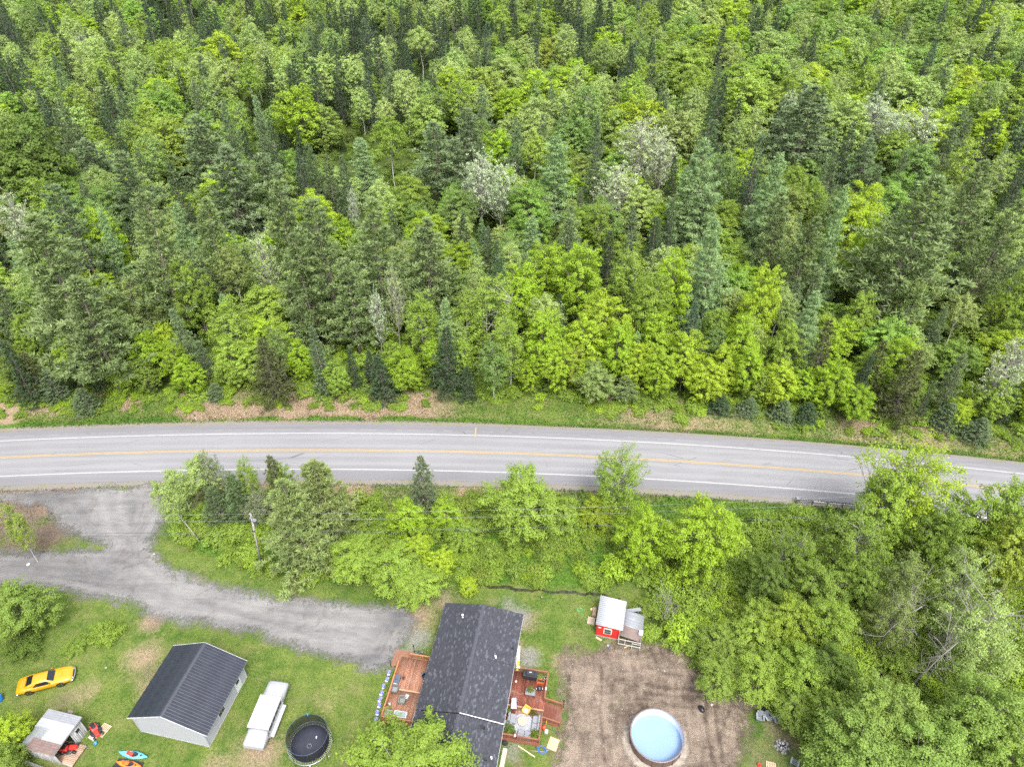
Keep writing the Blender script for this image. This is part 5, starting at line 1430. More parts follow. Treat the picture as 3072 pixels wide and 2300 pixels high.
# local frame: x along the roof's long edge to the east, y to the north; roof 4.0 x 3.85
M_SHEDW = wood("weathered_boards", (0.27, 0.275, 0.27), 'z')
M_FLOOR = wood("old_floor", (0.30, 0.20, 0.14), 'x')
def vboards(parent, name, x0, y0, x1, y1, z0, z1, mat, w=.16, seed=1):
    rng = np.random.default_rng(seed); L = math.hypot(x1-x0, y1-y0); n = max(1, round(L/w)); mb = MB()
    dx, dy = (x1-x0)/L, (y1-y0)/L; nx, ny = dy*.018, -dx*.018
    V, F, T = [], [], []
    for i in range(n):
        a, b = L*i/n+.004, L*(i+1)/n-.004; e = rng.normal(0, .003); o = len(V)
        za, zb = (z0[0]+(z0[1]-z0[0])*a/L, z1[0]+(z1[1]-z1[0])*a/L), (z0[0]+(z0[1]-z0[0])*b/L, z1[0]+(z1[1]-z1[0])*b/L)
        for s in (-1, 1):
            V += [(x0+dx*a+nx*s+e, y0+dy*a+ny*s+e, za[0]), (x0+dx*b+nx*s+e, y0+dy*b+ny*s+e, zb[0]), (x0+dx*b+nx*s+e, y0+dy*b+ny*s+e, zb[1]), (x0+dx*a+nx*s+e, y0+dy*a+ny*s+e, za[1])]
        F += [(o, o+1, o+2, o+3), (o+7, o+6, o+5, o+4), (o+1, o+5, o+6, o+2), (o+4, o, o+3, o+7), (o+3, o+2, o+6, o+7)]
        T += [rng.uniform(0, 1)]*8
    return tag(link_mesh(name, np_mesh(name, V, F, [("tint", T)], [mat]), parent), kind='stuff')
ZB, ZF = 2.15, 2.55                                                     # back and front eave
vboards(shed, "wall_boards", .2, 3.65, 3.8, 3.65, (0, 0), (ZB, ZF-.05), M_SHEDW, seed=2)
vboards(shed, "wall_boards", 3.8, .2, .2, .2, (0, 0), (ZF-.05, ZB), M_SHEDW, seed=3)
vboards(shed, "wall_boards", .2, .2, .2, 3.65, (0, 0), (ZB, ZB), M_SHEDW, seed=4)
vboards(shed, "wall_boards", 3.8, 3.65, 3.8, 2.2, (0, 0), (ZF-.06, ZF-.06), M_SHEDW, seed=5)
fr = MB().box(3.80, 3.87, 2.62, 3.22, 1.2, 1.85).build("window", M_WHITE, shed)
MB().box(3.862, 3.88, 2.70, 3.14, 1.28, 1.77).build("pane", glass_dark(), fr)
boards("floor_boards", shed, .25, 4.9, .25, 2.25, .26, .15, 'x', M_FLOOR, seed=8)
for y in (.25, 2.25): MB().box(.25, 4.9, y-.04, y+.04, .0, .22).build("floor_beam", M_SHEDW, shed)
def sheet(x0, x1, y0, y1, lift, mat, nm="roof_sheet"):
    zz = lambda x: ZB + (ZF-ZB)*(x/4.0) + .03 + lift
    mb = MB(); n = max(6, int((y1-y0)/.11)); vs = []
    for i in range(n+1):
        y = y0+(y1-y0)*i/n; h = .016*(i % 2)
        vs += [(x0, y, zz(x0)+h), (x1, y, zz(x1)+h), (x0, y, zz(x0)-.02), (x1, y, zz(x1)-.02)]
    fs = [(4*i, 4*i+1, 4*i+5, 4*i+4) for i in range(n)] + [(4*i+2, 4*i+6, 4*i+7, 4*i+3) for i in range(n)] + [(4*i, 4*i+4, 4*i+6, 4*i+2) for i in range(n)] + [(4*i+1, 4*i+3, 4*i+7, 4*i+5) for i in range(n)]
    fs += [(0, 2, 3, 1), (4*n, 4*n+1, 4*n+3, 4*n+2)]
    return mb.add(vs, fs).build(nm, mat, shed)
M_SH1 = paint("dull_tin", (.24, .245, .265), .5, .25, vary=.15); M_SH2 = paint("pale_tin", (.34, .35, .375), .45, .2, vary=.08); M_SH3 = paint("grey_tin", (.235, .25, .265), .5, .25); M_SH4 = paint("rusty_tin", (.165, .115, .105), .75, .1, vary=.3)
sheet(-.05, 4.05, 2.85, 3.85, .0, M_SH1); sheet(-.05, 1.15, 2.0, 2.95, .012, M_SH2); sheet(.95, 4.05, 1.85, 2.95, .02, M_SH2)
sheet(.1, 1.7, 1.05, 2.1, .03, M_SH3); sheet(1.6, 4.05, .95, 2.0, .036, M_SH2); sheet(-.05, 1.0, -.05, 1.15, .02, M_SH1); sheet(.75, 4.05, -.05, 1.1, .045, M_SH4)
MB().box(4.03, 4.07, -.05, 3.85, ZF-.10, ZF+.02).build("fascia_board", M_SHEDW, shed)
for i, (x0, x1) in enumerate(((-.3, 4.5),)):                             # picket rail along the south side
    for z in (.55, 1.0): MB().bar((x0, -.55, z), (x1, -.75, z-.1), .03, .10).build("fence_rail", M_SHEDW, shed)
pk = MB()
for i in range(16): pk.box(-.25+i*.3, -.12+i*.3, -.60-i*.0125, -.575-i*.0125, .02, 1.12)
pk.build("pickets", M_SHEDW, shed, kind='stuff')
NO_GRASS.append([tuple(Matrix.Rotation(STH, 2) @ Vector(q) + Vector(S0)) for q in ((.1, .1), (5, .1), (5, 2.4), (3.9, 2.4), (3.9, 3.7), (.1, 3.7))])
def sloc(x, y, z=0): 
    v = Matrix.Rotation(STH, 2) @ Vector((x, y)); return (S0[0]+v.x, S0[1]+v.y, z)

# ------------------------------------------------------------------ RED SHED
RTH = R_(-13.5)
R0 = (9.30, 45.05)                                                      # south-west eave corner
red = thing("red_shed", "small red shed with white corrugated roof and a tin lean-to", "shed", (*R0, 0), RTH)
M_RED = paint("red_paint", (0.40, 0.018, 0.015), .55, vary=.12, scale=4)
RL, RW = 3.75, 3.0
wall_box(red, .18, RW-.35, .05, RL-.2, 0.1, 2.08, M_RED)
sd = MB()
for i in range(11):
    z = .12+i*.178
    sd.hexa([(.18,.026,z),(RW-.35,.026,z),(RW-.35,.05,z),(.18,.05,z),(.18,.042,z+.172),(RW-.35,.042,z+.172),(RW-.35,.05,z+.172),(.18,.05,z+.172)])
sd.build("siding", M_RED, red, kind='stuff')
for x in (.15, RW-.32): MB().box(x-.04, x+.04, .005, .06, .1, 2.05).build("corner_trim", M_RED if x < 1 else M_WHITE, red)
wf = MB().box(.92, 1.82, -.03, .05, .72, 1.72).build("window", paint("cream_trim", (.62, .56, .45), .5), red)
for z in (.80, 1.24): MB().box(1.01, 1.73, -.045, -.02, z, z+.39).build("pane", glass_dark("shed_glass", (.05, .07, .07)), wf)
tag(MB().box(.3, .62, .0, .028, 1.55, 1.70).build("wall_plate", paint("pink_plate", (.6, .45, .45), .5), red), "small pale plate")
MB().box(.1, RW-.3, -.02, RL-.15, 0, .1).build("sill_beam", M_SHEDW, red)
def corr(parent, nm, x0, x1, y0, y1, zf, pitch, amp, mat, along_x=True):
    n = int((y1-y0)/pitch*4); vs = []
    for i in range(n+1):
        y = y0+(y1-y0)*i/n; h = amp*math.sin(2*math.pi*(y-y0)/pitch)
        vs += [(x0, y, zf(x0, y)+h), (x1, y, zf(x1, y)+h), (x0, y, zf(x0, y)+h-.02), (x1, y, zf(x1, y)+h-.02)]
    fs = [(4*i, 4*i+1, 4*i+5, 4*i+4) for i in range(n)] + [(4*i+2, 4*i+6, 4*i+7, 4*i+3) for i in range(n)] + [(4*i, 4*i+4, 4*i+6, 4*i+2) for i in range(n)] + [(4*i+1, 4*i+3, 4*i+7, 4*i+5) for i in range(n)]
    fs += [(0, 2, 3, 1), (4*n, 4*n+1, 4*n+3, 4*n+2)]
    return MB().add(vs, fs, 0, True).build(nm, mat, parent)
corr(red, "corrugated_roof", -.02, RW, -.12, RL, lambda x, y: 2.12+.18*(1-x/RW), .25, .04, paint("white_tin", (.34, .35, .37), .4, .1, vary=.06))
M_LT = paint("lean_to_tin", (.25, .26, .285), .4, .3, vary=.08)
for y0, y1, l in ((1.75, 2.75, .012), (.75, 1.78, 0)):
    corr(red, "lean_to_sheet", RW-.32, RW+2.15, y0, y1, lambda x, y: 1.98-.22*(x-RW)-.0+l, .33, .010, M_LT)
corr(red, "lean_to_board", RW-.32, RW+2.12, -.35, .80, lambda x, y: 1.96-.22*(x-RW)-.45*(.8-y), .2, .008, paint("brown_ply", (.14, .105, .095), .8, vary=.2))
MB().hexa([(RW-.2,3.0,1.55),(RW+1.6,3.75,1.5),(RW+1.75,3.3,1.5),(RW-.1,2.62,1.55),(RW-.2,3.0,1.57),(RW+1.6,3.75,1.52),(RW+1.75,3.3,1.52),(RW-.1,2.62,1.57)]).build("loose_sheet", M_LT, red)
for x in (RW+2.05,):
    for y in (-.35, 1.2, 2.7): MB().box(x-.04, x+.04, y-.04, y+.04, 0, 1.35 if y < 0 else 1.5).build("lean_to_post", M_SHEDW, red)
vboards(red, "lean_to_wall", RW+2.08, 2.72, RW+2.08, -.3, (0, 0), (1.45, 1.2), paint("old_board_wall", (.30, .28, .25), .8, vary=.2), seed=9)
vboards(red, "lean_to_wall", RW-.3, 2.72, RW+2.05, 2.72, (0, 0), (1.85, 1.4), M_SHEDW, seed=10)
M_PEN = paint("grey_lumber", (.36, .34, .31), .8, vary=.2)
for a, b in (((RW-.35, -.45, .95), (RW+2.1, -.45, .95)), ((RW-.35, -.75, .5), (RW+2.1, -.75, .55)), ((RW+1.2, -.47, .62), (RW+2.1, -.47, .62))):
    MB().bar(a, b, .06, .09).build("pen_rail", M_PEN, red)
for x, y, z in ((RW-.3, -.45, 1.0), (RW+.4, -.45, 1.0), (RW+1.2, -.45, 1.0), (RW+2.1, -.45, 1.0), (RW+1.2, -.75, .6), (RW+2.1, -.75, .6)):
    MB().box(x-.035, x+.035, y-.035, y+.035, 0, z).build("pen_post", M_PEN, red)
wm = MB()
for i in range(24): wm.box(RW-.3+i*.1, RW-.292+i*.1, -.452, -.448, .05, .95)
for i in range(9): wm.box(RW-.3, RW+2.1, -.4535, -.4465, .05+i*.1, .056+i*.1)
wm.build("wire_mesh", M_GREYM, red, kind='stuff')
MB().box(RW+1.75, RW+2.2, .15, .75, 1.52, 1.66).build("roof_crate", paint("pale_box", (.5, .5, .54), .5), red)
def rloc(x, y, z=0):
    v = Matrix.Rotation(RTH, 2) @ Vector((x, y)); return (R0[0]+v.x, R0[1]+v.y, z)
NO_GRASS.append([rloc(.1, 0)[:2], rloc(RW+2, -.3)[:2], rloc(RW+2, RL-.9)[:2], rloc(.1, RL-.2)[:2]])
# ------------------------------------------------------------------ YELLOW CAR
def build_car():
    c = thing("parked_car", "yellow two-door fastback car with black glass parked on the lawn", "car", (-49.42, 39.42, 0), R_(17.5))
    body_m = paint("yellow_car_paint", (.45, .235, .008), .28, vary=.02, spec=.5, coat=.6)
    chrome = paint("chrome", (.6, .6, .62), .15, .95, vary=.03)
    black = paint("tyre_rubber", (.018, .018, .019), .8)
    # x forward; stations: x, half width, sill z, shoulder z, deck z (centre line)
    st = [(-2.62,.86,.42,.72,.80),(-2.5,.91,.34,.80,.90),(-2.0,.95,.26,.86,.95),(-1.5,.965,.24,.90,.98),(-.8,.965,.22,.88,.94),(0,.955,.22,.86,.92),(.7,.955,.22,.86,.93),(1.3,.955,.24,.86,.94),(1.9,.93,.28,.82,.90),(2.4,.88,.34,.76,.84),(2.62,.80,.42,.68,.76),(2.70,.62,.46,.64,.70)]
    rings = []
    for x, w, s, sh, dk in st:
        rings.append([(x,-w*.86,s),(x,-w*.99,s+.14),(x,-w,(s+sh)/2),(x,-w*.97,sh-.05),(x,-w*.86,sh+.035),(x,-w*.45,dk-.008),(x,0,dk),(x,w*.45,dk-.008),(x,w*.86,sh+.035),(x,w*.97,sh-.05),(x,w,(s+sh)/2),(x,w*.99,s+.14),(x,w*.86,s)])
    b = MB().loft(rings).build("body", body_m, c)
    # cabin: fastback roof
    cab = [(-1.95,.70,.90,.915),(-1.35,.66,1.12,1.15),(-.75,.62,1.26,1.30),(-.1,.60,1.29,1.34),(.35,.61,1.25,1.30),(1.02,.70,.90,.925)]
    rr = []
    for x, w, z, zc in cab:
        rr.append([(x,-w-.2,.84),(x,-w-.03,z-.10),(x,-w*.93,z),(x,-w*.5,zc-.01),(x,0,zc),(x,w*.5,zc-.01),(x,w*.93,z),(x,w+.03,z-.10),(x,w+.2,.84)])
    MB().loft(rr).build("roof", body_m, c)
    gl = glass_dark("car_glass", (.012, .014, .017))
    def strip(nm, pts, off):
        n = (pts[1]-pts[0]).cross(pts[2]-pts[0]).normalized()*off
        MB().hexa([p for p in pts] + [p+n for p in pts]).build(nm, gl, c)
    V = Vector
    strip("windscreen", [V((.98,-.62,.945)),V((.98,.62,.945)),V((.42,.53,1.27)),V((.42,-.53,1.27))], .03)
    strip("rear_window", [V((-1.02,-.50,1.235)),V((-1.02,.50,1.235)),V((-1.62,.56,1.045)),V((-1.62,-.56,1.045))], .03)
    for s in (-1, 1):
        pts = [V((.78,s*.885,.90)),V((-.95,s*.865,.90)),V((-.62,s*.70,1.20)),V((.36,s*.68,1.215))]
        if s > 0: pts = pts[::-1]
        strip("side_window", pts, .025 if s < 0 else .025)
        w0 = None
        for x in (-1.48, 1.52):
            w = MB().lathe([(.24,-.11),(.33,-.10),(.345,0),(.33,.10),(.24,.11)], n=20).build("wheel", black, c, (x, s*.86, .335), (R_(90), 0, 0))
            MB().lathe([(.05,-.115),(.2,-.118),(.215,-.10),(.215,.10),(.2,.118),(.05,.115)], n=16).build("rim", chrome, w)
            MB().lathe([(.40,0),(.385,.02)], n=20).build("wheel_arch", black, c, (x, s*.957, .36), (R_(90)*-s, 0, 0))
        MB().box(.55, .68, s*.93-.03, s*.93+.06, .90, .98).build("mirror", body_m, c)
        MB().lathe([(.085,0),(.085,.03),(.07,.04)], n=12).build("headlight", paint("lamp_glass", (.6,.6,.58), .1), c, (2.68, s*.52, .58), (0, R_(90), 0))
        MB().box(-2.66, -2.60, s*.55-.22, s*.55+.22, .56, .68).build("tail_light", paint("red_lens", (.35,.01,.01), .2), c)
    MB().tube([(2.50,-.93,.47),(2.72,-.70,.47),(2.80,-.3,.47),(2.80,.3,.47),(2.72,.70,.47),(2.50,.93,.47)], .065, 8).build("bumper", chrome, c)
    MB().tube([(-2.45,-.93,.45),(-2.68,-.80,.45),(-2.72,0,.45),(-2.68,.80,.45),(-2.45,.93,.45)], .06, 8).build("bumper", chrome, c)
    MB().box(2.64, 2.745, -.42, .42, .50, .66).build("grille", black, c)
    MB().box(1.35, 1.75, -.22, .22, .93, .955).build("hood_scoop", body_m, c)
    MB().bar((1.0,-.55,.955), (1.0,.55,.955), .02, .012).build("wiper", black, c)
    MB().box(-2.0, -1.98, -.62, .62, .945, .955).build("boot_seam", black, c)
build_car()

# ------------------------------------------------------------------ POP-UP CAMPER
def build_camper():
    c = thing("camper_trailer", "white pop-up camper trailer with both canvas bed ends folded out", "camper", (-24.78, 35.25, 0), R_(-7.5))
    # local y along the trailer (north), x to the east
    wt = paint("camper_white", (.42, .425, .44), .35, vary=.05, dirt=(.30,.29,.27)); cv = paint("grey_canvas", (.29, .295, .315), .75, vary=.08, scale=2)
    body = paint("camper_body", (.30, .305, .32), .4, vary=.06); dark = paint("screen_mesh", (.035, .037, .042), .6)
    MB().hexa([(-1.02,-1.75,.42),(1.02,-1.75,.42),(1.02,1.75,.42),(-1.02,1.75,.42),(-1.05,-1.78,.95),(1.05,-1.78,.95),(1.05,1.78,.95),(-1.05,1.78,.95)]).build("body", body, c, bevel=.04)
    MB().loft([[(-1.02,y,.95),(1.02,y,.95),(1.0,y,2.02),(-1.0,y,2.02)] for y in (-1.6, 1.6)], 0, False).build("tent_wall", cv, c)
    # roof with soft edges and centre crease
    xs = [-1.12,-1.06,-.6,0,.6,1.06,1.12]; zs = [2.02,2.16,2.22,2.25,2.22,2.16,2.02]
    rings = [[(x, y, z - (.10 if abs(y) > 1.6 else 0)*(abs(x) < 1.1)) for x, z in zip(xs, zs)] + [(1.10,y,1.96),(-1.10,y,1.96)] for y in (-1.66,-1.60,1.60,1.66)]
    MB().loft(rings, 0, False).build("roof", wt, c)
    MB().box(-.012, .012, -1.6, 1.6, 2.24, 2.262).build("roof_seam", body, c)
    for y in (-1.66, 1.66): MB().box(-1.1, 1.1, y-.02, y+.02, 1.92, 2.04).build("roof_trim", paint("camper_trim", (.30,.31,.33), .4), c)
    for s, L in ((1, 1.95), (-1, 1.55)):                                  # bed ends under canvas
        y0, y1 = s*1.62, s*(1.62+L)
        rg_ = []
        for f, zt, wv in ((0, 1.92, 1.0), (.25, 1.78, 1.0), (.6, 1.66, 1.03), (.9, 1.56, 1.05), (1.0, 1.42, .98)):
            y = y0+(y1-y0)*f
            rg_.append([(-wv,y,.98),(wv,y,.98),(wv,y,1.3),(wv*.97,y,zt-.07),(wv*.62,y,zt-.01),(0,y,zt+.03),(-wv*.62,y,zt-.01),(-wv*.97,y,zt-.07),(-wv,y,1.3)])
        if s < 0: rg_ = [list(reversed(r)) for r in rg_]
        MB().loft(rg_, 0, True).build("canvas_end", cv, c)
        MB().box(-1.02, 1.02, min(y0,y1), max(y0,y1)+.0, .90, .975).build("bed_platform", body, c)
        MB().box(1.035, 1.06, min(y0,y1)+.35, max(y0,y1)-.35, 1.15, 1.5).build("window_flap", paint("window_flap", (.33,.34,.37), .6), c)
        for x in (-.9, .9): MB().tube([(x, y1-s*.15, .92), (x*.95, s*1.7, .48)], .02, 6).build("strut", M_GREYM, c)
    for y0, y1 in ((-1.5,-.72),(-.62,-.08),(0.02,.62),(.72,1.05),(1.12,1.45)):
        MB().box(1.015, 1.032, y0, y1, 1.28, 1.9).build("window", dark, c)
        MB().box(-1.032, -1.015, y0, y1, 1.28, 1.9).build("window", dark, c)
    MB().hexa([(1.06,-1.75,.80),(1.42,-1.75,.70),(1.42,1.55,.70),(1.06,1.55,.80),(1.06,-1.75,.84),(1.42,-1.75,.74),(1.42,1.55,.74),(1.06,1.55,.84)]).build("side_counter", body, c)
    for s in (-1, 1):
        w = MB().lathe([(.16,-.09),(.29,-.09),(.31,0),(.29,.09),(.16,.09)], n=16).build("wheel", paint("tyre_rubber", (.018,.018,.019), .8), c, (s*1.16, -.2, .31), (0, R_(90), 0))
        MB().lathe([(.03,-.095),(.15,-.1),(.16,.1),(.03,.105)], n=12).build("rim", M_GREYM, w)
        MB().loft([[(s*1.04,-.2+.42*math.cos(a),.36+.42*math.sin(a)),(s*1.34,-.2+.42*math.cos(a),.36+.42*math.sin(a)),(s*1.34,-.2+.39*math.cos(a),.36+.39*math.sin(a)),(s*1.04,-.2+.39*math.cos(a),.36+.39*math.sin(a))] for a in [k*math.pi/8 for k in range(9)]], 0, True).build("fender", body, c)
        for y in (-1.6, 1.6): MB().tube([(s*.9, y, .45), (s*.95, y, .0)], .03, 6).build("jack", M_GREYM, c)
    MB().tube([(-.7,-1.7,.48),(0,-3.0,.46)], .04, 6).tube([(.7,-1.7,.48),(0,-3.0,.46)], .04, 6).build("tow_bar", M_BLACKM, c)
build_camper()

# ------------------------------------------------------------------ TRAMPOLINE
def net_material():
    t = NT("safety_net")
    s = t.bsdf(**{"Base Color": (.012, .013, .017), "Roughness": .7, "Specular IOR Level": .2})
    tr = t.n("BsdfTransparent"); ms = t.n("MixShader", {0: .70})
    t.set(ms.inputs[1], tr.outputs[0]); t.set(ms.inputs[2], s.outputs[0])
    return t.done(ms.outputs[0])
def build_trampoline():
    c = thing("trampoline", "round black trampoline with black safety net on the lawn", "trampoline", (-19.87, 32.73, 0), 0)
    R, Z = 2.13, .86
    steel = paint("trampoline_steel", (.40, .41, .43), .3, .8); mat = paint("jumping_mat", (.026, .028, .042), .62, vary=.25, scale=1.2, spec=.3)
    ring = lambda r, z, n=48: [(r*math.cos(k*2*math.pi/n), r*math.sin(k*2*math.pi/n), z) for k in range(n+1)]
    MB().tube(ring(R, Z), .035, 8, cap=False).build("frame", steel, c)
    MB().lathe([(0.001, Z-.02), (.9, Z-.03), (1.83, Z), (1.83, Z-.02), (.9, Z-.05), (0.001, Z-.04)], n=48).build("mat", mat, c)
    dots = MB()
    for k in range(12):
        a = k*math.pi/6; dots.cbox((.2*math.cos(a), -.28+.2*math.sin(a), Z-.015), (.035, .035, .006))
    dots.build("mat_mark", M_WHITE, c, kind='stuff')
    sp = MB()
    for k in range(72):
        a = k*2*math.pi/72; sp.bar((1.83*math.cos(a), 1.83*math.sin(a), Z), (R*math.cos(a), R*math.sin(a), Z), .022)
    sp.build("springs", paint("spring_steel", (.6,.6,.6), .3, .5), c, kind='stuff')
    Rt, Zt = 2.0, 2.62
    MB().tube(ring(Rt, Zt), .02, 6, cap=False).build("top_ring", paint("blue_grey_tube", (.05,.08,.13), .4), c)
    MB().lathe([(1.86, Z), (1.93, (Z+Zt)/2), (Rt, Zt)], n=48, caps=False).build("net", net_material(), c)
    for k in range(8):
        a = k*math.pi/4 + .25
        MB().tube([((R+.03)*math.cos(a), (R+.03)*math.sin(a), 0.03), ((R+.03)*math.cos(a), (R+.03)*math.sin(a), Z+.4), (Rt*math.cos(a), Rt*math.sin(a), Zt)], .024, 6).build("net_pole", M_BLACKM, c)
        b = a + .32
        MB().tube([(R*math.cos(a), R*math.sin(a), .03), (R*math.cos(b), R*math.sin(b), .03)], .024, 6).build("foot_tube", steel, c)
    a = math.atan2(1.9, -.35)
    MB().tube([((Rt+.03)*math.cos(a), (Rt+.03)*math.sin(a), Zt+.06), ((Rt+.0)*math.cos(a), (Rt+.0)*math.sin(a), Zt-.45)], .06, 8).build("pole_sleeve", paint("bright_blue", (.02, .22, .42), .5), c)
    tag(MB().cbox((.52, .55, Z), (.10, .26, .03)).build("white_tag", M_WHITE, c, rot=(0, 0, -.0)), None)
build_trampoline()
tag(MB().cbox((-19.57, 30.95, .06), (.12, .3, .08)).build("white_bottle", M_WHITE), "small white bottle under the trampoline's front edge", "bottle")

# ------------------------------------------------------------------ POOL
def build_pool():
    c = thing("swimming_pool", "round above-ground pool of light blue water with brown steel wall", "pool", (14.32, 33.32, 0), 0)
    R, Z, ZW_ = 2.6, 1.30, .16
    wall_m = paint("pool_wall", (.095, .062, .052), .5, vary=.3, scale=5); liner = paint("pool_liner", (.40, .46, .58), .5, vary=.05, scale=2)
    MB().lathe([(R, 0), (R, Z)], n=64, caps=False).build("wall", wall_m, c)
    MB().lathe([(.001, .06), (R-.03, .06), (R-.03, Z)], n=64, caps=False).build("liner", liner, c)
    MB().lathe([(R-.07, Z), (R-.05, Z+.035), (R+.06, Z+.035), (R+.08, Z), (R+.06, Z-.02), (R-.05, Z-.02), (R-.07, Z)], n=64, caps=False).build("rim", paint("pool_rim", (.16, .13, .13), .4), c)
    for k in range(16):
        a = k*math.pi/8+.1
        MB().cbox((0, 0, Z/2), (.05, .10, Z)).build("upright", wall_m, c, ((R+.028)*math.cos(a), (R+.028)*math.sin(a), 0), (0, 0, a))
    t = NT("pool_water")
    p = t.coord("World")
    col = t.mix(t.ramp(t.noise(.6, p, 3), .3, .7), (.175, .265, .41), (.195, .285, .43))
    t_ = t.bsdf(**{"Base Color": col, "Roughness": .12, "Specular IOR Level": .35, "Normal": t.bump(t.noise(2.2, p, 3), .06, .03)})
    w = MB().lathe([(R-.04, ZW_-.02), (R-.035, ZW_)], n=64).build("water", t.done(t_.outputs[0]), c)
build_pool()
def sand_ring():
    poly = [(14.32+(3.15+.35*float(fnoise(3+2*math.cos(a), 3+2*math.sin(a))))*math.cos(a), 33.2+(3.05+.5*float(fnoise(9+2*math.cos(a), 3+2*math.sin(a))))*math.sin(a)) for a in [k*math.pi/24 for k in range(48)]]
    t = NT("pale_sand"); p = t.coord("World")
    c = t.mix(t.ramp(t.noise(3, p, 5, .7), .35, .65), (.17, .145, .12), (.33, .29, .245))
    s = t.bsdf(**{"Base Color": c, "Roughness": .95, "Specular IOR Level": .1})
    ragged_sheet("sand_ring", t.done(rim_cut(t, s.outputs[0], p, .35, 1.1)), poly, .2, .045, "pale sand levelled around the round pool", .5)
sand_ring()
NO_GRASS.append([(14.3+3.2*math.cos(k*.39), 33.3+3.2*math.sin(k*.39)) for k in range(16)])

# ------------------------------------------------------------------ KAYAKS, MOWER AND ODDS BY THE SHEDS
def kayak(name, label, p, rz, L, W, col, seat_col, group="kayaks on the lawn", deck=True):
    c = thing(name, label, "kayak", p, rz, group)
    m = paint("kayak_" + label.split()[0], col, .4, vary=.06)
    st = []
    for f in (-1, -.9, -.6, -.2, .2, .6, .9, 1):
        w = W/2*max(.03, (1-abs(f)**2.2)); x = f*L/2; r = .05*abs(f)**2
        st.append([(x,-w*.35,.02+r),(x,-w*.85,.10+r),(x,-w,.22+r),(x,-w*.75,.30+r),(x,0,.34+r),(x,w*.75,.30+r),(x,w,.22+r),(x,w*.85,.10+r),(x,w*.35,.02+r)])
    MB().loft(st).build("hull", m, c)
    MB().lathe([(.30, .335), (.33, .37), (.28, .385), (.25, .352), (.001, .348)], n=20, sx=1.5, sy=.75).build("cockpit", M_BLACKM, c, (.05, 0, 0))
    s = MB().box(-.42, .02, -.16, .16, .36, .42).hexa([(-.44,-.16,.36),(-.36,-.16,.36),(-.36,.16,.36),(-.44,.16,.36),(-.54,-.15,.66),(-.48,-.15,.66),(-.48,.15,.66),(-.54,.15,.66)])
    s.build("seat", paint("seat_" + str(seat_col[0]), seat_col, .6), c)
    MB().lathe([(.09, .33), (.10, .365), (.02, .37)], n=12).build("hatch", M_BLACKM, c, (L*.28, 0, 0))
    return c
kayak("kayak", "light blue kayak with red seat lying on the lawn", (-37.08, 31.88, .03), R_(-8.5), 3.05, .78, (.10, .36, .50), (.5, .05, .03))
kayak("kayak", "orange kayak on the black tarp at the bottom frame edge", (-37.1, 30.95, .08), R_(-9), 2.6, .72, (.75, .17, .02), (.55, .12, .02))
kayak("kayak", "dark blue kayak behind the orange one, cut by the frame edge", (-38.0, 30.35, .08), R_(-6), 2.6, .70, (.04, .17, .42), (.03, .08, .2))
tp = MB().hexa([(-1.55,-.9,0),(1.5,-.9,0),(1.45,.75,0),(-1.2,.72,0),(-1.55,-.9,.05),(1.5,-.9,.05),(1.45,.75,.05),(-1.2,.72,.05)]).build("tarp", paint("black_tarp", (.02, .021, .022), .7), loc=(-37.35, 30.75, .01), rot=(0, 0, R_(-9)))
tag(tp, "black tarp spread under the orange kayak", "tarp")

def mower(name, label, p, rz, col):
    c = thing(name, label, "mower", p, rz)
    m = paint("mower_red", col, .4, vary=.1); blk = M_BLACKM
    MB().hexa([(.1,-.24,.3),(.85,-.2,.3),(.85,.2,.3),(.1,.24,.3),(.15,-.2,.62),(.8,-.16,.58),(.8,.16,.58),(.15,.2,.62)]).build("hood", m, c, bevel=.04)
    MB().hexa([(-.75,-.32,.32),(-.05,-.3,.28),(-.05,.3,.28),(-.75,.32,.32),(-.7,-.3,.55),(-.3,-.28,.5),(-.3,.28,.5),(-.7,.3,.55)]).build("fender", m, c, bevel=.04)
    MB().box(-.55, -.2, -.2, .2, .55, .62).hexa([(-.6,-.2,.6),(-.52,-.2,.6),(-.52,.2,.6),(-.6,.2,.6),(-.68,-.19,.92),(-.6,-.19,.92),(-.6,.19,.92),(-.68,.19,.92)]).build("seat", blk, c, bevel=.02)
    MB().lathe([(.5, .12), (.52, .2), (.45, .26), (.1, .27)], n=16, sx=1, sy=1.1).build("cutting_deck", blk, c, (.05, 0, 0))
    MB().tube([(.15, 0, .6), (.0, 0, .82)], .02, 6).tube([(.0+.14*math.sin(k*.7854)*.5, .16*math.cos(k*.7854), .82+.07*math.sin(k*.7854)) for k in range(9)], .014, 5).build("steering_wheel", blk, c)
    for x, s, r in ((-.5, 1, .24), (-.5, -1, .24), (.65, 1, .17), (.65, -1, .17)):
        MB().lathe([(r*.4,-.09),(r*.95,-.09),(r,0),(r*.95,.09),(r*.4,.09)], n=14).build("wheel", blk, c, (x, s*.4, r), (R_(90), 0, 0))
mower("riding_mower", "red riding mower parked on the weathered shed's porch", sloc(3.55, 1.55, .26), STH + R_(20), (.55, .03, .02))
mower("garden_tractor", "red garden tractor beside the weathered shed by the pallet", sloc(4.75, 3.75, 0), STH + R_(-30), (.42, .03, .03))
def pallet(name, label, p, rz, w, l, n, mat, z=.0):
    c = thing(name, label, "pallet", p, rz)
    for y in (-l/2+.05, 0, l/2-.05): MB().box(-w/2, w/2, y-.04, y+.04, 0, .09).build("stringer", mat, c)
    for i in range(n):
        x = -w/2+.05+(w-.1)*i/(n-1); MB().box(x-.055, x+.055, -l/2, l/2, .092, .115).build("slat", mat, c)
    return c
M_PINEW = paint("raw_pine", (.40, .30, .20), .75, vary=.2, scale=6)
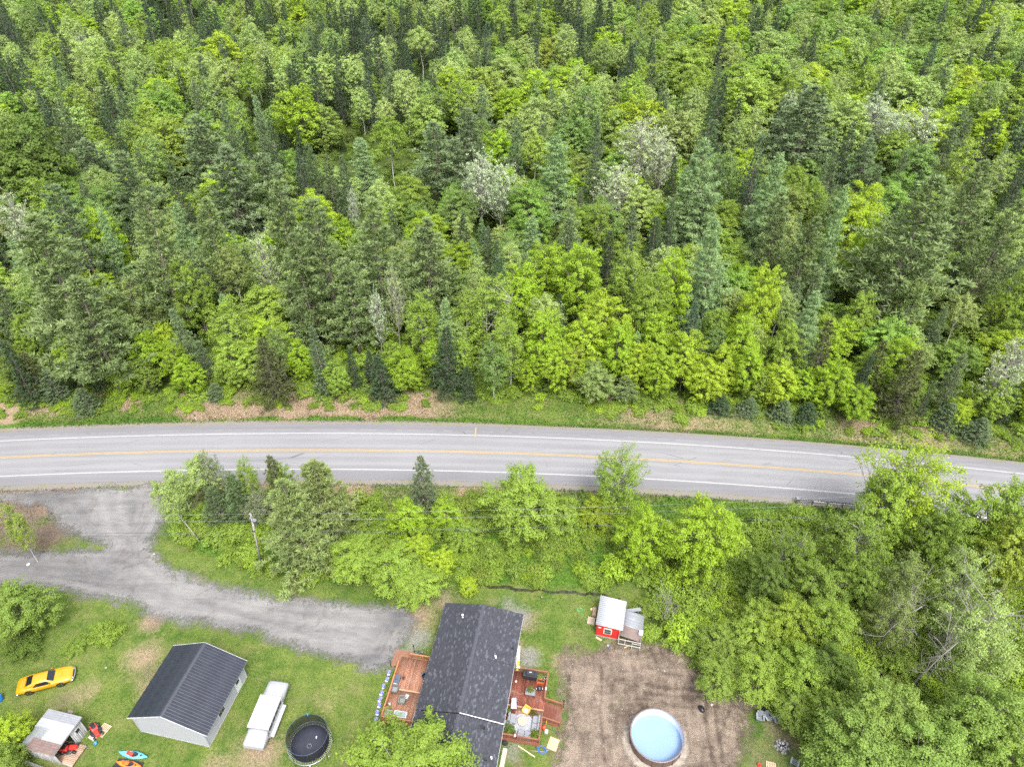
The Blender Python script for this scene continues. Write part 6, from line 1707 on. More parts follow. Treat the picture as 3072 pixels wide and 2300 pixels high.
pallet("wooden_pallet", "pale wooden pallet lying beside the red garden tractor", (-41.17, 34.35, 0), R_(-22), .95, 1.25, 6, M_PINEW)
b = MB().box(-.3, .3, -.3, .3, 0, .06)
for s in (-1, 1): b.box(s*.33-.04, s*.33+.04, -.37, .37, 0, .18).box(-.3, .3, s*.33-.04, s*.33+.04, 0, .18)
tag(b.build("planter_box", paint("pale_planter", (.5, .42, .36), .7), loc=(*((-41.85, 33.75)), 0), rot=(0, 0, R_(-25))), "square pale planter frame beside the wooden pallet", "planter")
tag(MB().lathe([(.14, 0), (.17, .22), (.15, .22), (.13, .04), (.001, .03)], n=14).build("bucket", paint("blue_plastic", (.03, .2, .42), .4), loc=(-41.35, 33.0, 0)), "small blue bucket in the grass by the weathered shed", "bucket")
tag(MB().lathe([(.26, 0), (.30, .1), (.31, .45), (.30, .8), (.26, .9), (.22, .9), (.2, .84), (.001, .84)], n=18).build("barrel", paint("blue_barrel", (.02, .15, .45), .4), loc=(*at(3, 2098)[:2], 0)), "blue plastic barrel at the left frame edge below the yellow car", "barrel")
for u0, v0, u1, v1, lb in ((64, 2205, 92, 2188, "long grey board on the grass behind the weathered shed"), (22, 2237, 52, 2214, "short pale board left of the weathered shed")):
    tag(MB().bar(at(u0, v0, .04), at(u1, v1, .04), .2, .05).build("plank", M_PEN), lb, "board", "loose boards on the ground")
o = MB().box(-.3, .3, -.2, .2, 0, .05).hexa([(-.3,-.2,.05),(.3,-.2,.05),(.3,-.15,.05),(-.3,-.15,.05),(-.3,-.2,.4),(.3,-.2,.4),(.3,-.15,.4),(-.3,-.15,.4)]).build("stone_step", paint("grey_brown_stone", (.24, .2, .18), .9, vary=.3), loc=(*at(210, 2136)[:2], 0), rot=(0, 0, R_(-14)))
tag(o, "low brown stone seat behind the weathered shed", "stone seat")
# items round the red shed
for u, v, w, l, h, rz, m, nm, cat, lb in (
    (1783, 1836, .45, 1.2, .25, -10, paint("old_planks", (.33, .22, .16), .8, vary=.3), "plank_stack", "planks", "stack of brown planks against the red shed's west wall"),
    (1773, 1863, .85, .9, .22, -14, paint("plywood", (.34, .28, .22), .8, vary=.2), "plywood_sheet", "plywood", "weathered plywood square beside the red shed"),
    (1796, 1916, .22, .75, .12, 55, M_PINEW, "step_plank", "plank", "pale plank in front of the red shed's wall"),
    (1885, 1937, .12, 1.1, .05, -68, M_PINEW, "fallen_plank", "plank", "fallen pale plank in front of the red shed's pen"),
    (1774, 1829, .25, .25, .25, 20, paint("cream_pail", (.6, .55, .35), .5), "pail", "pail", "cream pail beside the red shed's brown planks")):
    p = at(u, v)
    mb = MB()
    k = 3 if 'stack' in nm else 1
    for i in range(k): mb.box(-w/2+i*.01, w/2-i*.015, -l/2+i*.02, l/2-i*.03, h*i/k, h*(i+1)/k-.008)
    if nm == "pail": mb = MB().lathe([(.1, 0), (.13, .25), (.11, .25), (.09, .03), (.001, .03)], n=12)
    tag(mb.build(nm, m, loc=(p.x, p.y, 0), rot=(0, 0, R_(rz)), bevel=.01), lb, cat)
# ------------------------------------------------------------------ FURNITURE ON THE DECKS
M_GREYW = paint("grey_wicker", (.15, .155, .145), .8, vary=.2, scale=12); M_GREYC = paint("grey_cushion", (.195, .20, .22), .9, vary=.08)
M_DARKC = paint("dark_blue_cushion", (.07, .09, .13), .85, vary=.1); M_TERRA = paint("terracotta", (.20, .075, .035), .8)
DW, DE = ZW + .004, ZE + .006
def armchair(label, p, rz, frame, cushion, group, name="armchair"):
    c = thing(name, label, "chair", p, rz, group)
    MB().box(-.30, .30, -.28, .30, .20, .34).build("seat_frame", frame, c, bevel=.02)
    MB().box(-.24, .24, -.26, .22, .345, .45).build("cushion", cushion, c, bevel=.03)
    MB().hexa([(-.31,.24,.2),(.31,.24,.2),(.31,.33,.2),(-.31,.33,.2),(-.31,.30,.78),(.31,.30,.78),(.31,.38,.78),(-.31,.38,.78)]).build("backrest", frame, c, bevel=.02)
    for s in (-1, 1):
        MB().box(s*.31-.05, s*.31+.05, -.3, .32, .0, .56).build("armrest", frame, c, bevel=.02)
    return c
G_CH = "grey wicker chairs on the west deck"
armchair("grey wicker armchair near the west deck's rail, below the dark lounger", hloc(-7.6, -9.8, DW), HTH + R_(0), M_GREYW, M_GREYC, G_CH)
armchair("grey wicker armchair in the middle of the west deck beside a small table", hloc(-6.5, -10.85, DW), HTH + R_(8), M_GREYW, paint("olive_cushion", (.17, .18, .155), .9), G_CH)
def lounger(label, p, rz):
    c = thing("lounge_chair", label, "lounge chair", p, rz)
    MB().hexa([(-.29,-.55,.26),(.29,-.55,.26),(.29,.1,.26),(-.29,.1,.26),(-.29,-.55,.36),(.29,-.55,.36),(.29,.1,.38),(-.29,.1,.38)]).build("seat", M_DARKC, c, bevel=.03)
    MB().hexa([(-.29,.1,.26),(.29,.1,.26),(.29,.55,.62),(-.29,.55,.62),(-.29,.1,.38),(.29,.1,.38),(.29,.48,.74),(-.29,.48,.74)]).build("backrest", M_DARKC, c, bevel=.03)
    for x in (-.26, .26):
        for y in (-.5, .4): MB().box(x-.025, x+.025, y-.025, y+.025, 0, .3).build("leg", M_BLACKM, c)
    MB().hexa([(-.2,-.52,.36),(.2,-.52,.36),(.2,-.3,.37),(-.2,-.3,.37),(-.18,-.5,.46),(.18,-.5,.46),(.18,-.32,.46),(-.18,-.32,.46)]).build("pillow", M_WHITE, c, bevel=.03)
lounger("dark blue lounge chair with a white pillow along the west deck's rail", hloc(-7.68, -8.85, DW), HTH + R_(-6))
def side_table(label, p, rz, w, l, h, top, leg, nm="side_table", group=None):
    c = thing(nm, label, "table", p, rz, group)
    MB().box(-w/2, w/2, -l/2, l/2, h-.05, h).build("tabletop", top, c, bevel=.008)
    for x in (-w/2+.05, w/2-.05):
        for y in (-l/2+.05, l/2-.05): MB().box(x-.025, x+.025, y-.025, y+.025, 0, h-.05).build("leg", leg, c)
    return c
side_table("small square grey table beside the middle armchair", hloc(-6.12, -10.4, DW), HTH + R_(-15), .42, .5, .5, paint("pale_grey_top", (.30, .31, .30), .5), M_GREYW)
side_table("low square grey table in the west deck's corner", hloc(-7.5, -12.35, DW), HTH, .8, .75, .4, paint("dull_grey_top", (.22, .21, .215), .7), M_GREYW)
t = thing("glass_bench", "white framed glass-topped table by the west deck's front rail", "table", hloc(-6.25, -12.3, DW), HTH)
for x in (-.62, .62): MB().box(x-.05, x+.05, -.32, .32, .0, .5).build("end_frame", M_WHITE, t)
for y in (-.30, .30): MB().box(-.57, .57, y-.03, y+.03, .44, .50).build("rail", M_WHITE, t)
MB().box(-.57, .57, -.265, .265, .455, .475).build("glass_top", paint("frosted_glass", (.24, .29, .29), .15), t)
t = thing("flower_pot", "terracotta pot standing alone on the west deck", "pot", hloc(-7.1, -8.35, DW), 0)
MB().lathe([(.12, 0), (.2, .3), (.22, .3), (.22, .36), (.19, .36), (.18, .29), (.001, .28)], n=18).build("pot", M_TERRA, t)
MB().lathe([(.12, .29), (.06, .36), (.001, .37)], n=10).build("soil", paint("potting_soil", (.03, .022, .016), .95), t)
t = thing("soccer_ball", "white ball with black patches near the west deck's rail", "ball", hloc(-7.72, -11.3, DW), 0)
bm = bmesh.new(); bmesh.ops.create_icosphere(bm, subdivisions=3, radius=.17); me = bpy.data.meshes.new("ball")
for f in bm.faces: f.smooth = True
bm.to_mesh(me); bm.free(); me.materials.append(M_WHITE); o = link_mesh("ball", me, t); o.location = (0, 0, .17)
for a, b_ in ((0, 1.57), (0, .55), (2.1, .5), (4.2, .5), (1, -.3), (3.2, -.3)):
    d = Vector((math.cos(a)*math.cos(b_), math.sin(a)*math.cos(b_), math.sin(b_)))
    MB().lathe([(.06, .163), (.055, .172), (.001, .176)], n=5).build("patch", M_BLACKM, t, (0, 0, .17), d.to_track_quat('Z', 'Y').to_euler())
t = thing("speaker", "slim black speaker on the west deck by the ball", "speaker", hloc(-7.45, -11.7, DW), HTH)
MB().box(-.09, .09, -.09, .09, 0, .42).build("case", M_BLACKM, t, bevel=.015); MB().lathe([(.06, 0), (.05, .012)], n=12).build("cone", M_GREYM, t, (0, -.092, .28), (R_(90), 0, 0))
t = thing("camp_chair", "dark round-backed chair half under the house's west eave", "chair", hloc(-4.75, -8.0, DW), HTH + R_(100))
MB().lathe([(.3, .38), (.36, .42), (.001, .36)], n=16).build("seat", M_DARKC, t)
MB().loft([[(.36*math.cos(a), .36*math.sin(a), .42), (.42*math.cos(a), .42*math.sin(a), .85), (.39*math.cos(a), .39*math.sin(a), .85), (.33*math.cos(a), .33*math.sin(a), .42)] for a in [k*math.pi/8 for k in range(9)]]).build("backrest", M_DARKC, t)
for k in range(4): MB().bar((.25*math.cos(.785+k*1.57), .25*math.sin(.785+k*1.57), 0), (.2*math.cos(.785+k*1.57), .2*math.sin(.785+k*1.57), .38), .03).build("leg", M_BLACKM, t)

# soil bags in a row along the deck: white sacks with a printed blue panel
def sack():
    c = thing("soil_bag", "", "bag", (0, 0, 0), 0, "white and blue bags lined up along the west deck")
    rings = []
    for f in (-1, -.85, -.4, 0, .4, .85, 1):
        w = .21*(1-.10*abs(f)**3); h = .12*(1-abs(f)**4)+.01; y = f*.31
        rings.append([(-w, y, .015), (-w*.8, y, .0), (w*.8, y, 0), (w, y, .015), (w*.8, y, h), (0, y, h*1.15), (-w*.8, y, h)])
    MB().loft(rings).build("sack", paint("bag_white", (.36, .365, .42), .4, vary=.1), c)
    MB().add([(-.17, -.16, .142), (.17, -.22, .138), (.17, .0, .146), (-.10, .20, .146)], [(0, 1, 2, 3)]).build("blue_print", paint("bag_blue", (.07, .09, .36), .4), c)
    MB().add([(.02, .07, .139), (.16, .05, .130), (.16, .16, .128), (.02, .18, .138)], [(0, 1, 2, 3)]).build("violet_print", paint("bag_violet", (.22, .10, .32), .4), c)
    return c
s0 = sack()
BAGS = ((-8.97,-7.68),(-8.93,-8.43),(-9.06,-9.25),(-9.04,-9.98),(-9.0,-10.68),(-8.9,-11.28),(-8.86,-12.08),(-8.74,-12.82))
names = ("first bag in the row, next to the west deck's steps", "second bag from the west deck's steps", "third bag from the west deck's steps, slightly out of line", "fourth bag from the west deck's steps", "fifth bag from the west deck's steps",
         "sixth bag from the west deck's steps, close to the fifth", "second last bag of the row, towards the frame's bottom", "last bag of the row, beside the deck's front corner")
for i, ((x, y), lb) in enumerate(zip(BAGS, names)):
    o = s0 if i == 0 else copy_tree(s0, (0, 0, 0), 0)
    o.location = hloc(x, y, .03); o.rotation_euler = (0, 0, HTH + R_(random.Random(i).uniform(-14, 14))); o['label'] = "white and blue soil bag, " + lb
# bushes between deck and bags
for x, y, h, r, c, lb in ((-8.45, -9.6, .7, .45, (.2,.28,.06), "pale green shrub between the bags and the west deck"), (-8.4, -8.0, .45, .35, MIDG, "small dark shrub at the west deck's rail"), (-8.4, -11.0, .45, .35, MIDG, "low shrub by the fifth bag at the west deck")):
    p = hloc(x, y); plant("leafy_bush", p.x, p.y, h, r, c, lb, "shrubs along the west deck")
t = thing("bicycle", "dark bicycle parked behind the west deck's rear rail", "bicycle", hloc(-6.1, -5.15, 0), HTH + R_(-8))
for x in (-.5, .5):
    MB().tube([(x+.31*math.cos(k*.3927), 0, .33+.31*math.sin(k*.3927)) for k in range(17)], .022, 6, cap=False).build("wheel", M_BLACKM, t)
MB().tube([(-.5,0,.33),(-.15,0,.78),(.35,0,.80),(.5,0,.33)], .02, 6).tube([(-.05,0,.33),(-.15,0,.85)], .02, 6).tube([(-.05,0,.33),(.35,0,.78)], .02, 6).tube([(-.5,0,.33),(-.05,0,.33)], .015, 6).build("frame", M_GREYM, t)
MB().box(-.28, -.05, -.06, .06, .85, .90).build("saddle", M_BLACKM, t, bevel=.02); MB().tube([(.36,-.26,1.0),(.38,0,.98),(.36,.26,1.0)], .016, 6).build("handlebar", M_BLACKM, t)

# east deck
t = thing("gas_grill", "large black covered gas grill at the east deck's rear rail", "grill", hloc(6.15, -6.05, DE), HTH)
MB().hexa([(-.72,-.32,.05),(.72,-.32,.05),(.72,.32,.05),(-.72,.32,.05),(-.78,-.34,.85),(.78,-.34,.85),(.78,.34,.85),(-.78,.34,.85)]).build("cover", paint("black_cover", (.020, .022, .027), .6, vary=.2), t, bevel=.05)
MB().hexa([(-.48,-.32,.85),(.48,-.32,.85),(.48,.32,.85),(-.48,.32,.85),(-.42,-.2,1.15),(.42,-.2,1.15),(.42,.26,1.15),(-.42,.26,1.15)]).build("hood", paint("black_cover", (.02,.02,.02)), t, bevel=.05)
MB().box(-.12, .12, -.06, .02, 1.151, 1.156).build("badge", M_WHITE, t)
for x in (-.6, .6):
    for y in (-.25, .25): MB().lathe([(.05, 0), (.05, .05)], n=10).build("caster", M_BLACKM, t, (x, y, 0))
def trough(nm, label, p, rz, w, l, h, mat, plantc=None, cat="planter"):
    c = thing(nm, label, cat, p, rz)
    b = MB().box(-w/2, w/2, -l/2, -l/2+.03, 0, h).box(-w/2, w/2, l/2-.03, l/2, 0, h).box(-w/2, -w/2+.03, -l/2+.03, l/2-.03, 0, h).box(w/2-.03, w/2, -l/2+.03, l/2-.03, 0, h)
    b.build("box", mat, c); MB().box(-w/2+.03, w/2-.03, -l/2+.03, l/2-.03, .02, h-.05).build("soil", paint("potting_soil", (.03,.022,.016), .95), c)
    if plantc:
        for i in range(3):
            o = link_mesh("leaves", PROTO["leafy_bush"][i % 3]['crown'], c); o.scale = (.14, .14, .13); o.location = (-w*.3+w*.3*i, 0, h-.08); o.color = (*plantc, 1)
    return c
trough("planter_box", "white trough planter beside the covered grill", hloc(7.1, -5.95, DE), HTH, .62, .28, .32, M_WHITE, MIDG)
trough("orange_planter", "orange trough planter on the east deck, below the white one", hloc(7.3, -6.4, DE), HTH, .82, .34, .34, paint("orange_plastic", (.60, .13, .03), .5))
def pot_plant(label, p, r, h, col, leafc, size, group="pot plants on the east deck"):
    c = thing("pot_plant", label, "plant", p, 0, group)
    MB().lathe([(r*.7, 0), (r, h), (r*1.08, h), (r*1.05, h+.03), (r*.9, h+.03), (r*.85, h-.03), (r*.8, h-.04)], n=16).build("pot", col, c)
    MB().lathe([(r*.84, h-.05), (.001, h-.03)], n=12).build("soil", paint("potting_soil", (.03,.022,.016), .95), c)
    if leafc:
        o = link_mesh("leaves", PROTO["leafy_bush"][0]['crown'], c); o.scale = (size, size, size); o.location = (0, 0, h-.05); o.color = (*leafc, 1)
M_POTW, M_POTB = paint("white_pot", (.5, .5, .5), .4), paint("teal_pot", (.06, .12, .14), .4)
pot_plant("white round pot in the east deck's rear corner", hloc(7.72, -5.95, DE), .2, .36, M_POTW, DEEPG, .1)
pot_plant("teal pot next to the yellow chair", hloc(6.56, -9.95, DE), .14, .28, M_POTB, None, 0)
pot_plant("flowering pot plant between the yellow chair and the sofas", hloc(7.1, -9.98, DE), .16, .3, M_TERRA, (.13, .12, .03), .2)
pot_plant("big dark green pot plant at the house's wall by the sofas", hloc(4.95, -12.1, DE), .2, .34, M_BLACKM, DEEPG, .34)
pot_plant("bright green pot plant in the east deck's front corner", hloc(7.55, -12.2, DE), .2, .34, M_BLACKM, (.14,.2,.02), .30)
pot_plant("small pot by the house's wall, left of the striped chair", hloc(4.45, -10.1, DE), .16, .3, M_POTB, DEEPG, .18)
t = thing("kettle_grill", "round black kettle grill on the east deck", "grill", hloc(7.3, -7.45, DE), 0)
MB().lathe([(.05, .5), (.22, .55), (.29, .72), (.29, .74), (.2, .88), (.06, .94), (.001, .945)], n=20).build("kettle", paint("enamel_black", (.015, .016, .02), .2), t)
MB().box(-.09, .09, -.015, .015, .94, .98).build("lid_handle", M_GREYM, t)
for k in range(3): MB().bar((.12*math.cos(k*2.09+.5), .12*math.sin(k*2.09+.5), .56), (.26*math.cos(k*2.09+.5), .26*math.sin(k*2.09+.5), 0), .025).build("leg", M_GREYM, t)
for s in (-1, 1): MB().box(s*.31-.03, s*.31+.03, -.08, .08, .68, .72).build("side_handle", M_WHITE, t)
tb = side_table("grey patio table with a leafy centrepiece on the east deck", hloc(6.42, -7.95, DE), HTH, 1.0, .68, .68, paint("slate_top", (.17, .19, .205), .45), M_BLACKM, "patio_table")
pot_plant("leafy centrepiece on the grey patio table", hloc(6.42, -7.85, DE+.682), .13, .12, M_BLACKM, (.16, .2, .04), .22, "centrepieces")
def cushion_chair(label, p, rz):
    c = thing("patio_chair", label, "chair", p, rz)
    cu = paint("striped_cushion", (.38, .37, .42), .85, vary=.12, scale=9)
    MB().hexa([(-.3,-.36,.36),(.3,-.36,.36),(.28,.2,.33),(-.28,.2,.33),(-.3,-.36,.47),(.3,-.36,.47),(.28,.2,.44),(-.28,.2,.44)]).build("seat_cushion", cu, c, bevel=.03)
    for i in range(4):
        y0, z0 = .2+.09*i, .44+.13*i
        MB().hexa([(-.27+.01*i,y0,z0-.08),(.27-.01*i,y0,z0-.08),(.27-.01*i,y0+.09,z0+.04),(-.27+.01*i,y0+.09,z0+.04),(-.26+.01*i,y0-.05,z0+.02),(.26-.01*i,y0-.05,z0+.02),(.26-.01*i,y0+.03,z0+.14),(-.26+.01*i,y0+.03,z0+.14)]).build("back_cushion", cu, c, bevel=.015)
    for s in (-1, 1):
        MB().tube([(s*.33,-.36,0),(s*.33,-.34,.6),(s*.33,.2,.64)], .02, 6).build("arm", M_BLACKM, c); MB().tube([(s*.3,.2,0),(s*.3,.2,.4),(s*.27,.56,.95)], .02, 6).build("back_frame", M_BLACKM, c)
cushion_chair("patio chair with grey-white ribbed cushion by the house's east wall", hloc(4.95, -9.5, DE), HTH + R_(8))
armchair("yellow armchair with white cushion facing the sofas on the east deck", hloc(6.25, -9.8, DE), HTH + R_(-25), paint("mustard", (.62, .36, .04), .6), paint("white_cushion", (.5, .48, .42), .8), None, "yellow_chair")
rug = thing("round_rug", "round grey rug with white rings under the coffee table", "rug", hloc(6.15, -11.1, DE), 0)
MB().lathe([(1.12, 0), (1.12, .012)], n=40).build("rug_body", paint("rug_grey", (.27, .28, .31), .95, vary=.2, scale=8), rug)
for r in (.55, .78, 1.0):
    rr = MB().lathe([(r, .012), (r, .017), (r+.045, .017), (r+.045, .012)], n=40, caps=False); rr.build("ring", paint("rug_white", (.42, .43, .45), .95), rug)
t = thing("coffee_table", "round wooden coffee table on the round rug", "table", hloc(6.05, -10.95, DE+.017), 0)
MB().lathe([(.46, .38), (.47, .41), (.46, .43)], n=28).build("tabletop", paint("pale_oak", (.42, .31, .22), .5), t)
MB().lathe([(.28, 0), (.22, .1), (.22, .38)], n=18).build("base", M_GREYW, t)
def sofa(label, p, rz, w):
    c = thing("sofa_section", label, "sofa", p, rz, "grey sofa sections round the coffee table")
    MB().box(-w/2, w/2, -.38, .38, .06, .28).build("base", M_GREYW, c, bevel=.02)
    k = max(1, round(w/.75))
    for i in range(k):
        MB().box(-w/2+w*i/k+.02, -w/2+w*(i+1)/k-.02, -.37, .2, .285, .44).build("seat_cushion", M_GREYC, c, bevel=.04)
        MB().box(-w/2+w*i/k+.02, -w/2+w*(i+1)/k-.02, .2, .36, .40, .74).build("back_cushion", M_GREYC, c, bevel=.04)
    MB().box(-w/2, w/2, .36, .44, .06, .70).build("backrest", M_GREYW, c, bevel=.02)
sofa("two-seat grey sofa along the east deck's outer rail", hloc(7.42, -10.95, DE), HTH + R_(-90), 1.55)
sofa("grey sofa section against the house's wall", hloc(5.0, -10.8, DE), HTH + R_(90), .95)
sofa("single grey sofa corner by the big pot plant", hloc(4.72, -11.6, DE), HTH + R_(90), .75)
sofa("grey sofa with its back to the deck's front rail", hloc(6.45, -12.2, DE), HTH + R_(180), 1.35)
tag(MB().lathe([(.11, 0), (.13, .12), (.08, .2), (.001, .21)], n=10).build("white_jug", M_WHITE, loc=hloc(4.72, -6.75, DE)), "white jug by the house's wall on the east deck", "jug")
hz = MB().tube([hloc(4.4+.25*i, -7.9+.12*math.sin(i*1.3), DE+.02) for i in range(7)], .012, 5)
tag(hz.build("garden_hose", paint("pale_hose", (.42, .3, .24), .6)), "pale hose lying across the east deck's boards", "hose")

# ------------------------------------------------------------------ LOOSE THINGS ON THE LAWN
p = hloc(8.25, -10.85)
t = thing("string_trimmer", "red garden tool leaning against the east deck's stairs", "garden tool", p, HTH + R_(15))
MB().lathe([(.1, 0), (.2, .1), (.2, .42), (.12, .5), (.001, .52)], n=14).build("tank", paint("red_plastic", (.62, .06, .03), .4), t)
MB().tube([(.12, .0, .3), (.28, .25, .7), (.3, .35, 1.0)], .022, 6).build("handle", paint("lime_plastic", (.45, .5, .04), .4), t)
tag(MB().box(-.16, .16, -.16, .16, 0, .3).lathe([(.07, .3), (.06, .36)], n=10).build("white_canister", M_WHITE, loc=hloc(8.55, -11.15), rot=(0, 0, HTH)), "white canister at the foot of the east deck's stairs", "canister")
tag(MB().box(-.5, .5, -.62, .62, .02, .06).box(-.48, .48, -.6, .6, .062, .075).build("cardboard_sheet", paint("cardboard", (.42, .285, .185), .8, vary=.08), loc=hloc(9.35, -12.2), rot=(0, 0, HTH + R_(-12))), "flattened cardboard sheet on the grass by the east deck", "cardboard")
mb = MB()
rr = random.Random(3)
for k in range(5):
    mb.tube([(.42*math.cos(a)*(1+.1*rr.random())+rr.uniform(-.06,.06), .30*math.sin(a)+rr.uniform(-.05,.05), .04+.03*k+.02*rr.random()) for a in [i*.5236 for i in range(13)]], .022, 5)
tag(mb.build("blue_hose", paint("blue_hose", (.02, .15, .55), .45), loc=hloc(8.3, -12.95), rot=(0, 0, HTH + R_(-15))), "coiled blue hose in the grass in front of the east deck", "hose")
tag(MB().bar(hloc(5.95, -12.95, .05), hloc(7.75, -13.75, .05), .10, .05).build("pale_beam", paint("fresh_lumber", (.50, .42, .28), .7)), "long pale beam lying diagonally before the east deck", "beam")
tag(MB().tube([hloc(7.2, -13.2, .03), hloc(7.9, -13.15, .05), hloc(8.5, -13.1, .04), hloc(9.0, -12.85, .03)], .035, 6).build("branch", paint("bark_stick", (.3, .24, .18), .9)), "bent dry branch below the coiled blue hose", "branch")
t = thing("spare_wheel", "small wheel leaning under the east deck's front corner at the house", "wheel", hloc(4.65, -13.05, .3), HTH)
MB().lathe([(.14, -.07), (.27, -.07), (.3, 0), (.27, .07), (.14, .07)], n=16).build("tyre", paint("tyre_rubber", (.018,.018,.019), .8), t, rot=(R_(75), 0, 0)); MB().lathe([(.02, -.04), (.15, -.05), (.15, .06), (.02, .05)], n=12).build("rim", M_WHITE, t, rot=(R_(75), 0, 0))
t = pallet("white_pallet", "narrow white pallet lying on the grass north-west of the house", (*at(1211, 1786)[:2], 0), R_(2), .5, 1.0, 4, paint("whitewashed_wood", (.45, .44, .42), .7, vary=.2))
t = thing("red_hydrant_post", "short red and white post in the grass between house and stream", "post", (*at(1625, 1795)[:2], 0), 0)
MB().lathe([(.08, 0), (.08, .5), (.06, .52)], n=12).build("post", paint("dull_red", (.35, .06, .04), .6), t); MB().lathe([(.085, .3), (.085, .42)], n=12).build("band", M_WHITE, t)
mb = MB()
for k in range(3): mb.tube([(.30*math.cos(a)+.04*k, .22*math.sin(a), .03+.02*k) for a in [i*.5236 for i in range(13)]], .018, 5)
mb.tube([(.3, 0, .03), (.4, -.8, .02), (.9, -1.4, .02), (1.0, -2.2, .02)], .016, 5)
tag(mb.build("green_hose", paint("green_hose", (.06, .40, .16), .5), loc=(*at(1738, 1828)[:2], 0)), "coiled green hose on the lawn beside the red shed", "hose")
tag(MB().lathe([(.1, 0), (.13, .2), (.11, .2), (.09, .03), (.001, .03)], n=12).build("blue_pail", paint("pale_blue", (.2, .28, .55), .5), loc=(*at(1824, 1938)[:2], 0)), "little blue pail on the grass before the red shed", "pail")
mb = MB()
t = thing("trash_bag", "black bag lying on the dirt yard right of the pool", "bag", (*at(2104, 2128)[:2], .0), R_(20))
MB().lathe([(.12, 0), (.33, .06), (.36, .22), (.22, .36), (.07, .40), (.05, .48), (.09, .54), (.001, .5)], n=12, sx=.8, sy=1.15).build("sack", paint("black_plastic", (.012, .012, .018), .3), t)

# lawn chairs and fire pit
def adirondack(label, p, rz, group="grey lawn chairs by the fire pit"):
    c = thing("lawn_chair", label, "chair", p, rz, group)
    m = paint("slate_plastic", (.15, .17, .195), .55, vary=.15)
    for i in range(4): MB().bar((-.25, -.32+.13*i, .36-.035*i), (.25, -.32+.13*i, .36-.035*i), .115, .025).build("seat_slat", m, c)
    for i in range(5):
        x = -.22+.11*i; h = .92-.09*abs(i-2)
        MB().hexa([(x-.05,.16,.26),(x+.05,.16,.26),(x+.05,.185,.26),(x-.05,.185,.26),(x*1.15-.05,.46,h),(x*1.15+.05,.46,h),(x*1.15+.05,.485,h),(x*1.15-.05,.485,h)]).build("back_slat", m, c)
    for s in (-1, 1):
        MB().box(s*.34-.07, s*.34+.07, -.38, .32, .53, .555).build("armrest", paint("pale_slate", (.25, .265, .28), .55), c)
        MB().box(s*.31-.02, s*.31+.02, -.36, -.28, 0, .53).build("leg", m, c); MB().bar((s*.28, -.3, .3), (s*.28, .5, .03), .03, .10).build("leg", m, c)
    return c
for (u, v), rz, lb in (((2278, 2155), -12, "grey slatted lawn chair, first of three facing the fire pit from the dirt yard's side"), ((2303, 2155), 20, "grey slatted lawn chair in the middle of the three"), ((2331, 2163), -4, "grey slatted lawn chair closest to the thicket, third of three")):
    adirondack(lb, (*at(u, v)[:2], 0), R_(rz))
adirondack("grey lawn chair alone at the bottom frame edge below the fire pit", (*at(2381, 2292)[:2], 0), R_(150))
fp = thing("fire_pit", "round stone fire pit full of white ash and charred wood", "fire pit", (*at(2346, 2238)[:2], 0), 0)
stn = paint("fire_stones", (.20, .195, .19), .9, vary=.35, scale=5)
rr = random.Random(8)
for k in range(14):
    a = k*2*math.pi/14 + rr.uniform(-.08, .08); r = .64+rr.uniform(-.03, .04); s = rr.uniform(.11, .155)
    MB().lathe([(s*.9, 0), (s*1.1, s*.5), (s*.8, s*1.05), (.001, s*1.15)], n=7, smooth=False).build("stone", stn if k % 3 else paint("sooty_stone", (.05,.05,.05), .9), fp, (r*math.cos(a), r*math.sin(a), 0), (0, 0, rr.uniform(0, 3)))
MB().lathe([(.56, .02), (.5, .05), (.001, .10)], n=20).build("ash", paint("ash", (.17, .17, .175), .95, vary=.9, scale=4), fp)
MB().lathe([(.34, .08), (.25, .12), (.001, .15)], n=9, smooth=False).build("ash_heap", paint("white_ash", (.46, .46, .47), .95, vary=.3, scale=6), fp, (.02, .1, 0))
for a, l in ((.3, .8), (1.6, .7), (2.5, .75), (2.9, .5)): MB().tube([(-l/2*math.cos(a), -l/2*math.sin(a), .13), (l/2*math.cos(a), l/2*math.sin(a), .16)], .05, 7).build("charred_log", paint("charcoal_log", (.015,.014,.014), .8), fp)
pallet("wooden_crate_lid", "pale slatted wooden pallet cut by the bottom frame edge near the fire pit", (*at(2312, 2296)[:2], 0), R_(-15), .9, .7, 6, M_PINEW)
tag(MB().lathe([(.12, 0), (.16, .3), (.14, .3), (.11, .03), (.001, .03)], n=14).build("red_bucket", paint("bright_red", (.6, .03, .02), .4), loc=(*at(2276, 2296)[:2], 0)), "red bucket by the slatted pallet at the bottom frame edge", "bucket")
# stones on dirt and gravel
rr = random.Random(12)
st_m = [paint("field_stone", (.26, .23, .20), .9, vary=.2), paint("warm_stone", (.42, .33, .26), .9, vary=.2)]
for k, (u, v, s, lb) in enumerate(((2225, 2060, .3, "pale boulder at the thicket's edge above the three lawn chairs"), (2103, 2050, .24, "tan stone at the upper rim of the dirt yard"), (1993, 2012, .12, "small pale stone near the top of the dirt yard"),
                                   (2135, 2113, .16, "stone on the dirt yard above the black bag's right"), (85, 1693, .22, "flat white stone on the gravel near the left frame edge"), (462, 1661, .12, "small white stone at the driveway's inner corner"), (318, 2002, .14, "pale stone on the lawn right of the yellow car"))):
    p = at(u, v)
    tag(MB().lathe([(s*.8, 0), (s, s*.25), (s*.7, s*.55), (.001, s*.62)], n=8, smooth=False, sx=rr.uniform(.8, 1.2)).build("stone", M_WHITE if u == 85 else st_m[k % 2], loc=(p.x, p.y, 0), rot=(0, 0, rr.uniform(0, 3))), lb, "stone", "loose stones")
me = MB()
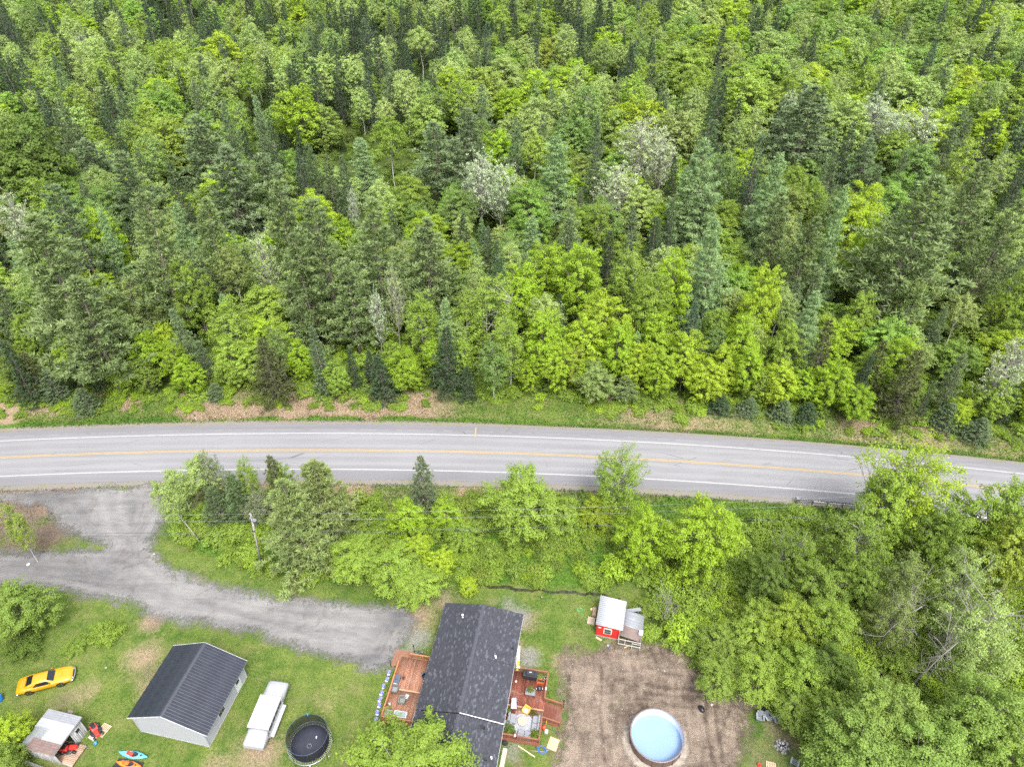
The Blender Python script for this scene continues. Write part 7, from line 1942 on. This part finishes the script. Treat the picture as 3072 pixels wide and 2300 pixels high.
for k in range(70):
    x, y = rr.uniform(6, 25), rr.uniform(27, 47)
    if float(sd_poly(x, y, DIRT)) > -.2 or math.hypot(x-14.3, y-33.3) < 2.8: continue
    s = rr.uniform(.03, .085); me.lathe([(s*.9, 0), (s, s*.4), (.001, s*.8)], (x, y, .04), 5, 0, False)
tag(me.build("rubble", st_m[0]), "scattered small stones over the dirt yard", None, None, 'stuff')
# ------------------------------------------------------------------ POLE, WIRES, GUARDRAIL, MARKERS
M_POLE = paint("weathered_pole", (.26, .24, .22), .85, vary=.2, scale=1.5)
def pole(label, p, top, can=True):
    c = thing("utility_pole", label, "utility pole", p, 0, "wooden utility poles")
    d = Vector(top) - Vector(p)
    MB().tube([(0, 0, -.2), d*.5, d], [.14, .12, .10], 10).build("pole", M_POLE, c)
    f = lambda z: d*(z/d.z)
    q = f(d.z-.35); MB().box(q.x-.08, q.x+.08, q.y-.5, q.y+.15, q.z-.05, q.z+.05).build("bracket", M_GREYM, c)
    for z in (d.z+.08, d.z-1.0):
        q = f(min(z, d.z)); ins = MB().lathe([(.03, 0), (.06, .06), (.05, .12), (.06, .17), (.02, .2)], n=10).build("insulator", paint("porcelain", (.5, .5, .5), .3), c, (q.x, q.y-.12, z-.05))
    if can:
        q = f(d.z-1.3)
        t = MB().lathe([(.2, 0), (.24, .04), (.24, .72), (.26, .74), (.2, .82), (.05, .86)], n=18).build("transformer", paint("transformer_grey", (.13, .145, .16), .4), c, (q.x+.36, q.y-.05, q.z-.45))
        for k in (-.08, .08): MB().lathe([(.03, 0), (.05, .06), (.03, .12), (.05, .16), (.015, .22)], n=8).build("bushing", M_WHITE, t, (k, 0, .82))
        q = f(d.z-1.9); MB().lathe([(.06, 0), (.09, .06), (.05, .2), (.001, .22)], n=10).build("meter_can", M_WHITE, c, (q.x+.12, q.y-.1, q.z))
    q = f(6.1); MB().box(q.x-.25, q.x+.1, q.y-.14, q.y-.04, q.z-.1, q.z+.08).build("cable_clamp", M_BLACKM, c)
    return c
PA = at(783, 1690); TA = at(752, 1541, 9.0)
def pole2(label, base, top, can):
    t = pole(label, (0, 0, 0), Vector(top)-Vector(base), can); t.location = base
    return t
pole2("leaning grey utility pole with a transformer beside the soft yellow-green pines", PA, TA, True)
PB = Vector((42.5, 57.2, 0)); TB = PB + Vector((.2, .1, 9.6))
PC = Vector((-92, 55.5, 0)); TC = PC + Vector((0, 0, 9.2))
pole2("utility pole hidden among the trees by the guardrail", PB, TB, False)
M_WIRE = paint("wire_aluminium", (.22, .225, .23), .4, .3); M_CABLE = paint("cable_black", (.05, .055, .06), .5)
def wire(label, zA, zB, zC, r, mat, nm="power_line", dy=-.12, sag=.55):
    dA, dB, dC = Vector(TA)-PA, TB-PB, TC-PC
    pts = []
    def hang(a, b, n=22):
        return [a.lerp(b, k/n) - Vector((0, 0, 4*sag*(k/n)*(1-k/n))) for k in range(n+1)]
    a = PA + dA*(zA/dA.z) + Vector((0, dy, 0)); b = PB + dB*(zB/dB.z) + Vector((0, dy, 0)); c = PC + dC*(zC/dC.z) + Vector((0, dy, 0)); e = b + (b-a)*.9
    pts = hang(c, a)[:-1] + hang(a, b)[:-1] + hang(b, e)
    tag(MB().tube(pts, r, 6).build(nm, mat), label, "wire", "overhead lines along the road")
wire("topmost thin power line along the road", 9.12, 9.7, 9.3, .010, M_WIRE)
wire("second power line below the topmost one", 8.0, 8.5, 8.2, .010, M_WIRE)
wire("thick black bundled cable under the power lines", 6.1, 6.6, 6.3, .022, M_CABLE, "cable", -.14, .7)
wire("thin cable just below the thick black cable", 5.75, 6.2, 5.9, .012, M_CABLE, "cable", -.2, .75)

def guardrail():
    c = thing("guardrail", "galvanised steel guardrail with a bulky end terminal at the road's lower edge", "guardrail", (0, 0, 0))
    gx = lambda x: Vector((x, float(road_y(x))-6.35, 0))
    prof = [(-.02, .42), (.06, .47), (.0, .54), (.0, .58), (.06, .65), (-.02, .72), (-.04, .72), (.03, .65), (-.03, .57), (-.03, .54), (.03, .47), (-.04, .42)]
    xs = [40.2+1.9*i for i in range(26)]
    for i in range(13):
        rings = []
        for x in (xs[2*i], xs[2*i+1], xs[2*i+2] if 2*i+2 < 26 else xs[2*i+1]+1.9):
            p = gx(x); rings.append([(p.x, p.y+y, z+.05) for y, z in prof])
        MB().loft(rings, 0, False).build("rail_beam", M_GREYM, c)
    for x in xs:
        p = gx(x); MB().box(p.x-.05, p.x+.05, p.y-.24, p.y-.10, -.3, .78).build("rail_post", paint("dark_post", (.12, .12, .125), .6), c)
        MB().box(p.x-.04, p.x+.04, p.y-.10, p.y-.03, .5, .72).build("spacer", M_GREYM, c)
    a = gx(38.1)
    MB().hexa([(a.x-.1,a.y-.35,.25),(a.x+.35,a.y-.32,.3),(a.x+.35,a.y+.2,.3),(a.x-.1,a.y+.25,.25),(a.x-.1,a.y-.35,.95),(a.x+.35,a.y-.3,.9),(a.x+.35,a.y+.2,.9),(a.x-.1,a.y+.25,.95)]).build("end_terminal", M_GREYM, c)
    b = gx(40.2)
    for dy in (-.2, .12):
        for z in (.38, .78): MB().bar((a.x+.33, a.y+dy, z), (b.x+.1, b.y+dy*.3, z), .05, .09).build("terminal_rail", M_GREYM, c)
    for i in range(4): MB().hexa([(a.x-.115,a.y-.33+.14*i,.3),(a.x-.105,a.y-.33+.14*i,.3),(a.x-.105,a.y-.26+.14*i,.3),(a.x-.115,a.y-.26+.14*i,.3),(a.x-.115,a.y-.26+.14*i,.9),(a.x-.105,a.y-.26+.14*i,.9),(a.x-.105,a.y-.19+.14*i,.9),(a.x-.115,a.y-.19+.14*i,.9)]).build("hazard_stripe", paint("hazard_yellow", (.7, .45, .03), .5) if i % 2 else M_BLACKM, c)
guardrail()
p = at(590, 1262)
t = thing("marker_post", "short pale marker post with black cap on the straw verge", "post", (p.x, p.y, float(terr(p.x, p.y))-.05), 0)
MB().box(-.06, .06, -.03, .03, 0, .95).build("post", paint("marker_white", (.45, .44, .42), .6), t); MB().box(-.065, .065, -.035, .035, .95, 1.25).build("cap", M_BLACKM, t)
# ------------------------------------------------------------------ GRASS: blades in tufts over lawn, verges and bank
def grass():
    rng = np.random.default_rng(3)
    n = 420000
    X = rng.uniform(-75, 78, n); Y = rng.uniform(24, 92, n)
    keep = np.abs(X) < .76*(SP*CAM_H + Y*CP) + 2
    X, Y = X[keep], Y[keep]
    d = Y - road_y(X)
    keep = ((d > 6.1) | (d < -6.6)) & (d < 15) & (sd_poly(X, Y, GRAVEL) > -.15 + .9*(fnoise(X/1.2, Y/1.2)-.5)) & (sd_poly(X, Y, DIRT) > -.2 + 1.2*(fnoise(X/1.2, Y/1.2)-.5))
    for poly in NO_GRASS: keep &= sd_poly(X, Y, poly) > .05
    X, Y = X[keep], Y[keep]
    dry, soil, gp, forest, lush = zone_weights(X, Y)
    keep = (rng.uniform(0, 1, len(X)) < .8 - .75*soil - .8*gp) & (forest < .6)
    X, Y, dry, lush = X[keep], Y[keep], dry[keep], lush[keep]
    m = len(X)
    Z = terr(X, Y)
    d = Y - road_y(X)
    tall = .07 + .12*sstep(5.8, 7, np.abs(d))*(d > -13) + .10*lush
    hgt = tall*rng.uniform(.5, 1.5, m)
    a = rng.uniform(0, 6.28, m)
    lean = np.stack([np.cos(a), np.sin(a), np.zeros(m)], 1)*hgt[:, None]*rng.uniform(.2, 1.1, m)[:, None]
    w = np.stack([-np.sin(a), np.cos(a), np.zeros(m)], 1)*(.035 + .05*rng.uniform(0, 1, m) + .1*hgt)[:, None]
    B = np.stack([X, Y, Z-.02], 1)
    V = np.stack([B-w, B+w, B+lean+np.array([0, 0, 1])*hgt[:, None]], 1).reshape(-1, 3)
    t = np.clip((fnoise(X/2.3+11, Y/2.3)-.47)*1.3 + (fnoise(X/7+3, Y/7)-.47)*1.4 + .5 + rng.normal(0, .17, m), 0, 1)
    me = np_mesh("grass", V, np.arange(3*m).reshape(m, 3), [("tint", np.repeat(t, 3)), ("dryness", np.repeat(np.clip(np.maximum(dry, (.55*sstep(.54, .72, fnoise(X/3.3+50, Y/3.3, 5)))) + rng.normal(0, .15, m), 0, 1), 3))], [grass_material()])
    tag(link_mesh("grass", me), "short uneven lawn grass and straw-coloured verge grass", None, None, 'stuff')
def grass_material():
    t = NT("grass_blades")
    c = t.mix(t.attr("tint"), (0.042, 0.104, 0.014), (0.140, 0.205, 0.042))
    c = t.mix(t.ramp(t.attr("dryness"), .35, .75), c, t.mix(t.attr("tint"), (0.19, 0.135, 0.085), (0.34, 0.265, 0.18)))
    s = t.bsdf(**{"Base Color": c, "Roughness": .8, "Specular IOR Level": .15})
    tr = t.n("BsdfTranslucent", {"Color": c}); ms = t.n("MixShader", {0: .3})
    t.set(ms.inputs[1], s.outputs[0]); t.set(ms.inputs[2], tr.outputs[0])
    return t.done(ms.outputs[0])
grass()
